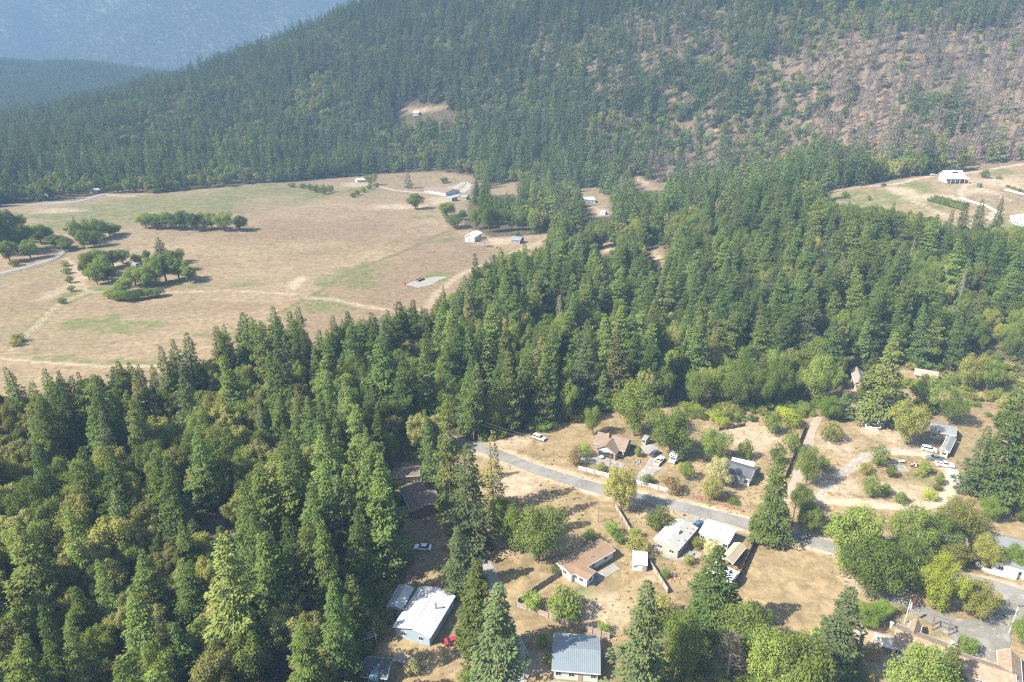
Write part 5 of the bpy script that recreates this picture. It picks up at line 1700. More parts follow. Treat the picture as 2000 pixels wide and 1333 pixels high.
# burnt trees on the hillside
LMX = np.array([(1260, 60), (1340, 40), (1400, 60), (1300, 110), (1520, 150), (1600, 120), (1680, 100), (1760, 80), (1860, 90), (1960, 60), (1620, 170), (1720, 160), (1820, 170), (1920, 160), (1990, 150), (1640, 230), (1740, 230), (1840, 240), (1940, 230), (1990, 260), (1700, 290), (1780, 310), (1860, 315), (1950, 300), (1620, 300), (1330, 330), (1420, 335)], float)
LM_HIT = ['the left upper scar', 'the top of the left scar', 'the right end of the left scar', 'the foot of the left scar', 'the left tip of the burn', 'the upper left burn', 'the top of the main burn', 'the high middle burn', 'the high right burn', 'the top right corner of the burn',
          'the left flank of the burn', 'the bare patch of the burn', 'the centre of the burn', 'the right centre of the burn', 'the right edge of the burn', 'the lower left burn', 'the open foot of the burn', 'the lower centre of the burn', 'the lower right burn', 'the lower right edge of the burn',
          'the burn foot by the track', 'the burn foot above the knoll', 'the slope behind the porch house', 'the slope right of the porch house', 'the lower left tip of the burn', 'the scrub draw', 'the scrub above the knoll crest']
single_trees([KIND_BURNT], 280, 'burnt_tree', 'burnt tree', 'burnt tree', 'burnt trees on the hillside', 3)


def rest(kinds, name, label):
    m = np.isin(T['kind'], kinds) & ~SINGLE
    wood(name, label, np.stack([T['x'][m], T['y'][m], T['z'][m]], 1), T['form'][m], T['H'][m], T['r'][m], T['rot'][m])


rest([KIND_FIR, KIND_DEAD], 'conifer_forest', 'dense green conifer forest covering the hillsides')
rest([KIND_OAK, KIND_MAD], 'broadleaf_forest', 'rounded broadleaf trees mixed into the hillside forest')
rest([KIND_BURNT], 'burnt_forest', 'grey-brown burnt trees on the scorched hillside')
rest([KIND_SCRUB], 'scrub_vegetation', 'brown and olive scrub on the scorched hillside')


def far_woods():
    x, y, g = grid_points(-3300, 300, 1500, 3450, 10.0, 83)
    z = ground(x, y)
    px, py, d = project(x, y, z)
    m = (px > -120) & (px < 900) & (py > -30) & (py < 320)
    x, y, z = x[m], y[m], z[m]
    n = len(x)
    H, b = g.uniform(16, 28, n), g.random(n) < 0.22
    H = np.where(b, H * 0.6, H)
    wood('ridge_forest', 'hazy conifer forest on the ridge behind the main hill', np.stack([x, y, z], 1), np.where(b, FF_OAK[g.integers(0, 3, n)], FF_FIR[g.integers(0, 6, n)]), H, np.where(b, H * 0.4, H * 0.17), g.uniform(0, 6.28, n))
    x, y, g = grid_points(-9600, 900, 5050, 10200, 23.0, 85)
    z = mountain_z(x, y)
    px, py, d = project(x, y, z)
    m = (px > -60) & (px < 860) & (py > -40)
    x, y, z = x[m], y[m], z[m]
    n = len(x)
    b = fbm(x, y, 160, 87, 3) + (g.random(n) - 0.5) * 0.3 < 0.42
    H = np.where(b, g.uniform(16, 26, n), g.uniform(30, 52, n))
    fi = form_ids(['mountain_fir0', 'mountain_fir1'])
    wood('mountain_forest', 'pale blue forest on the far mountainside', np.stack([x, y, z], 1), np.where(b, FORMS['mountain_oak']['index'], fi[g.integers(0, 2, n)]), H, np.where(b, H * 0.5, H * 0.19), g.uniform(0, 6.28, n))


far_woods()


def brush():
    polys = [[(1835, 700), (2060, 690), (2060, 880), (1960, 850), (1900, 800), (1850, 770)], [(1325, 792), (1650, 782), (1655, 812), (1560, 826), (1450, 832), (1350, 822)], [(1660, 760), (1850, 740), (1850, 790), (1800, 825), (1760, 800), (1680, 790)],
             [(1700, 1060), (1880, 1040), (1900, 1110), (1800, 1130), (1720, 1120)], [(760, 860), (860, 840), (930, 855), (860, 900), (780, 900)], [(700, 1130), (770, 1110), (760, 1230), (700, 1300)], [(1240, 1210), (1480, 1190), (1680, 1290), (1680, 1400), (1240, 1400)], [(940, 846), (1060, 832), (1140, 806), (1140, 818), (1060, 845), (940, 862)]]
    X, Y = [], []
    g = np.random.default_rng(123)
    for k, po in enumerate(polys):
        w = GP(po)
        x, y, _ = grid_points(w[:, 0].min(), w[:, 0].max(), w[:, 1].min(), w[:, 1].max(), 2.7, 130 + k)
        m = in_poly(x, y, w) & (fbm(x, y, 12, 140 + k, 2) > 0.40)
        X.append(x[m])
        Y.append(y[m])
    x, y = np.concatenate(X), np.concatenate(Y)
    k = np.ones(len(x), bool)
    for cx, cy, rr in HOUSES:
        k &= (x - cx) ** 2 + (y - cy) ** 2 > (rr * 0.85) ** 2
    for c, w in ROADS:
        k &= seg_dist(x, y, c[::3]) > np.max(w) / 2 + 1.0
    x, y = x[k], y[k]
    n = len(x)
    H = g.uniform(0.8, 3.6, n)
    ids = form_ids(['bush_green', 'bush_light', 'bush_olive', 'bush_bright', 'bush_yellow'])
    wood('brush_vegetation', 'tangled green brush along the wood edge and in the right clearing', np.stack([x, y, ground(x, y)], 1), ids[g.choice(5, n, p=[.34, .26, .26, .09, .05])], H, H * g.uniform(0.6, 0.95, n), g.uniform(0, 6.28, n))


def undergrowth():
    x, y, g = grid_points(-330, 330, 80, 470, 3.4, 97)
    px, py, d = project(x, y, np.zeros_like(x))
    m = (px > -60) & (px < 2060) & (py < 1500) & (open_ground(x, y) < 0.5) & (g.random(len(x)) < 0.5)
    x, y = x[m], y[m]
    for c, w in ROADS:
        k = seg_dist(x, y, c[::3]) > np.max(w) / 2 + 1.5
        x, y = x[k], y[k]
    z = ground(x, y)
    n = len(x)
    H = g.uniform(0.7, 3.4, n)
    ids = form_ids(['bush_green', 'bush_light', 'bush_olive', 'bush_rust'])
    wood('undergrowth', 'low brush and saplings under the trees', np.stack([x, y, z], 1), ids[g.choice(4, n, p=[.45, .2, .25, .1])], H, H * g.uniform(0.5, 0.9, n), g.uniform(0, 6.28, n))
    # straw tufts and weeds over the open yards
    x, y, g = grid_points(-60, 260, 85, 300, 1.9, 99)
    m = (soft_poly(x, y, YARD, 0.5) > 0.9) & ~in_poly(x, y, GP([(1470, 1055), (1600, 1075), (1640, 1160), (1690, 1240), (1560, 1240), (1430, 1190)])) & (fbm(x, y, 16, 77, 3) + (g.random(len(x)) - 0.5) * 0.3 > 0.52)
    x, y = x[m], y[m]
    for c, w in ROADS:
        k = seg_dist(x, y, c[::3]) > np.max(w) / 2 + 0.4
        x, y = x[k], y[k]
    k = np.ones(len(x), bool)
    for cx, cy, rr in HOUSES:
        k &= (x - cx) ** 2 + (y - cy) ** 2 > rr ** 2
    x, y = x[k], y[k]
    n = len(x)
    H = g.uniform(0.12, 0.45, n)
    ids = form_ids(['straw_tuft', 'bush_olive', 'straw_tuft', 'bush_green'])
    wood('weeds', 'straw tufts and weeds scattered over the dry yards', np.stack([x, y, ground(x, y)], 1), ids[g.choice(4, n, p=[.5, .12, .33, .05])], H, g.uniform(0.25, 0.6, n), g.uniform(0, 6.28, n))


add_form('straw_tuft', twig_form(390, 0.5, 0.4, 0.0, 60, 0.3, 0.06), None, foliage('straw', (0.30, 0.23, 0.12), (0.44, 0.34, 0.20)), None, 0.5, 0.4)
# ------------------------------------------------------------------ buildings
WHITE = paint('white_paint', (0.512, 0.505, 0.481), 0.6, 0.10, 0.5, 5, 0.08)
CREAM = paint('cream_siding', (0.354, 0.313, 0.245), 0.75, 0.12, 0.5, 5, 0.1)
BEIGE = paint('beige_siding', (0.299, 0.252, 0.197), 0.75, 0.12, 0.5, 5, 0.1)
BLUEW = paint('pale_blue_siding', (0.235, 0.300, 0.340), 0.75, 0.12, 0.5, 5, 0.1)
DKBLUE = paint('dark_blue_siding', (0.10, 0.17, 0.22), 0.75, 0.15, 0.5, 5, 0.1)
BROWNW = paint('brown_siding', (0.16, 0.11, 0.08), 0.8, 0.2, 0.6, 5, 0.15)
STONE = paint('stone_siding', (0.27, 0.20, 0.15), 0.85, 0.3, 1.5, 4, 0.3)
GREENW = paint('pale_green_siding', (0.40, 0.45, 0.38), 0.75, 0.12, 0.5, 5, 0.1)
R_BROWN = paint('brown_shingle', (0.160, 0.116, 0.088), 0.9, 0.18, 0.5, 7, 0.35, stain=(0.15, 0.115, 0.09))
R_ORANGE = paint('tan_rolled_roofing', (0.185, 0.120, 0.074), 0.9, 0.14, 0.35, 6, 0.15, stain=(0.150, 0.104, 0.066))
R_METAL = paint('galvanised_roof', (0.416, 0.416, 0.400), 0.45, 0.16, 0.35, 4, 0.05, 0.25, stain=(0.36, 0.32, 0.28))
R_GREYRIB = paint('grey_ribbed_metal', (0.165, 0.190, 0.205), 0.45, 0.10, 0.3, 4, 0.05, 0.2)
R_WHITE = paint('white_metal_roof', (0.658, 0.650, 0.623), 0.5, 0.06, 0.3, 4, 0.03)
R_PALE = paint('pale_coated_roof', (0.253, 0.241, 0.215), 0.85, 0.14, 0.4, 5, 0.1, stain=(0.34, 0.325, 0.295))
R_TAN = paint('tan_metal_roof', (0.301, 0.253, 0.166), 0.6, 0.10, 0.4, 4, 0.05)
R_GREY = paint('grey_shingle', (0.160, 0.160, 0.156), 0.9, 0.2, 0.5, 7, 0.3, stain=(0.15, 0.15, 0.148))
R_LGREY = paint('light_grey_shingle', (0.166, 0.166, 0.163), 0.9, 0.2, 0.5, 7, 0.3)
R_DARK = paint('black_shingle', (0.07, 0.07, 0.075), 0.9, 0.25, 0.5, 7, 0.3)
R_SHAKE = paint('weathered_shake', (0.204, 0.146, 0.099), 0.95, 0.3, 1.2, 5, 0.5, stain=(0.31, 0.225, 0.16))
R_RED = paint('faded_red_tile', (0.190, 0.135, 0.105), 0.9, 0.2, 0.5, 5, 0.3)
R_MOSS = paint('brown_mossy_roof', (0.125, 0.09, 0.07), 0.95, 0.3, 0.5, 5, 0.4, stain=(0.20, 0.13, 0.08))
R_GREENM = paint('green_metal_roof', (0.13, 0.33, 0.25), 0.5, 0.1, 0.3, 4, 0.05)
RUST = paint('rusty_metal', (0.24, 0.10, 0.04), 0.85, 0.3, 3, 9, 0.2)
STEEL = paint('dull_steel', (0.36, 0.36, 0.36), 0.45, 0.12, 1, 6, 0.05, 0.6)
DARK = paint('dark_parts_and_shade', (0.025, 0.023, 0.022), 0.9, 0.2, 1, 5, 0.0)  # near-black for dark parts, and for slabs that paint in porch shade
WOOD = paint('weathered_wood', (0.270, 0.225, 0.180), 0.9, 0.25, 1.2, 8, 0.25, stain=(0.20, 0.165, 0.135))
WOOD_DARK = paint('stained_wood', (0.13, 0.095, 0.075), 0.9, 0.25, 1.2, 8, 0.25)
WOOD_RED = paint('red_stained_wood', (0.22, 0.115, 0.08), 0.9, 0.2, 1.2, 8, 0.25)
POLE = paint('creosote_pole', (0.19, 0.12, 0.08), 0.9, 0.25, 1.2, 8, 0.2)
TERRA = paint('terracotta', (0.36, 0.16, 0.09), 0.85, 0.2, 1.2, 8, 0.2)
GLASS = glass()


def mbuild(mb, name, mat, parent, M=None):
    if M is not None:
        mb.v = [tuple(M @ Vector(p)) for p in mb.v]
    return mb.build(name, mat, parent)


def rect_px(A, B, Cc, h, z0):
    a, b, c = (at_z(p[0], p[1], z0 + h) for p in (A, B, Cc))
    ab = b - a
    L = float(np.linalg.norm(ab))
    ex = ab / L
    ey = np.array([-ex[1], ex[0]])
    w = float((c - b) @ ey)
    w = math.copysign(min(abs(w), max(0.85 * L + 1.5, 5.0)), w)
    cen = a + ab / 2 + ey * w / 2
    return cen, math.atan2(ex[1], ex[0]), L, abs(w)


def wing(root, origin, cen, ang, L, W, eave, rise, wall, roof, kind='gable', over=0.35, win=(2, 1), ribs=0.0, trim=None, door=True, base_z=0.0, win_size=(1.1, 1.0), open_side=False, rib_mat=None):
    """one block of a house under its root: walls, roof, windows, door"""
    M = Matrix.Translation((cen[0] - origin[0], cen[1] - origin[1], base_z)) @ Matrix.Rotation(ang, 4, 'Z')
    hl, hw = L / 2, W / 2
    l, w = hl - over, hw - over
    trim = trim or WHITE
    slope = rise / hw
    mb = MB()
    if open_side:
        for sx in (-1, 1):
            for sy in (-1, 1):
                p = MB().box(sx * l - 0.09, sx * l + 0.09, sy * w - 0.09, sy * w + 0.09, -0.4, eave + 0.02)
                mbuild(p, 'post', wall, root, M)
        mb.box(l - 0.12, l - 0.02, -w + 0.1, w - 0.1, 0.05, eave - 0.1)
    elif kind == 'gable':
        mb.prism([(-w, -0.7), (w, -0.7), (w, eave + slope * (hw - w) - 0.14), (0, eave + rise - 0.14), (-w, eave + slope * (hw - w) - 0.14)], 'x', -l, l)
    elif kind == 'shed':
        mb.prism([(-w, -0.7), (w, -0.7), (w, eave + rise - 0.2), (-w, eave - 0.12)], 'x', -l, l)
    else:
        mb.box(-l, l, -w, w, -0.7, eave - 0.02)
    mbuild(mb, 'wall', wall, root, M)
    rf = MB()
    th = 0.14
    if kind == 'gable':
        rf.quad((-hl, -hw, eave), (hl, -hw, eave), (hl, 0, eave + rise), (-hl, 0, eave + rise), th)
        rf.quad((hl, hw, eave), (-hl, hw, eave), (-hl, 0, eave + rise), (hl, 0, eave + rise), th)
    elif kind == 'shed':
        rf.quad((-hl, -hw, eave), (hl, -hw, eave), (hl, hw, eave + rise), (-hl, hw, eave + rise), th)
    elif kind == 'hip':
        r = min(hw, hl * 0.85)
        e = eave
        rf.add([(-hl, -hw, e), (hl, -hw, e), (hl, hw, e), (-hl, hw, e), (-hl + r, 0, e + rise), (hl - r, 0, e + rise), (-hl, -hw, e - th), (hl, -hw, e - th), (hl, hw, e - th), (-hl, hw, e - th)],
               [(0, 1, 5, 4), (1, 2, 5), (2, 3, 4, 5), (3, 0, 4), (0, 6, 7, 1), (1, 7, 8, 2), (2, 8, 9, 3), (3, 9, 6, 0), (6, 9, 8, 7)])
    else:
        rf.box(-hl, hl, -hw, hw, eave, eave + 0.18)
    ro = mbuild(rf, 'roof', roof, root, M)
    if kind == 'gable':
        rc = MB().prism([(-0.16, eave + rise - 0.16 * slope + 0.02), (0, eave + rise + 0.035), (0.16, eave + rise - 0.16 * slope + 0.02)], 'x', -hl - 0.01, hl + 0.01)
        mbuild(rc, 'ridge_cap', roof, ro, M)
        for sx in (-1, 1):
            fb = MB()
            for sy in (-1, 1):
                x0, x1 = sx * (hl + 0.005), sx * (hl + 0.045)
                fb.quad((x0, sy * (hw + 0.01), eave + 0.01), (x0, 0, eave + rise + 0.02), (x0, 0, eave + rise - 0.2), (x0, sy * (hw + 0.01), eave - 0.2), 0.04)
            mbuild(fb, 'bargeboard', trim, ro, M)
    if kind in ('gable', 'shed', 'hip', 'flat'):
        for sy in (-1, 1):
            if kind == 'shed' and sy > 0:
                continue
            g = MB().box(-hl, hl, sy * hw - 0.05 + sy * 0.055, sy * hw + 0.05 + sy * 0.055, eave - 0.19, eave - 0.04)
            mbuild(g, 'gutter', trim, ro, M)
    if ribs:
        rb = MB()
        n = max(2, int(L / ribs))
        for k in range(n + 1):
            x = -hl + L * k / n
            if kind == 'gable':
                for sy in (-1, 1):
                    rb.quad((x - 0.03, sy * hw, eave + 0.045), (x + 0.03, sy * hw, eave + 0.045), (x + 0.03, 0, eave + rise + 0.045), (x - 0.03, 0, eave + rise + 0.045), 0.05 * -sy)
            elif kind == 'shed':
                rb.quad((x - 0.03, -hw, eave + 0.045), (x + 0.03, -hw, eave + 0.045), (x + 0.03, hw, eave + rise + 0.045), (x - 0.03, hw, eave + rise + 0.045), 0.05)
        s = mbuild(rb, 'roof_seams', rib_mat or roof, ro, M)
        s['kind'] = 'stuff'
    if open_side:
        return M, ro
    ww, wh = win_size
    zc = min(1.55, eave * 0.58)

    def window(cx, cy, nx, ny):
        f, p = MB(), MB()
        tx, ty = -ny, nx
        a = lambda t, o, z: (cx + tx * t + nx * o, cy + ty * t + ny * o, z)
        for t0, t1, z0, z1 in ((-ww / 2 - .09, ww / 2 + .09, zc + wh / 2, zc + wh / 2 + .09), (-ww / 2 - .09, ww / 2 + .09, zc - wh / 2 - .09, zc - wh / 2), (-ww / 2 - .09, -ww / 2, zc - wh / 2, zc + wh / 2), (ww / 2, ww / 2 + .09, zc - wh / 2, zc + wh / 2), (-.025, .025, zc - wh / 2, zc + wh / 2)):
            f.quad(a(t0, .06, z0), a(t1, .06, z0), a(t1, .06, z1), a(t0, .06, z1), .08)
        p.quad(a(-ww / 2, .025, zc - wh / 2), a(ww / 2, .025, zc - wh / 2), a(ww / 2, .025, zc + wh / 2), a(-ww / 2, .025, zc + wh / 2), .03)
        o = mbuild(f, 'window', trim, root, M)
        mbuild(p, 'pane', GLASS, o, M)

    for sy in (-1, 1):
        n = win[0]
        for k in range(n):
            x = -l + 2 * l * (k + 0.5) / n + (0.25 if k % 2 else -0.2)
            if door and k == n // 2 and n > 1:
                d = MB().box(x - 0.46, x + 0.46, sy * w - 0.04 + sy * 0.045, sy * w + 0.04 + sy * 0.045, 0.05, 2.08 if eave > 2.2 else eave - 0.15)
                dd = mbuild(d, 'door', paint('door_paint', (0.24, 0.19, 0.16), 0.6), root, M)
                mbuild(MB().box(x + 0.32, x + 0.38, sy * w + sy * 0.10 - 0.03, sy * w + sy * 0.10 + 0.03, 0.98, 1.08), 'handle', STEEL, dd, M)
            else:
                window(x, sy * w, 0, sy)
    for sx in (-1, 1):
        for k in range(win[1]):
            window(sx * l, -w + 2 * w * (k + 0.5) / win[1], sx, 0)
    return M, ro


def house(name, label, A, B, Cc, eave, rise, wall, roof, cat='house', **kw):
    """A -> B runs along the ridge, B -> C across it: three corners of the roof edge in the photograph"""
    q = G(np.array([(A[0] + Cc[0]) / 2]), np.array([(A[1] + Cc[1]) / 2 + 8]))[0]
    z0 = float(q[2])
    cen, ang, L, W = rect_px(A, B, Cc, eave, z0)
    z0 = float(ground(np.array([cen[0]]), np.array([cen[1]]))[0])
    root = empty(name, (cen[0], cen[1], z0))
    tag(root, label, cat)
    M, ro = wing(root, cen, cen, ang, L, W, eave, rise, wall, roof, **kw)
    HOUSES.append((cen[0], cen[1], math.hypot(L, W) / 2 + 0.3))
    return root, cen, z0, M, ro


def add_wing(root, origin, z0, A, B, Cc, eave, rise, wall, roof, **kw):
    cen, ang, L, W = rect_px(A, B, Cc, eave, z0)
    HOUSES.append((cen[0], cen[1], math.hypot(L, W) / 2 + 0.3))
    return wing(root, origin, cen, ang, L, W, eave, rise, wall, roof, **kw)


def roof_z(x, y, W, eave, rise):
    return eave + rise * (1 - abs(y) / (W / 2))


def pipe(ro, M, x, y, z, h, r, mat=STEEL, name='vent_pipe', cap=True):
    mb = MB().tube((x, y, z - 0.3), (x, y, z + h), r, n=10)
    if cap:
        mb.tube((x, y, z + h), (x, y, z + h + 0.08), r * 1.7, n=10)
    mbuild(mb, name, mat, ro, M)


# 1 ribbed grey metal roof at the bottom
rt, cen, z0, M, ro = house('ranch_house', 'pale green house with a grey ribbed metal roof at the bottom', (1077, 1309), (1173, 1317), (1174, 1241), 2.9, 1.1, GREENW, R_GREYRIB, ribs=0.42, win=(4, 1), over=0.5)
mbuild(MB().box(-5.2, -0.4, -7.0, -5.2, 0.02, 0.16), 'porch_slab', CONCRETE, rt, M)
# 2 orange-brown low roof
rt, cen, z0, M, ro = house('flat_roof_house', 'white house with a low orange-brown roof and side patio', (1086, 1100), (1172, 1053), (1204, 1074), 2.7, 0.45, WHITE, R_ORANGE, win=(3, 1), over=0.45)
add_wing(rt, cen, z0, (1094, 1106), (1147, 1134), (1163, 1116), 2.66, 0.3, WHITE, R_ORANGE, win=(2, 1), over=0.4, door=False)
pipe(ro, M, 0.5, -1.2, 3.0, 0.8, 0.09)
pipe(ro, M, -3.5, 1.5, 2.9, 0.4, 0.12)
pt = at_z(1190, 1092, 0.05) - np.array(cen)
mbuild(MB().box(-5.0, 6.0, -6.6, -4.0, 0.02, 0.14), 'patio', CONCRETE, rt, M)
# 3 pale blue house, galvanised gable
rt, cen, z0, M, ro = house('blue_house', 'pale blue house with a light galvanised gable roof', (840, 1246), (889, 1164), (820, 1146), 3.0, 1.25, BLUEW, R_METAL, ribs=1.1, win=(4, 2), over=0.4)
pipe(ro, M, 1.0, -2.4, 3.7, 1.3, 0.16, RUST, 'rusty_chimney')
dk = MB()
for k in range(9):
    dk.box(-13.2 + 0.27 * k, -12.96 + 0.27 * k, -3.0, 1.6, 0.62, 0.68)
mbuild(dk, 'deck', WOOD, rt, M)['kind'] = 'stuff'
for k in range(4):
    mbuild(MB().box(-13.5 - 0.3 * k, -13.2 - 0.3 * k, -2.6, -1.2, 0.45 - 0.14 * k, 0.5 - 0.14 * k), 'step', WOOD, rt, M)
rt, cen, z0, M, ro = house('garden_shed', 'small pale blue shed left of the galvanised house roof', (786, 1191), (808, 1148), (782, 1137), 2.3, 0.7, BLUEW, R_METAL, cat='shed', ribs=0.9, win=(1, 1), over=0.2)
# 4 dark cottage at the bottom
rt, cen, z0, M, ro = house('dark_cottage', 'dark blue cottage with a dark shingle roof at the bottom', (704, 1322), (756, 1326), (757, 1286), 2.5, 1.2, DKBLUE, R_DARK, win=(3, 1), over=0.3)
mbuild(MB().prism([(-0.9, 2.2), (0.9, 2.2), (0.9, 3.0), (0, 3.7), (-0.9, 3.0)], 'y', -3.1, -0.6), 'dormer', DKBLUE, ro, M)
pipe(ro, M, 0.6, -0.8, 3.3, 0.9, 0.12)
# 5 brown houses in the shade of the firs
rt, cen, z0, M, ro = house('brown_house', 'dark brown house under the firs with a low gable roof', (802, 1000), (780, 955), (842, 944), 2.8, 1.1, BROWNW, R_MOSS, win=(2, 1), over=0.5)
rt, cen, z0, M, ro = house('brown_garage', 'grey-walled garage with a brown roof in the firs\' shade', (768, 933), (820, 929), (817, 910), 2.5, 1.0, BEIGE, R_MOSS, cat='garage', win=(2, 1), over=0.4)
house('small_shed', 'small light-roofed shed deep in the shade of the left wood', (648, 1138), (668, 1144), (672, 1130), 2.2, 0.5, WOOD, R_METAL, cat='shed', win=(1, 0), over=0.2)
house('small_shed', 'low grey shed roof in the wood left of the tall firs', (737, 905), (758, 903), (757, 893), 2.2, 0.5, WOOD, R_LGREY, cat='shed', win=(1, 0), over=0.2)
# 6 cottage
rt, cen, z0, M, ro = house('stone_cottage', 'brown-roofed stone cottage with a front gable and patio', (1160, 866), (1220, 882), (1235, 862), 2.7, 2.6, STONE, R_BROWN, win=(4, 2), over=0.45)
w = 3.2
mbuild(MB().prism([(-w, 0), (w, 0), (w, 2.6), (0, 4.4), (-w, 2.6)], 'y', -6.4, -1.0), 'front_gable_wall', STONE, rt, M)
gr = MB()
gr.quad((-w - 0.4, -6.8, 2.5), (0, -6.8, 4.65), (0, 0.2, 4.65), (-w - 0.4, 0.2, 2.5), -0.14)
gr.quad((0, -6.8, 4.65), (w + 0.4, -6.8, 2.5), (w + 0.4, 0.2, 2.5), (0, 0.2, 4.65), -0.14)
mbuild(gr, 'front_gable_roof', R_BROWN, rt, M)
mbuild(MB().box(-1.9, -1.1, -1.4, -0.6, 3.6, 6.0), 'chimney', STONE, ro, M)
mbuild(MB().box(-1.7, -1.3, -1.2, -0.8, 6.0, 6.3), 'chimney_pot', TERRA, ro, M)
mbuild(MB().box(-2.6, 2.6, -6.5, -6.43, 0.4, 2.3), 'porch_shade_panel', DARK, rt, M)  # dark slab on the solid gable wall paints the shade of a porch
mbuild(MB().prism([(-2.4, 2.6), (2.4, 2.6), (0, 3.9)], 'y', -6.56, -6.42), 'gable_panel', WHITE, rt, M)
mbuild(MB().box(-8.5, 7.0, -11.5, -6.45, -0.2, 0.1), 'patio', CONCRETE, rt, M)
house('small_shed', 'small grey-roofed open shed behind the cottage by the drive', (1254, 857), (1262, 860), (1264, 850), 2.3, 0.8, WOOD, R_LGREY, cat='shed', win=(1, 0), over=0.2)
# 7 black-roofed house
rt, cen, z0, M, ro = house('black_roof_house', 'white-trimmed house with a black roof behind the silvery tree', (1400, 918), (1466, 938), (1478, 914), 2.8, 1.5, WHITE, R_DARK, win=(4, 1), over=0.4)
add_wing(rt, cen, z0, (1425, 912), (1470, 922), (1478, 906), 2.5, 0.4, WHITE, R_WHITE, kind='shed', win=(1, 0), over=0.2)
# 8 mobile home
rt, cen, z0, M, ro = house('mobile_home', 'beige mobile home with a pale grey roof and rooftop cooler', (1325, 1075), (1363, 1031), (1315, 1012), 3.0, 0.7, BEIGE, R_PALE, win=(4, 2), over=0.2, win_size=(1.3, 0.9))
mbuild(MB().box(-0.7, 0.5, -1.0, 0.2, 3.3, 4.45), 'cooler', WHITE, ro, M)
for k, (x, y) in enumerate(((-3, -2), (-1.8, -3.2), (3.2, -1.6), (4, -2.8), (2.0, -3.0), (5.2, 1.5))):
    pipe(ro, M, x, y, 3.35, 0.25, 0.09)
mbuild(MB().box(-3.6, -1.4, -6.2, -4.6, 0.3, 0.6), 'entry_steps', STEEL, rt, M)
# 9 white-roofed house
rt, cen, z0, M, ro = house('white_roof_house', 'cream house with a bright white metal roof beside the road', (1365, 1040), (1424, 1062), (1444, 1041), 2.9, 0.8, CREAM, R_WHITE, ribs=0.9, kind='shed', win=(4, 1), over=0.3)
pipe(ro, M, 0.5, 0.3, 3.4, 0.9, 0.1, DARK)
pipe(ro, M, -0.4, -0.4, 3.3, 1.3, 0.06, DARK)
# 10, 11 carport and metal shed
house('carport', 'open carport with a tan gable roof by the stained fence', (1431, 1102), (1457, 1070), (1436, 1058), 2.6, 0.9, WOOD_DARK, R_TAN, cat='carport', open_side=True, over=0.25)
house('metal_shed', 'white metal shed with a low gable under the dark fir', (1380, 1117), (1427, 1140), (1446, 1119), 2.7, 0.8, R_WHITE, R_WHITE, cat='shed', ribs=0.8, win=(1, 0), over=0.1, door=False)
# 12 small white shed
house('white_shed', 'small white shed with a two-tone roof by the board fence', (1235, 1101), (1265, 1104), (1261, 1082), 2.3, 0.6, WHITE, R_WHITE, cat='shed', kind='shed', win=(2, 0), over=0.15, win_size=(0.7, 0.5))
# 13 grey-roofed house at the right
rt, cen, z0, M, ro = house('grey_roof_house', 'grey-shingled house with a lower garage wing beside the massive firs', (1818, 842), (1868, 852), (1880, 826), 2.9, 1.3, CREAM, R_GREY, win=(3, 1), over=0.4)
add_wing(rt, cen, z0, (1836, 879), (1850, 852), (1868, 856), 2.5, 0.7, CREAM, R_LGREY, win=(1, 1), over=0.3, door=False)
house('small_shed', 'tiny white shed at the right end of the dirt loop', (1859, 927), (1874, 929), (1877, 919), 2.2, 0.4, WHITE, R_WHITE, cat='shed', win=(1, 0), over=0.1, door=False)
# 14 houses in the trees
rt, cen, z0, M, ro = house('cream_house', 'cream house with a brown-grey gable roof among the trees', (1692, 752), (1682, 725), (1665, 736), 2.9, 1.8, CREAM, paint('taupe_shingle', (0.200, 0.168, 0.136), 0.9, 0.2, 0.5, 7, 0.3), win=(3, 2), over=0.4)
rt, cen, z0, M, ro = house('hidden_house', 'light tan roof half hidden behind the broad olive conifer', (1786, 730), (1832, 738), (1835, 727), 2.8, 1.5, TERRA, paint('light_tan_roof', (0.258, 0.202, 0.151), 0.9, 0.2, 0.5, 7, 0.3), win=(3, 1), over=0.4)
# 15 right edge house
rt, cen, z0, M, ro = house('grey_flat_house', 'long white house with a flat pale grey roof at the right edge', (1938, 1096), (1930, 1040), (2035, 1060), 3.1, 0.5, WHITE, paint('grey_flat_roof', (0.158, 0.163, 0.163), 0.8, 0.12, 0.4, 5, 0.1), kind='flat', win=(3, 3), over=0.3)
# 16 shingled complex
rt, cen, z0, M, ro = house('shingled_house', 'sprawling brown-shingled house with several wings at the lower right', (1742, 1262), (1846, 1304), (1866, 1262), 2.9, 1.7, CREAM, R_SHAKE, win=(4, 1), over=0.5)
pipe(ro, M, -6, 1, 3.9, 0.9, 0.25, WHITE, 'vent_pipe')
pipe(ro, M, 1, -2.0, 3.6, 0.5, 0.12, WHITE)
pipe(ro, M, 5, 1.2, 3.8, 0.4, 0.12, WHITE)
add_wing(rt, cen, z0, (1793, 1252), (1801, 1222), (1776, 1222), 2.8, 1.4, CREAM, R_SHAKE, win=(2, 1), over=0.4, door=False)
add_wing(rt, cen, z0, (1868, 1312), (1985, 1352), (2002, 1316), 2.9, 1.5, CREAM, R_SHAKE, win=(3, 1), over=0.5)
add_wing(rt, cen, z0, (1950, 1322), (1948, 1270), (1993, 1280), 2.8, 1.6, CREAM, R_SHAKE, win=(2, 1), over=0.4, door=False)
mbuild(MB().box(7.0, 7.1, 6.6, 9.0, 0.2, 2.0), 'porch_shade_panel', DARK, rt, M)  # thin dark slab, porch shade given as colour; nothing is hollowed out
cv, cz, *_ = house('canvas_shelter', 'cream canvas shelter roof left of the shingled house', (1708, 1256), (1748, 1268), (1745, 1246), 2.6, 0.9, CREAM, paint('cream_canvas', (0.384, 0.339, 0.269), 0.9, 0.08, 0.4, 5, 0.05), cat='shelter', open_side=True, over=0.15)
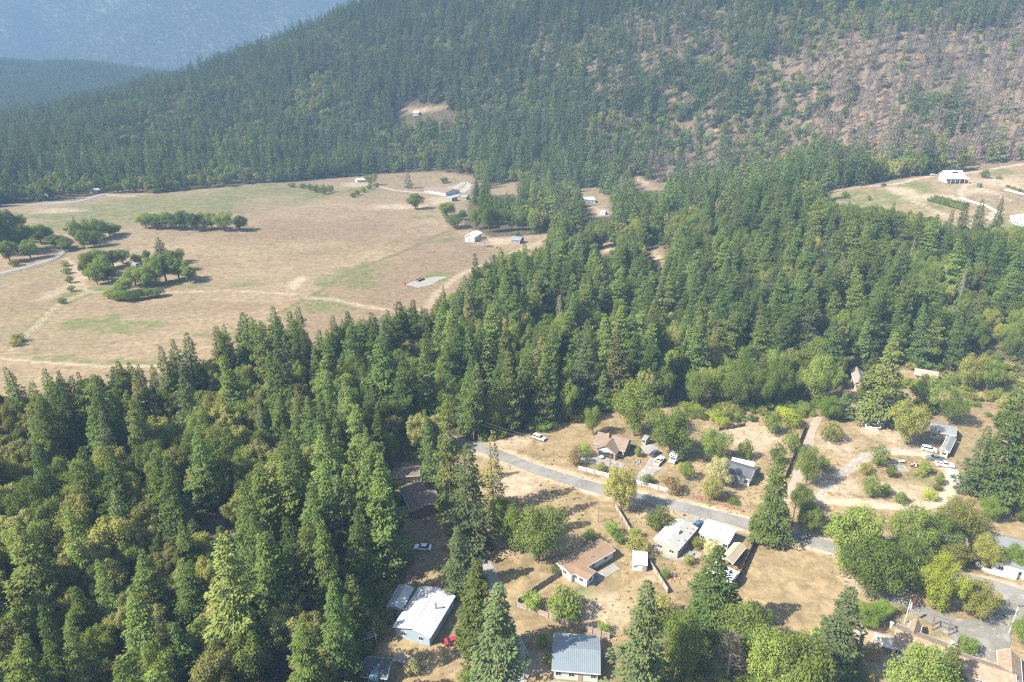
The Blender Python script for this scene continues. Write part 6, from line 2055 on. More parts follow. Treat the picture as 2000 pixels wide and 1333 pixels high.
# white sun sails at the bottom
for px, py, lb in ((1855, 1322, 'left'), (1880, 1320, 'right')):
    p = G(np.array([px]), np.array([py]))[0]
    e = empty('sun_sail', (p[0], p[1], p[2]))
    tag(e, 'white triangular sun sail at the bottom edge, %s one' % lb, 'sun sail', 'sun sails')
    MB().quad((-2.0, 0.8, 2.9), (2.2, 0.6, 2.6), (0.8, -2.2, 2.2), (0.6, -2.25, 2.2), 0.03).build('sail', WHITE, e)
    MB().tube((-2.0, 0.8, -0.3), (-2.0, 0.8, 2.9), 0.05).build('post', STEEL, e)
    MB().tube((0.7, -2.2, -0.3), (0.7, -2.2, 2.2), 0.05).build('post', STEEL, e)
# 17 knoll
rt, cen, z0, M, ro = house('porch_house', 'white two-tier house with a wide porch roof on the knoll', (1849, 341), (1886, 341), (1886, 337), 4.6, 3.0, WHITE, R_WHITE, ribs=1.0, win=(4, 2), over=0.6)
mbuild(MB().quad((-8.6, -9.0, 2.7), (8.6, -9.0, 2.7), (7.8, -4.2, 4.1), (-7.8, -4.2, 4.1), 0.12), 'porch_roof', paint('pale_green_metal', (0.52, 0.56, 0.46), 0.5, 0.06, 0.3), rt, M)
for k in range(6):
    mbuild(MB().box(-8.3 + 3.3 * k, -8.1 + 3.3 * k, -8.8, -8.6, -0.5, 2.68), 'post', WHITE, rt, M)
mbuild(MB().quad((-1.5, -3.2, 5.9), (3.0, -3.2, 5.9), (3.0, -1.6, 7.0), (-1.5, -1.6, 7.0), 0.1), 'roof_window', GLASS, ro, M)
rt, cen, z0, M, ro = house('long_white_house', 'long white building with a row of windows at the right of the knoll', (1975, 412), (2040, 428), (2050, 400), 4.6, 1.4, WHITE, R_WHITE, win=(9, 3), over=0.4, ribs=1.2)
# 18 valley buildings
rt, cen, z0, M, ro = house('white_barn', 'white barn with a bright metal roof at the meadow edge', (927, 464), (942, 455), (930, 449), 4.0, 1.6, WHITE, R_WHITE, cat='barn', ribs=1.5, win=(2, 1), over=0.4)
rt, cen, z0, M, ro = house('grey_house', 'small grey house at the end of the sandy track', (997, 468), (1016, 470), (1020, 460), 3.2, 1.6, paint('grey_siding', (0.2, 0.2, 0.21), 0.8), R_LGREY, win=(3, 1), over=0.4)
rt, cen, z0, M, ro = house('long_ranch_house', 'long white ranch house with a faded red-brown roof', (838, 372), (870, 377), (878, 366), 3.4, 2.2, WHITE, R_RED, win=(5, 2), over=0.6)
add_wing(rt, cen, z0, (828, 370), (850, 371), (852, 361), 3.2, 1.8, WHITE, R_RED, win=(3, 1), over=0.5, door=False)
rt, cen, z0, M, ro = house('green_roof_shed', 'green-roofed open shed below the ranch house, left one', (872, 386), (882, 388), (884, 382), 3.0, 0.8, WOOD, R_GREENM, cat='shed', win=(1, 0), over=0.3)
rt, cen, z0, M, ro = house('green_roof_shed', 'green-roofed shed below the ranch house, right one', (900, 384), (911, 385), (912, 380), 3.0, 0.8, WOOD, R_GREENM, cat='shed', win=(1, 0), over=0.3)
house('roadside_cabin', 'white cabin roof half hidden by trees left of the ranch house', (697, 352), (712, 351), (711, 347), 3.0, 1.0, WHITE, R_WHITE, cat='cabin', win=(2, 0), over=0.3)
house('hillside_cabin', 'white cabin on the bare shelf high on the wooded hill', (806, 221), (818, 221), (817, 216), 4.0, 2.0, WHITE, R_WHITE, cat='cabin', win=(2, 1), over=0.4)
house('long_greenhouse', 'long white greenhouse roof in the trees of the draw', (1136, 391), (1163, 390), (1161, 380), 3.4, 1.6, R_WHITE, paint('greenhouse_film', (0.56, 0.62, 0.58), 0.4, 0.06, 0.3), cat='greenhouse', win=(2, 0), over=0.1)
house('tan_cabin', 'tan-roofed cabin in the trees below the greenhouse', (1128, 446), (1145, 447), (1147, 439), 2.8, 1.0, BEIGE, paint('tan_cabin_roof', (0.36, 0.27, 0.2), 0.9), cat='cabin', win=(2, 0), over=0.3)
house('white_trailer_home', 'white trailer home in the dusty clearing of the middle wood', (1244, 503), (1257, 506), (1259, 500), 2.6, 0.4, WHITE, R_WHITE, cat='trailer home', win=(3, 0), over=0.1)
house('junk_shed', 'small white shed in the littered clearing right of the draw', (1172, 414), (1182, 415), (1183, 410), 2.6, 0.5, WHITE, R_WHITE, cat='shed', win=(1, 0), over=0.1)
house('farm_house', 'white and red farmhouse roof at the far left below the wood', (92, 378), (106, 376), (104, 370), 3.2, 1.8, WHITE, R_RED, win=(2, 1), over=0.4)
house('farm_barn', 'pale barn among the trees of the far left farm', (180, 373), (196, 371), (194, 366), 3.2, 1.4, BEIGE, R_METAL, cat='barn', win=(2, 1), over=0.4)
house('grove_house', 'low tan-roofed house inside the meadow grove', (264, 516), (280, 512), (276, 504), 2.8, 1.2, BEIGE, paint('grove_roof', (0.30, 0.245, 0.2), 0.9), win=(3, 1), over=0.4)
# gravel garden slabs, paved beds
for px, py, a, b, lb in ((1330, 1085, 5.5, 2.2, 'pale gravel garden bed beside the mobile home'),):
    p = G(np.array([px]), np.array([py]))[0]
    o = MB().prism([(a * math.cos(t) * (1 + 0.15 * math.sin(3 * t)), b * math.sin(t)) for t in np.linspace(0, 2 * math.pi, 26)[:-1]], 'z', 0.0, 0.07).build('garden_bed', CONCRETE, None, (p[0], p[1], p[2] + 0.01))
    tag(o, lb, 'garden bed')
# ------------------------------------------------------------------ fences, walls, poles
def fence(name, label, pts_px, h, style, cat='fence', bay=2.4):
    pts = GP(pts_px)
    root_p = pts[0]
    z0 = float(ground(pts[:1, 0], pts[:1, 1])[0])
    root = empty(name, (root_p[0], root_p[1], z0))
    tag(root, label, cat)
    mats = {'picket': WHITE, 'rail': WHITE, 'board': WOOD, 'dark': WOOD_DARK, 'red': WOOD_RED, 'wire': POLE}
    m = mats[style]
    panels = {}
    for i in range(len(pts) - 1):
        a, b = pts[i], pts[i + 1]
        L = float(np.linalg.norm(b - a))
        n = max(1, int(round(L / bay)))
        ang = math.atan2(b[1] - a[1], b[0] - a[0])
        d = L / n
        key = round(d, 2)
        if key not in panels:
            mb = MB()
            if style == 'picket':
                for z in (0.25, h - 0.22):
                    mb.box(0.06, d - 0.06, -0.02, 0.02, z, z + 0.09)
                k = max(3, int(d / 0.2))
                for j in range(k):
                    x = 0.1 + (d - 0.2) * (j + 0.5) / k
                    mb.box(x - 0.055, x + 0.055, 0.022, 0.042, 0.08, h + 0.04 * math.sin(j * 1.3))
            elif style == 'rail':
                for z in (0.4, 0.8, h - 0.1):
                    mb.box(0.06, d - 0.06, -0.03, 0.03, z, z + 0.14)
            elif style == 'wire':
                for z in (0.4, 0.75, 1.1):
                    mb.box(0.05, d - 0.05, -0.012, 0.012, z, z + 0.024)
            else:
                for z in (0.3, h - 0.35):
                    mb.box(0.05, d - 0.05, -0.05, -0.01, z, z + 0.09)
                k = max(4, int(d / 0.17))
                g = np.random.default_rng(int(d * 100))
                for j in range(k):
                    x = 0.05 + (d - 0.1) * (j + 0.5) / k
                    hw = (d - 0.1) / k * 0.47
                    o = g.uniform(-0.012, 0.012)
                    mb.box(x - hw, x + hw, 0.0 + o, 0.022 + o, 0.04, h + g.uniform(-0.06, 0.03))
            panels[key] = mb.mesh('panel', m)
        for k in range(n + 1):
            p = a + (b - a) * k / n
            z = float(ground(p[:1], p[1:])[0]) - z0
            if k < n or i == len(pts) - 2:
                if 'post' not in panels:
                    s = 0.07 if style != 'wire' else 0.05
                    panels['post'] = MB().box(-s, s, -s - 0.09, s - 0.09, -0.5, h + 0.1).mesh('post', m)
                o = link_mesh('post', panels['post'], root, (p[0] - root_p[0], p[1] - root_p[1], z))
                o.rotation_euler = (0, 0, ang)
            if k < n:
                o = link_mesh('panel', panels[key], root, (p[0] - root_p[0], p[1] - root_p[1], z))
                o.rotation_euler = (0, 0, ang)
    return root


fence('picket_fence', 'white picket fence left of the roadside willow', [(1130, 918), (1160, 926), (1189, 933)], 1.5, 'picket')
fence('picket_fence', 'white picket fence right of the roadside willow', [(1226, 950), (1233, 945), (1270, 953), (1314, 965)], 1.5, 'picket')
fence('board_fence', 'grey board fence above the ribbed metal roof', [(1007, 1186), (1050, 1200), (1092, 1217), (1140, 1232), (1190, 1248)], 1.7, 'board')
fence('board_fence', 'grey board fence from the yard corner to the orange-brown roof', [(1011, 1180), (1050, 1152), (1096, 1122)], 1.6, 'board')
fence('board_fence', 'grey board fence between the dry field and the brown bare yard', [(1201, 992), (1216, 1016), (1231, 1042)], 1.6, 'board')
fence('board_fence', 'weathered board fence right of the small white shed', [(1266, 1100), (1284, 1128), (1304, 1160)], 1.7, 'board')
fence('board_fence', 'stained board fence along the dry mown field', [(1436, 1148), (1455, 1103), (1474, 1060)], 2.0, 'dark')
fence('board_fence', 'low reddish board fence along the far side of the road', [(1354, 972), (1400, 985), (1450, 1000)], 0.9, 'red')
fence('board_fence', 'low grey fence along the road above the bare brown yard', [(1256, 986), (1295, 996), (1334, 1008)], 1.2, 'board')
fence('board_fence', 'dark board fence on the left of the dusty lane', [(1533, 935), (1546, 905), (1559, 872), (1573, 836)], 1.8, 'dark')
fence('board_fence', 'dark fence at the top of the dry back yard', [(1404, 842), (1430, 838), (1455, 833)], 1.4, 'dark')
fence('board_fence', 'short fence left of the canvas shelter', [(1666, 1320), (1673, 1278), (1680, 1236)], 1.5, 'board')
fence('board_fence', 'small fence across the head of the lane by the blue spruce', [(1662, 795), (1680, 800)], 1.5, 'board')
fence('rail_fence', 'white rail fence curving below the ranch house', [(731, 364), (750, 369), (772, 374), (810, 378), (848, 380)], 1.6, 'rail', bay=5.0)
fence('rail_fence', 'white rail fence of the paddock at the far left farm', [(208, 383), (235, 385), (265, 386)], 1.7, 'rail', bay=5.0)
fence('rail_fence', 'white rail fence beside the pale lane at the far left', [(83, 397), (110, 397), (138, 398)], 1.7, 'rail', bay=5.0)
fence('rail_fence', 'white lane-side rail fence at the left edge of the meadow', [(-10, 543), (40, 530), (85, 517), (115, 505), (128, 492)], 1.3, 'rail', bay=3.5)
fence('wire_fence', 'dark wire fence running diagonally across the meadow', [(545, 612), (590, 588), (630, 566), (660, 545), (700, 524), (740, 512), (800, 487), (850, 462), (880, 450)], 1.3, 'wire', bay=5.0)
fence('wire_fence', 'wire fence beside the farm track at the lower left meadow', [(28, 684), (75, 637), (110, 602), (148, 580)], 1.3, 'wire', bay=5.0)

# low white wall at the right
pts = resample(GP([(1889, 1084), (1896, 1096), (1908, 1107), (1931, 1119), (1956, 1126), (1981, 1132)]), 0.8)
mb = MB()
o0 = pts[0]
for i in range(len(pts) - 1):
    a, b = pts[i] - o0, pts[i + 1] - o0
    d = (b - a) / np.linalg.norm(b - a)
    n = np.array([-d[1], d[0]]) * 0.12
    mb.add([(*(a - n), -0.4), (*(b - n), -0.4), (*(b + n), -0.4), (*(a + n), -0.4), (*(a - n), 1.05), (*(b - n), 1.05), (*(b + n), 1.05), (*(a + n), 1.05)], [(4, 5, 6, 7), (0, 1, 5, 4), (2, 3, 7, 6), (0, 3, 2, 1), (0, 4, 7, 3), (1, 2, 6, 5)])
wl = empty('garden_wall', (o0[0], o0[1], 0))
tag(wl, 'low white curved garden wall beside the road at the right', 'wall')
mb.build('wall', WHITE, wl)
for k in (0, len(pts) // 3, 2 * len(pts) // 3, len(pts) - 1):
    p = pts[k] - o0
    MB().box(p[0] - 0.28, p[0] + 0.28, p[1] - 0.28, p[1] + 0.28, -0.4, 1.5 if k < len(pts) - 1 else 2.6).build('pillar', WHITE, wl)

POLE_TOPS = {}


def power_pole(key, px, py, top, label, arm=True, mat=POLE, r=0.15, can=False):
    p = G(np.array([px]), np.array([py]))[0]
    H, z = height_for(p[0], p[1], top)
    e = empty('power_pole', (p[0], p[1], z))
    tag(e, label, 'power pole')
    MB().tube((0, 0, -1), (0, 0, H), r, r * 0.65, 10).build('pole', mat, e)
    if arm:
        MB().box(-1.2, 1.2, -0.06, 0.06, H - 0.75, H - 0.6).build('crossarm', mat, e).rotation_euler = (0, 0, 1.2)
        for s in (-1, -0.35, 0.35, 1):
            q = Matrix.Rotation(1.2, 3, 'Z') @ Vector((s, 0, 0))
            MB().tube((q[0], q[1], H - 0.6), (q[0], q[1], H - 0.38), 0.05, 0.035, 8).build('insulator', STEEL, e)
    if can:
        MB().tube((0.35, -0.2, H - 2.2), (0.35, -0.2, H - 1.2), 0.28, 0.28, 12).build('transformer', STEEL, e)
    POLE_TOPS[key] = (p[0], p[1], z + H - 0.4)
    return e


power_pole('a', 1872, 1112, 1053, 'brown power pole with a transformer beside the white wall', can=True)
power_pole('b', 1190, 930, 886, 'brown power pole behind the white picket fence')
power_pole('c', 1168, 1020, 983, 'thin brown pole standing in the dry field', arm=False, r=0.11)
power_pole('d', 971, 1345, 1292, 'brown power pole at the bottom beside the bare fir trunk')
power_pole('e', 935, 862, 822, 'power pole half hidden at the left end of the road')
power_pole('f', 1545, 1035, 985, 'power pole hidden beside the roadside fir')
power_pole('g', 185, 413, 404, 'thin pole on the far left pasture', arm=False, r=0.2)


def span(a, b, label, off=0.0, sag=1.2):
    A, B = Vector(POLE_TOPS[a]), Vector(POLE_TOPS[b])
    d = (B - A).normalized()
    s = Vector((-d.y, d.x, 0)) * off
    mb = MB()
    n = 16
    pts = []
    for k in range(n + 1):
        t = k / n
        pts.append(A + (B - A) * t + s - Vector((0, 0, 4 * sag * t * (1 - t))) - A)
    for k in range(n):
        mb.tube(pts[k], pts[k + 1], 0.022, n=4, cap=False)
    o = mb.build('power_line', STEEL, None, A)
    tag(o, label, 'power line')


for off, w in ((-0.9, 'near'), (0.9, 'far')):
    span('e', 'b', 'overhead wire above the sloping dry field, %s one of two' % w, off)
    span('b', 'f', 'overhead wire along the road behind the white-roofed house, %s one of two' % w, off)
    span('f', 'a', 'overhead wire crossing the huge oaks at the right, %s one of two' % w, off)

# flagpole with its ring of stones
p = G(np.array([1766]), np.array([1218]))[0]
H, z = height_for(p[0], p[1], 1171)
fp = empty('flagpole', (p[0], p[1], z))
tag(fp, 'white flagpole with a striped flag in a ring of stones', 'flagpole')
MB().tube((0, 0, -0.5), (0, 0, H), 0.09, 0.05, 10).build('pole', WHITE, fp)
MB().tube((0, 0, H), (0, 0, H + 0.18), 0.11, 0.03, 10).build('finial', paint('brass', (0.5, 0.35, 0.1), 0.4, metal=0.8), fp)
flag = None
RED, NAVY = paint('flag_red', (0.38, 0.035, 0.045), 0.8), paint('flag_blue', (0.03, 0.04, 0.13), 0.8)
fl = bpy.data.objects.new('flag', None)
COL.objects.link(fl)
fl.parent = fp
for k in range(13):
    x0, x1 = 0.1 + 0.075 * k, 0.1 + 0.075 * (k + 1)
    f = lambda x, s: (x * 0.75, 0.18 * math.sin(x * 7) - 0.1 * s, H - 0.5 - s * 1.9 - x * 0.5)
    MB().quad(f(x0, 1), f(x1, 1), f(x1, 0), f(x0, 0), 0.012).build('stripe', RED if k % 2 == 0 else WHITE, fl)
MB().quad((0.06, 0.22, H - 1.45), (0.42, 0.24, H - 1.6), (0.42, 0.24, H - 0.75), (0.06, 0.22, H - 0.55), 0.012).build('canton', NAVY, fl)
bed = empty('stone_ring', (p[0], p[1], z))
tag(bed, 'round bed of pale stones at the foot of the flagpole', 'stone ring')
g = np.random.default_rng(5)
for rr, n in ((1.3, 14), (2.3, 24)):
    for k in range(n):
        a = 2 * math.pi * k / n + g.uniform(-0.05, 0.05)
        s = g.uniform(0.16, 0.26)
        st = MB().add([(s, 0, -0.1), (0.3 * s, s, -0.1), (-s, 0.5 * s, -0.1), (-0.8 * s, -0.7 * s, -0.1), (0.4 * s, -s, -0.1), (0.6 * s, 0, s), (0.1 * s, 0.6 * s, s * 1.1), (-0.6 * s, 0.2 * s, s), (0, -0.6 * s, s * 0.9)],
                      [(0, 1, 6, 5), (1, 2, 7, 6), (2, 3, 8, 7), (3, 4, 8), (4, 0, 5, 8), (5, 6, 7, 8), (4, 3, 2, 1, 0)])
        o = st.build('stone', CONCRETE, bed, (rr * math.cos(a), rr * math.sin(a), 0.05))
        o.rotation_euler = (0, 0, a)
# slim white mast at the far right
p = G(np.array([1970]), np.array([1238]))[0]
H, z = height_for(p[0], p[1], 1184)
e = empty('lamp_mast', (p[0], p[1], z))
tag(e, 'slim white mast with a dark top beside the forecourt', 'mast')
MB().tube((0, 0, -0.5), (0, 0, H), 0.08, 0.05, 10).build('pole', WHITE, e)
MB().box(-0.1, 1.5, -0.08, 0.08, H - 0.1, H + 0.05).build('arm', DARK, e)
MB().tube((0, 0, -0.2), (0, 0, 0.5), 0.4, 0.3, 10).build('footing', CONCRETE, e)

# above-ground pool ring
p = G(np.array([1704]), np.array([834]))[0]
pr = empty('pool_ring', tuple(p))
tag(pr, 'round white above-ground pool wall standing empty on the dry yard', 'pool')
n = 40
ring_o = [(2.85 * math.cos(2 * math.pi * k / n), 2.85 * math.sin(2 * math.pi * k / n)) for k in range(n)]
ring_i = [(2.78 * math.cos(2 * math.pi * k / n), 2.78 * math.sin(2 * math.pi * k / n)) for k in range(n)]
mb = MB()
v = [(x, y, -0.2) for x, y in ring_o] + [(x, y, 1.15) for x, y in ring_o] + [(x, y, 1.15) for x, y in ring_i] + [(x, y, -0.2) for x, y in ring_i]
mb.add(v, [(k, (k + 1) % n, (k + 1) % n + n, k + n) for k in range(n)] + [(k + n, (k + 1) % n + n, (k + 1) % n + 2 * n, k + 2 * n) for k in range(n)] + [(k + 2 * n, (k + 1) % n + 2 * n, (k + 1) % n + 3 * n, k + 3 * n) for k in range(n)])
mb.build('pool_wall', WHITE, pr)
mb = MB()
for k in range(n):
    a, b = 2 * math.pi * k / n, 2 * math.pi * (k + 1) / n
    q = lambda t, r, z: (r * math.cos(t), r * math.sin(t), z)
    mb.quad(q(a, 2.68, 1.19), q(b, 2.68, 1.19), q(b, 2.98, 1.19), q(a, 2.98, 1.19), 0.05)
mb.build('top_rail', WHITE, pr)
MB().prism([(2.76 * math.cos(2 * math.pi * k / n), 2.76 * math.sin(2 * math.pi * k / n)) for k in range(n)], 'z', -0.05, 0.06).build('liner', paint('dry_liner', (0.34, 0.26, 0.17), 0.9, 0.3, 0.8), pr)
for k in range(10):
    a = 2 * math.pi * k / 10
    o = MB().box(2.86, 2.96, -0.06, 0.06, -0.1, 1.14).build('upright', STEEL, pr)
    o.rotation_euler = (0, 0, a)


def timber_frame(name, label, px, py, w, d, h, rz, mat, slats=0, cat='pergola'):
    p = G(np.array([px]), np.array([py]))[0]
    e = empty(name, tuple(p), rz)
    tag(e, label, cat)
    for sx in (-1, 1):
        for sy in (-1, 1):
            MB().box(sx * w / 2 - 0.09, sx * w / 2 + 0.09, sy * d / 2 - 0.09, sy * d / 2 + 0.09, -0.4, h).build('post', mat, e)
        MB().box(sx * w / 2 - 0.07, sx * w / 2 + 0.07, -d / 2 - 0.3, d / 2 + 0.3, h + 0.003, h + 0.2).build('beam', mat, e)
    for k in range(slats):
        y = -d / 2 + d * k / max(1, slats - 1)
        MB().box(-w / 2 - 0.35, w / 2 + 0.35, y - 0.04, y + 0.04, h + 0.203, h + 0.33).build('slat', mat, e)
    return e


timber_frame('entry_frame', 'dark timber entry frame over the path at the forecourt', 1836, 1232, 3.2, 1.6, 2.7, -0.5, WOOD_DARK, 2, 'entry frame')
timber_frame('pergola', 'pale slatted pergola left of the blue house', 712, 1252, 4.0, 4.6, 2.4, 0.5, WHITE, 7)

# patio umbrella by the cottage
p = G(np.array([1183]), np.array([892]))[0]
um = empty('patio_umbrella', tuple(p))
tag(um, 'teal patio umbrella on the cottage patio', 'umbrella')
mb = MB()
n = 8
top = (0, 0, 2.9)
for k in range(n):
    a, b = 2 * math.pi * k / n, 2 * math.pi * (k + 1) / n
    mb.add([(1.6 * math.cos(a), 1.6 * math.sin(a), 2.3), (1.6 * math.cos(b), 1.6 * math.sin(b), 2.3), top], [(0, 1, 2)])
mb.build('canopy', paint('teal_canvas', (0.08, 0.20, 0.19), 0.9), um)
MB().tube((0, 0, -0.1), (0, 0, 2.9), 0.03).build('pole', STEEL, um)
MB().tube((0, 0, 0.0), (0, 0, 0.14), 0.3, 0.25, 12).build('base', STEEL, um)
p = G(np.array([1175]), np.array([896]))[0]
tb = empty('patio_table', tuple(p))
tag(tb, 'round patio table left of the teal umbrella', 'table')
MB().tube((0, 0, 0.7), (0, 0, 0.76), 0.75, n=16).build('top', WHITE, tb)
for k in range(3):
    a = 2.1 * k
    MB().tube((0.5 * math.cos(a), 0.5 * math.sin(a), -0.1), (0.3 * math.cos(a), 0.3 * math.sin(a), 0.7), 0.03).build('leg', STEEL, tb)

# ------------------------------------------------------------------ vehicles
RUBBER = paint('rubber', (0.02, 0.02, 0.02), 0.8)
RIM = paint('alloy_rim', (0.4, 0.4, 0.42), 0.4, metal=0.7)
LAMP = glass('lamp_glass', (0.7, 0.7, 0.66))
TAIL = glass('tail_glass', (0.35, 0.02, 0.02))
CARGLASS = glass('car_glass', (0.012, 0.016, 0.02))


def carpaint(name, c):
    return paint(name, c, 0.28, 0.05, 0.8, 6, 0.0, 0.0, None, 0.5)


def frustum(mb, b, z0, t, z1):
    (x0, x1, y), (X0, X1, Y) = b, t
    return mb.add([(x0, -y, z0), (x1, -y, z0), (x1, y, z0), (x0, y, z0), (X0, -Y, z1), (X1, -Y, z1), (X1, Y, z1), (X0, Y, z1)], [(0, 3, 2, 1), (4, 5, 6, 7), (0, 1, 5, 4), (1, 2, 6, 5), (2, 3, 7, 6), (3, 0, 4, 7)])


def wheels(e, xs, y, r, w=0.22, dual=False):
    for x in xs:
        for s in (-1, 1):
            t = MB().tube((x, s * (y - w), r), (x, s * y, r), r, n=18).build('wheel', RUBBER, e)
            MB().tube((x, s * (y + 0.005), r), (x, s * (y + 0.02), r), r * 0.62, n=12).build('rim', RIM, t)


def vehicle(kind, name, label, rear, front, col, cat, z=None):
    q = G(np.array([rear[0], front[0]], float), np.array([rear[1], front[1]], float))
    c = q.mean(0)
    ang = math.atan2(q[1, 1] - q[0, 1], q[1, 0] - q[0, 0])
    e = empty(name, (c[0], c[1], c[2] + 0.05), ang)
    tag(e, label, cat)
    P = carpaint('paint_' + kind + '_%d' % int(col[0] * 999), col)
    if kind == 'sedan':
        MB().prism([(-2.3, .3), (2.3, .3), (2.36, .55), (2.2, .76), (1.05, .93), (-1.55, .97), (-2.28, .9), (-2.36, .6)], 'y', -.88, .88).build('body', P, e)
        cb = frustum(MB(), (-1.75, 1.1, .82), .9, (-1.05, .35, .62), 1.42).build('cabin_glass', CARGLASS, e)
        frustum(MB(), (-1.1, .4, .64), 1.41, (-1.0, .3, .58), 1.47).build('roof', P, e)
        wheels(e, (-1.4, 1.4), .9, .33)
        hx, zz = 2.33, .66
    elif kind == 'suv':
        MB().prism([(-2.3, .35), (2.3, .35), (2.36, .7), (2.2, .98), (1.1, 1.1), (-2.3, 1.12), (-2.36, .7)], 'y', -.92, .92).build('body', P, e)
        frustum(MB(), (-2.28, 1.2, .86), 1.08, (-2.05, .45, .68), 1.66).build('cabin_glass', CARGLASS, e)
        ro_ = frustum(MB(), (-2.12, .5, .71), 1.65, (-1.95, .4, .64), 1.73).build('roof', P, e)
        for s in (-1, 1):
            MB().box(-1.8, .2, s * .55 - .02, s * .55 + .02, 1.75, 1.8).build('roof_rail', STEEL, ro_)
        wheels(e, (-1.4, 1.42), .94, .37)
        hx, zz = 2.33, .85
    elif kind == 'pickup':
        MB().prism([(-2.7, .42), (2.6, .42), (2.68, .75), (2.5, 1.02), (1.2, 1.14), (-.5, 1.14), (-.5, .72), (-2.7, .72)], 'y', -.92, .92).build('body', P, e)
        bd = MB()
        for s in (-1, 1):
            bd.box(-2.7, -.5, s * .92 - .05 * s - .05, s * .92 - .05 * s + .05, .72, 1.16)
        bd.box(-2.72, -2.62, -.82, .82, .723, 1.14)
        bd.build('bed_sides', P, e)
        MB().box(-2.6, -.55, -.8, .8, .725, .78).build('bed_floor', DARK, e)
        frustum(MB(), (-.52, 1.3, .84), 1.12, (-.35, .6, .68), 1.72).build('cabin_glass', CARGLASS, e)
        frustum(MB(), (-.45, .65, .71), 1.71, (-.3, .5, .64), 1.79).build('roof', P, e)
        wheels(e, (-1.7, 1.75), .95, .4)
        hx, zz = 2.65, .85
    elif kind == 'camper':
        MB().prism([(-3.4, .55), (1.9, .55), (1.9, 2.1), (2.9, 2.25), (2.9, 2.95), (2.5, 3.2), (-3.4, 3.2)], 'y', -1.2, 1.2).build('camper_body', P, e)
        MB().prism([(1.9, .5), (3.6, .5), (3.65, .9), (3.5, 1.15), (2.9, 1.3), (2.4, 2.05), (1.9, 2.08)], 'y', -1.0, 1.0).build('cab', P, e)
        frustum(MB(), (2.35, 2.95, .93), 1.34, (2.3, 2.5, .88), 1.98).build('windscreen', CARGLASS, e)
        MB().box(2.88, 2.93, -.8, .8, 2.45, 2.8).build('front_window', CARGLASS, e)
        for s in (-1, 1):
            for x in (-2.4, -.6, .9):
                MB().box(x - .45, x + .45, s * 1.2 - .02, s * 1.2 + .02, 1.9, 2.5).build('side_window', CARGLASS, e)
            MB().box(-3.38, 1.88, s * 1.2 - .012, s * 1.2 + .012, 1.35, 1.5).build('stripe', paint('camper_stripe', (.16, .2, .28), .5), e)
        MB().box(-.5, .4, -.4, .4, 3.2, 3.45).build('roof_unit', WHITE, e)
        wheels(e, (-2.1, 2.75), 1.08, .4)
        hx, zz = 3.62, .85
    elif kind == 'tractor':
        MB().prism([(-.9, .55), (1.3, .5), (1.35, 1.0), (.1, 1.1), (-.1, .8), (-.9, .85)], 'y', -.42, .42).build('body', P, e)
        MB().box(-.7, -.25, -.25, .25, .86, 1.15).build('seat', DARK, e)
        MB().tube((-.1, 0, .85), (.05, 0, 1.3), .03).build('steering_column', DARK, e)
        for s in (-1, 1):
            MB().prism([(-1.15, .9), (-.95, 1.15), (-.35, 1.15), (-.15, .9)], 'y', s * .45, s * .75).build('fender', P, e)
            t = MB().tube((-.65, s * .48, .55), (-.65, s * .8, .55), .55, n=18).build('wheel', RUBBER, e)
            MB().tube((-.65, s * .805, .55), (-.65, s * .82, .55), .3, n=12).build('rim', RIM, t)
            t = MB().tube((.95, s * .42, .32), (.95, s * .62, .32), .32, n=16).build('wheel', RUBBER, e)
            MB().tube((.95, s * .625, .32), (.95, s * .64, .32), .18, n=12).build('rim', RIM, t)
        hx, zz = 1.34, .82
    elif kind == 'trailer':
        MB().box(-3.0, 3.0, -1.05, 1.05, .65, .75).build('deck', WOOD_DARK, e)
        for s in (-1, 1):
            MB().box(-3.0, 3.0, s * 1.05 - .03 + s * .033, s * 1.05 + .03 + s * .033, .6, 1.1).build('side_rail', DARK, e)
        MB().box(3.0, 4.2, -.05, .05, .55, .65).build('drawbar', DARK, e)
        wheels(e, (-.6, .3), 1.3, .36)
        return e
    for s in (-1, 1):
        MB().box(hx - .03, hx + .03, s * .6 - .17, s * .6 + .17, zz - .09, zz + .09).build('headlight', LAMP, e)
        if kind in ('sedan', 'suv', 'pickup'):
            rx = {'sedan': -2.35, 'suv': -2.36, 'pickup': -2.73}[kind]
            MB().box(rx - .02, rx + .03, s * .72 - .12, s * .72 + .12, zz - .02, zz + .18).build('tail_light', TAIL, e)
            MB().box(.75, .95, s * .98 - .09, s * .98 + .09, zz + .3, zz + .44).build('mirror', P, e)
    if kind in ('sedan', 'suv', 'pickup'):
        MB().box(hx - .05, hx + .06, -.8, .8, .36, .5).build('bumper', DARK, e)
    return e


vehicle('suv', 'parked_car', 'silver estate car parked on the sloping dry field', (1041, 854), (1066, 863), (.42, .42, .42), 'car')
pk = vehicle('pickup', 'pickup_truck', 'white pickup with a loaded bed left of the camper van', (1281, 912), (1293, 897), (.72, .72, .70), 'pickup truck')
MB().box(-2.4, -1.0, -.6, .5, .785, 1.05).build('load', TERRA, pk)
vehicle('camper', 'camper_van', 'white camper van parked under the round oak', (1329, 890), (1312, 906), (.74, .73, .70), 'camper van')
vehicle('sedan', 'parked_car', 'dark car under the oak behind the white pickup', (1274, 892), (1284, 886), (.06, .05, .06), 'car')
vehicle('sedan', 'parked_car', 'white sedan parked in the deep shade of the firs', (841, 1074), (811, 1072), (.72, .73, .75), 'car')
vehicle('suv', 'parked_car', 'white car parked at the top of the dirt loop', (1799, 878), (1828, 884), (.76, .76, .76), 'car')
vehicle('pickup', 'pickup_truck', 'grey pickup parked between the two white vehicles on the loop', (1840, 901), (1812, 897), (.12, .13, .15), 'pickup truck')
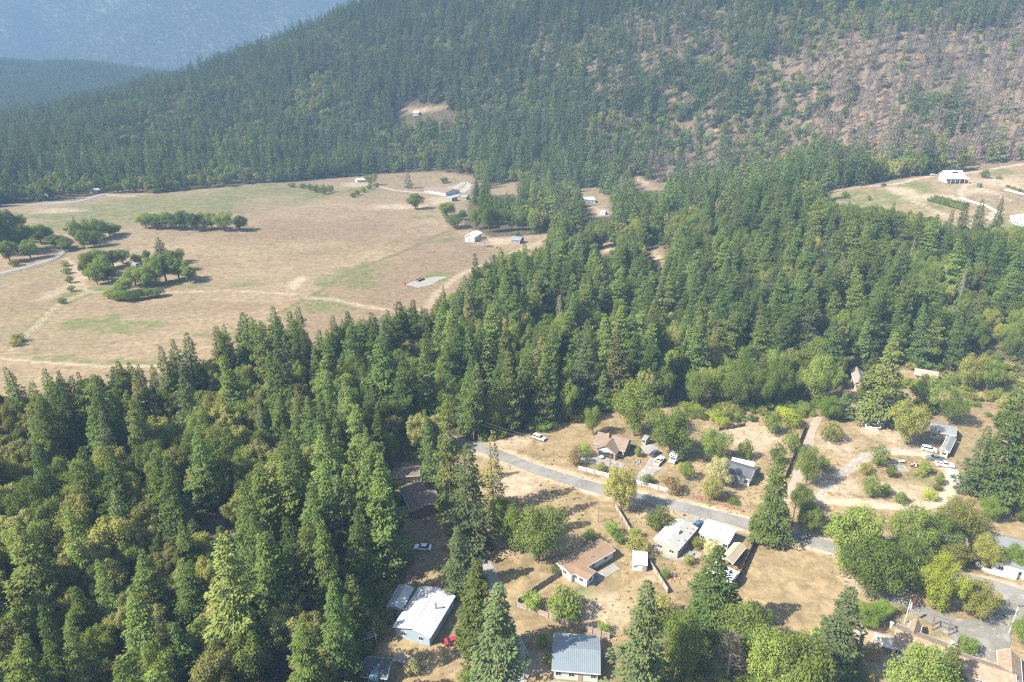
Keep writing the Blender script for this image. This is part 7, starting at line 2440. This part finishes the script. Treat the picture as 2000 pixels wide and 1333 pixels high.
vehicle('pickup', 'pickup_truck', 'white pickup at the right end of the dirt loop', (1833, 910), (1856, 913), (.76, .76, .76), 'pickup truck')
vehicle('tractor', 'garden_tractor', 'red garden tractor among the bushes of the loop garden', (1782, 916), (1790, 908), (.55, .04, .03), 'tractor')
vehicle('sedan', 'parked_car', 'dark blue car between the mobile home and the white roof', (1357, 1033), (1369, 1024), (.05, .09, .16), 'car')
vehicle('sedan', 'parked_car', 'dark red car beside the trunk of the pointed cedar', (879, 1258), (899, 1254), (.25, .02, .03), 'car')
vehicle('trailer', 'flatbed_trailer', 'black flatbed trailer on the gravel pad', (812, 552), (829, 545), (.05, .05, .05), 'trailer')
vehicle('pickup', 'pickup_truck', 'dark pickup on the track of the knoll', (1720, 366), (1732, 361), (.05, .06, .05), 'pickup truck')
vehicle('suv', 'parked_car', 'white car under the trees left of the porch house', (1817, 344), (1828, 343), (.74, .74, .74), 'car')
vehicle('suv', 'parked_car', 'black car in front of the porch house', (1848, 355), (1858, 354), (.03, .03, .03), 'car')
vehicle('sedan', 'parked_car', 'red car in front of the porch house', (1875, 356), (1885, 356), (.5, .05, .05), 'car')
vehicle('sedan', 'parked_car', 'small white car on the loop drive right of the ranch house', (906, 362), (910, 358), (.74, .74, .74), 'car')

# ------------------------------------------------------------------ odds and ends of the yards


def small(name, label, cat, px, py, parts):
    p = G(np.array([px]), np.array([py]))[0]
    e = empty(name, tuple(p), random.uniform(0, 3))
    tag(e, label, cat)
    for nm, mb, m in parts:
        mb.build(nm, m, e)
    return e


small('water_tank', 'dark round water tank on the knoll', 'water tank', 1912, 366, [('tank', MB().tube((0, 0, -.2), (0, 0, 2.6), 1.6, 1.6, 20), paint('tank_green', (.06, .09, .08), .6)), ('lid', MB().tube((0, 0, 2.6), (0, 0, 3.1), 1.5, .4, 20), paint('tank_green2', (.07, .10, .09), .6))])
small('brush_pile', 'rusty brown brush pile left of the gravel pad', 'brush pile', 788, 556, [('heap', MB().add([(1.8, 0, -.2), (.6, 1.5, -.2), (-1.6, 1.0, -.2), (-1.8, -.8, -.2), (.3, -1.6, -.2), (.5, .2, 1.5), (-.6, 0, 1.3)], [(0, 1, 5), (1, 2, 6, 5), (2, 3, 6), (3, 4, 5, 6), (4, 0, 5), (4, 3, 2, 1, 0)]), RUST)])
small('log_pile', 'brown log pile beside the leafless tree near the barn', 'log pile', 968, 484, [('log', MB().tube((-3, y, z_), (3, y + .1, z_), .3, n=8), WOOD_RED) for y, z_ in ((-.6, .3), (0, .3), (.6, .3), (-.3, .8), (.3, .8))])
small('gas_tank', 'white rounded gas tank beside the fence left of the shelter', 'gas tank', 1680, 1240, [('tank', MB().tube((-.9, 0, .7), (.9, 0, .7), .48, .48, 16), WHITE), ('end_cap', MB().tube((.9, 0, .7), (1.12, 0, .7), .48, .2, 16), WHITE), ('end_cap', MB().tube((-.9, 0, .7), (-1.12, 0, .7), .48, .2, 16), WHITE), ('foot', MB().box(-.6, -.45, -.3, .3, -.1, .35), STEEL), ('foot', MB().box(.45, .6, -.3, .3, -.1, .35), STEEL)])
small('garden_table', 'round white table on the lawn before the canvas shelter', 'table', 1862, 1262, [('top', MB().tube((0, 0, .7), (0, 0, .76), .7, n=16), WHITE), ('leg', MB().tube((0, 0, -.1), (0, 0, .7), .06), WHITE), ('foot', MB().tube((0, 0, 0), (0, 0, .06), .35, n=12), WHITE)])
small('utility_cart', 'small dark cart at the right end of the dirt loop', 'cart', 1869, 943, [('bed', MB().box(-1.2, 1.2, -.7, .7, .5, .62), STEEL), ('side_board', MB().box(-1.2, 1.2, .7, .76, .5, .9), STEEL), ('wheel', MB().tube((0, .8, .35), (0, 1.0, .35), .35, n=14), RUBBER), ('wheel', MB().tube((0, -1.0, .35), (0, -.8, .35), .35, n=14), RUBBER)])
small('workbench', 'pale work table on the concrete patch of the loop garden', 'table', 1760, 905, [('top', MB().box(-1.1, 1.1, -.5, .5, .8, .88), paint('teal_top', (.25, .45, .42), .6)), ('leg', MB().box(-1.0, -.9, -.4, -.3, -.1, .8), STEEL), ('leg', MB().box(.9, 1.0, -.4, -.3, -.1, .8), STEEL), ('leg', MB().box(-1.0, -.9, .3, .4, -.1, .8), STEEL), ('leg', MB().box(.9, 1.0, .3, .4, -.1, .8), STEEL)])
p = G(np.array([1752]), np.array([912]))[0]
tag(MB().box(-2.6, 2.6, -3.0, 3.0, -.1, .06).build('concrete_slab', CONCRETE, None, tuple(p)), 'pale concrete patch in the loop garden', 'slab')
for k, (px, py, lb) in enumerate(((1240, 907, 'pile of pale rocks at the cottage drive, left one'), (1248, 902, 'pile of pale rocks at the cottage drive, right one'), (1312, 1125, 'pile of pale rocks in the gravel garden'), (1700, 968, 'red brick heap beside the dense dark garden bush'), (1318, 1132, 'orange dirt heap in the gravel garden'))):
    g = np.random.default_rng(k)
    parts = []
    for j in range(9):
        s = g.uniform(.25, .55)
        a, r_ = g.uniform(0, 6.28), g.uniform(0, 1.3)
        x, y = r_ * math.cos(a), r_ * math.sin(a)
        parts.append(('stone', MB().add([(x + s, y, -.1), (x + .3 * s, y + s, -.1), (x - s, y + .5 * s, -.1), (x - .8 * s, y - .7 * s, -.1), (x + .4 * s, y - s, -.1), (x + .6 * s, y, s), (x + .1 * s, y + .6 * s, s * 1.1), (x - .6 * s, y + .2 * s, s), (x, y - .6 * s, s * .9)], [(0, 1, 6, 5), (1, 2, 7, 6), (2, 3, 8, 7), (3, 4, 8), (4, 0, 5, 8), (5, 6, 7, 8), (4, 3, 2, 1, 0)]), (TERRA if k > 2 else CONCRETE)))
    small('rock_pile', lb, 'rock pile', px, py, parts)
# white covered beds on the knoll
for a, b, lb in (((1876, 387), (1920, 402), 'long white covered bed on the knoll, upper one'), ((1918, 398), (1947, 414), 'long white covered bed on the knoll, lower one'), ((1963, 371), (2000, 380), 'white edged planting strip at the right of the knoll')):
    q = G(np.array([a[0], b[0]], float), np.array([a[1], b[1]], float))
    L = float(np.linalg.norm(q[1, :2] - q[0, :2]))
    e = empty('covered_bed', tuple(q[0]), math.atan2(q[1, 1] - q[0, 1], q[1, 0] - q[0, 0]))
    e.rotation_euler[1] = -math.atan2(q[1, 2] - q[0, 2], L)
    tag(e, lb, 'garden bed')
    MB().prism([(1.0 * math.cos(t), .6 * math.sin(t)) for t in np.linspace(0, math.pi, 9)] + [(-1.0, -.6), (1.0, -.6)], 'x', 0, L).build('cover', R_WHITE, e)
    for k in range(6):
        MB().prism([(1.05 * math.cos(t), .65 * math.sin(t)) for t in np.linspace(0, math.pi, 9)], 'x', L * k / 6 + .1, L * k / 6 + .25).build('hoop', STEEL, e)
# crop rows
g = np.random.default_rng(3)
for r_, (a, b, n) in enumerate((((1808, 392), (1882, 412), 17), ((1815, 389), (1890, 409), 17), ((1824, 386), (1893, 404), 16), ((1965, 366), (2000, 378), 8))):
    for k in range(n):
        t = (k + .5) / n
        p = G(np.array([a[0] + (b[0] - a[0]) * t]), np.array([a[1] + (b[1] - a[1]) * t]))[0]
        place('bush_green', 'crop_plant', p[0] + g.normal(0, .2), p[1] + g.normal(0, .2), g.uniform(1.6, 2.4), g.uniform(1.0, 1.4), g.uniform(0, 6), 'bushy green crop plant in the planted rows on the knoll' if r_ < 3 else 'bushy crop plant in the short row at the right of the knoll', 'crop plant', 'crop plants on the knoll' if r_ < 3 else 'crop plants of the short row', z=p[2])
undergrowth()
brush()


# ------------------------------------------------------------------ the summer haze in the air
def build_haze():
    b = MB().box(-15800, 15800, -60, 11600, -960, 3900)
    m, nt, N, Lk = new_mat('haze_air')
    out = N('ShaderNodeOutputMaterial')
    v = N('ShaderNodeVolumePrincipled')
    v.inputs['Color'].default_value = (0.42, 0.67, 1.0, 1)
    v.inputs['Density'].default_value = HAZE
    v.inputs['Anisotropy'].default_value = -0.15
    Lk(v.outputs[0], out.inputs['Volume'])
    o = b.build('haze', m)
    tag(o, 'blue summer haze filling the valley air', None, kind='stuff')


HAZE = 0.00015
build_haze()
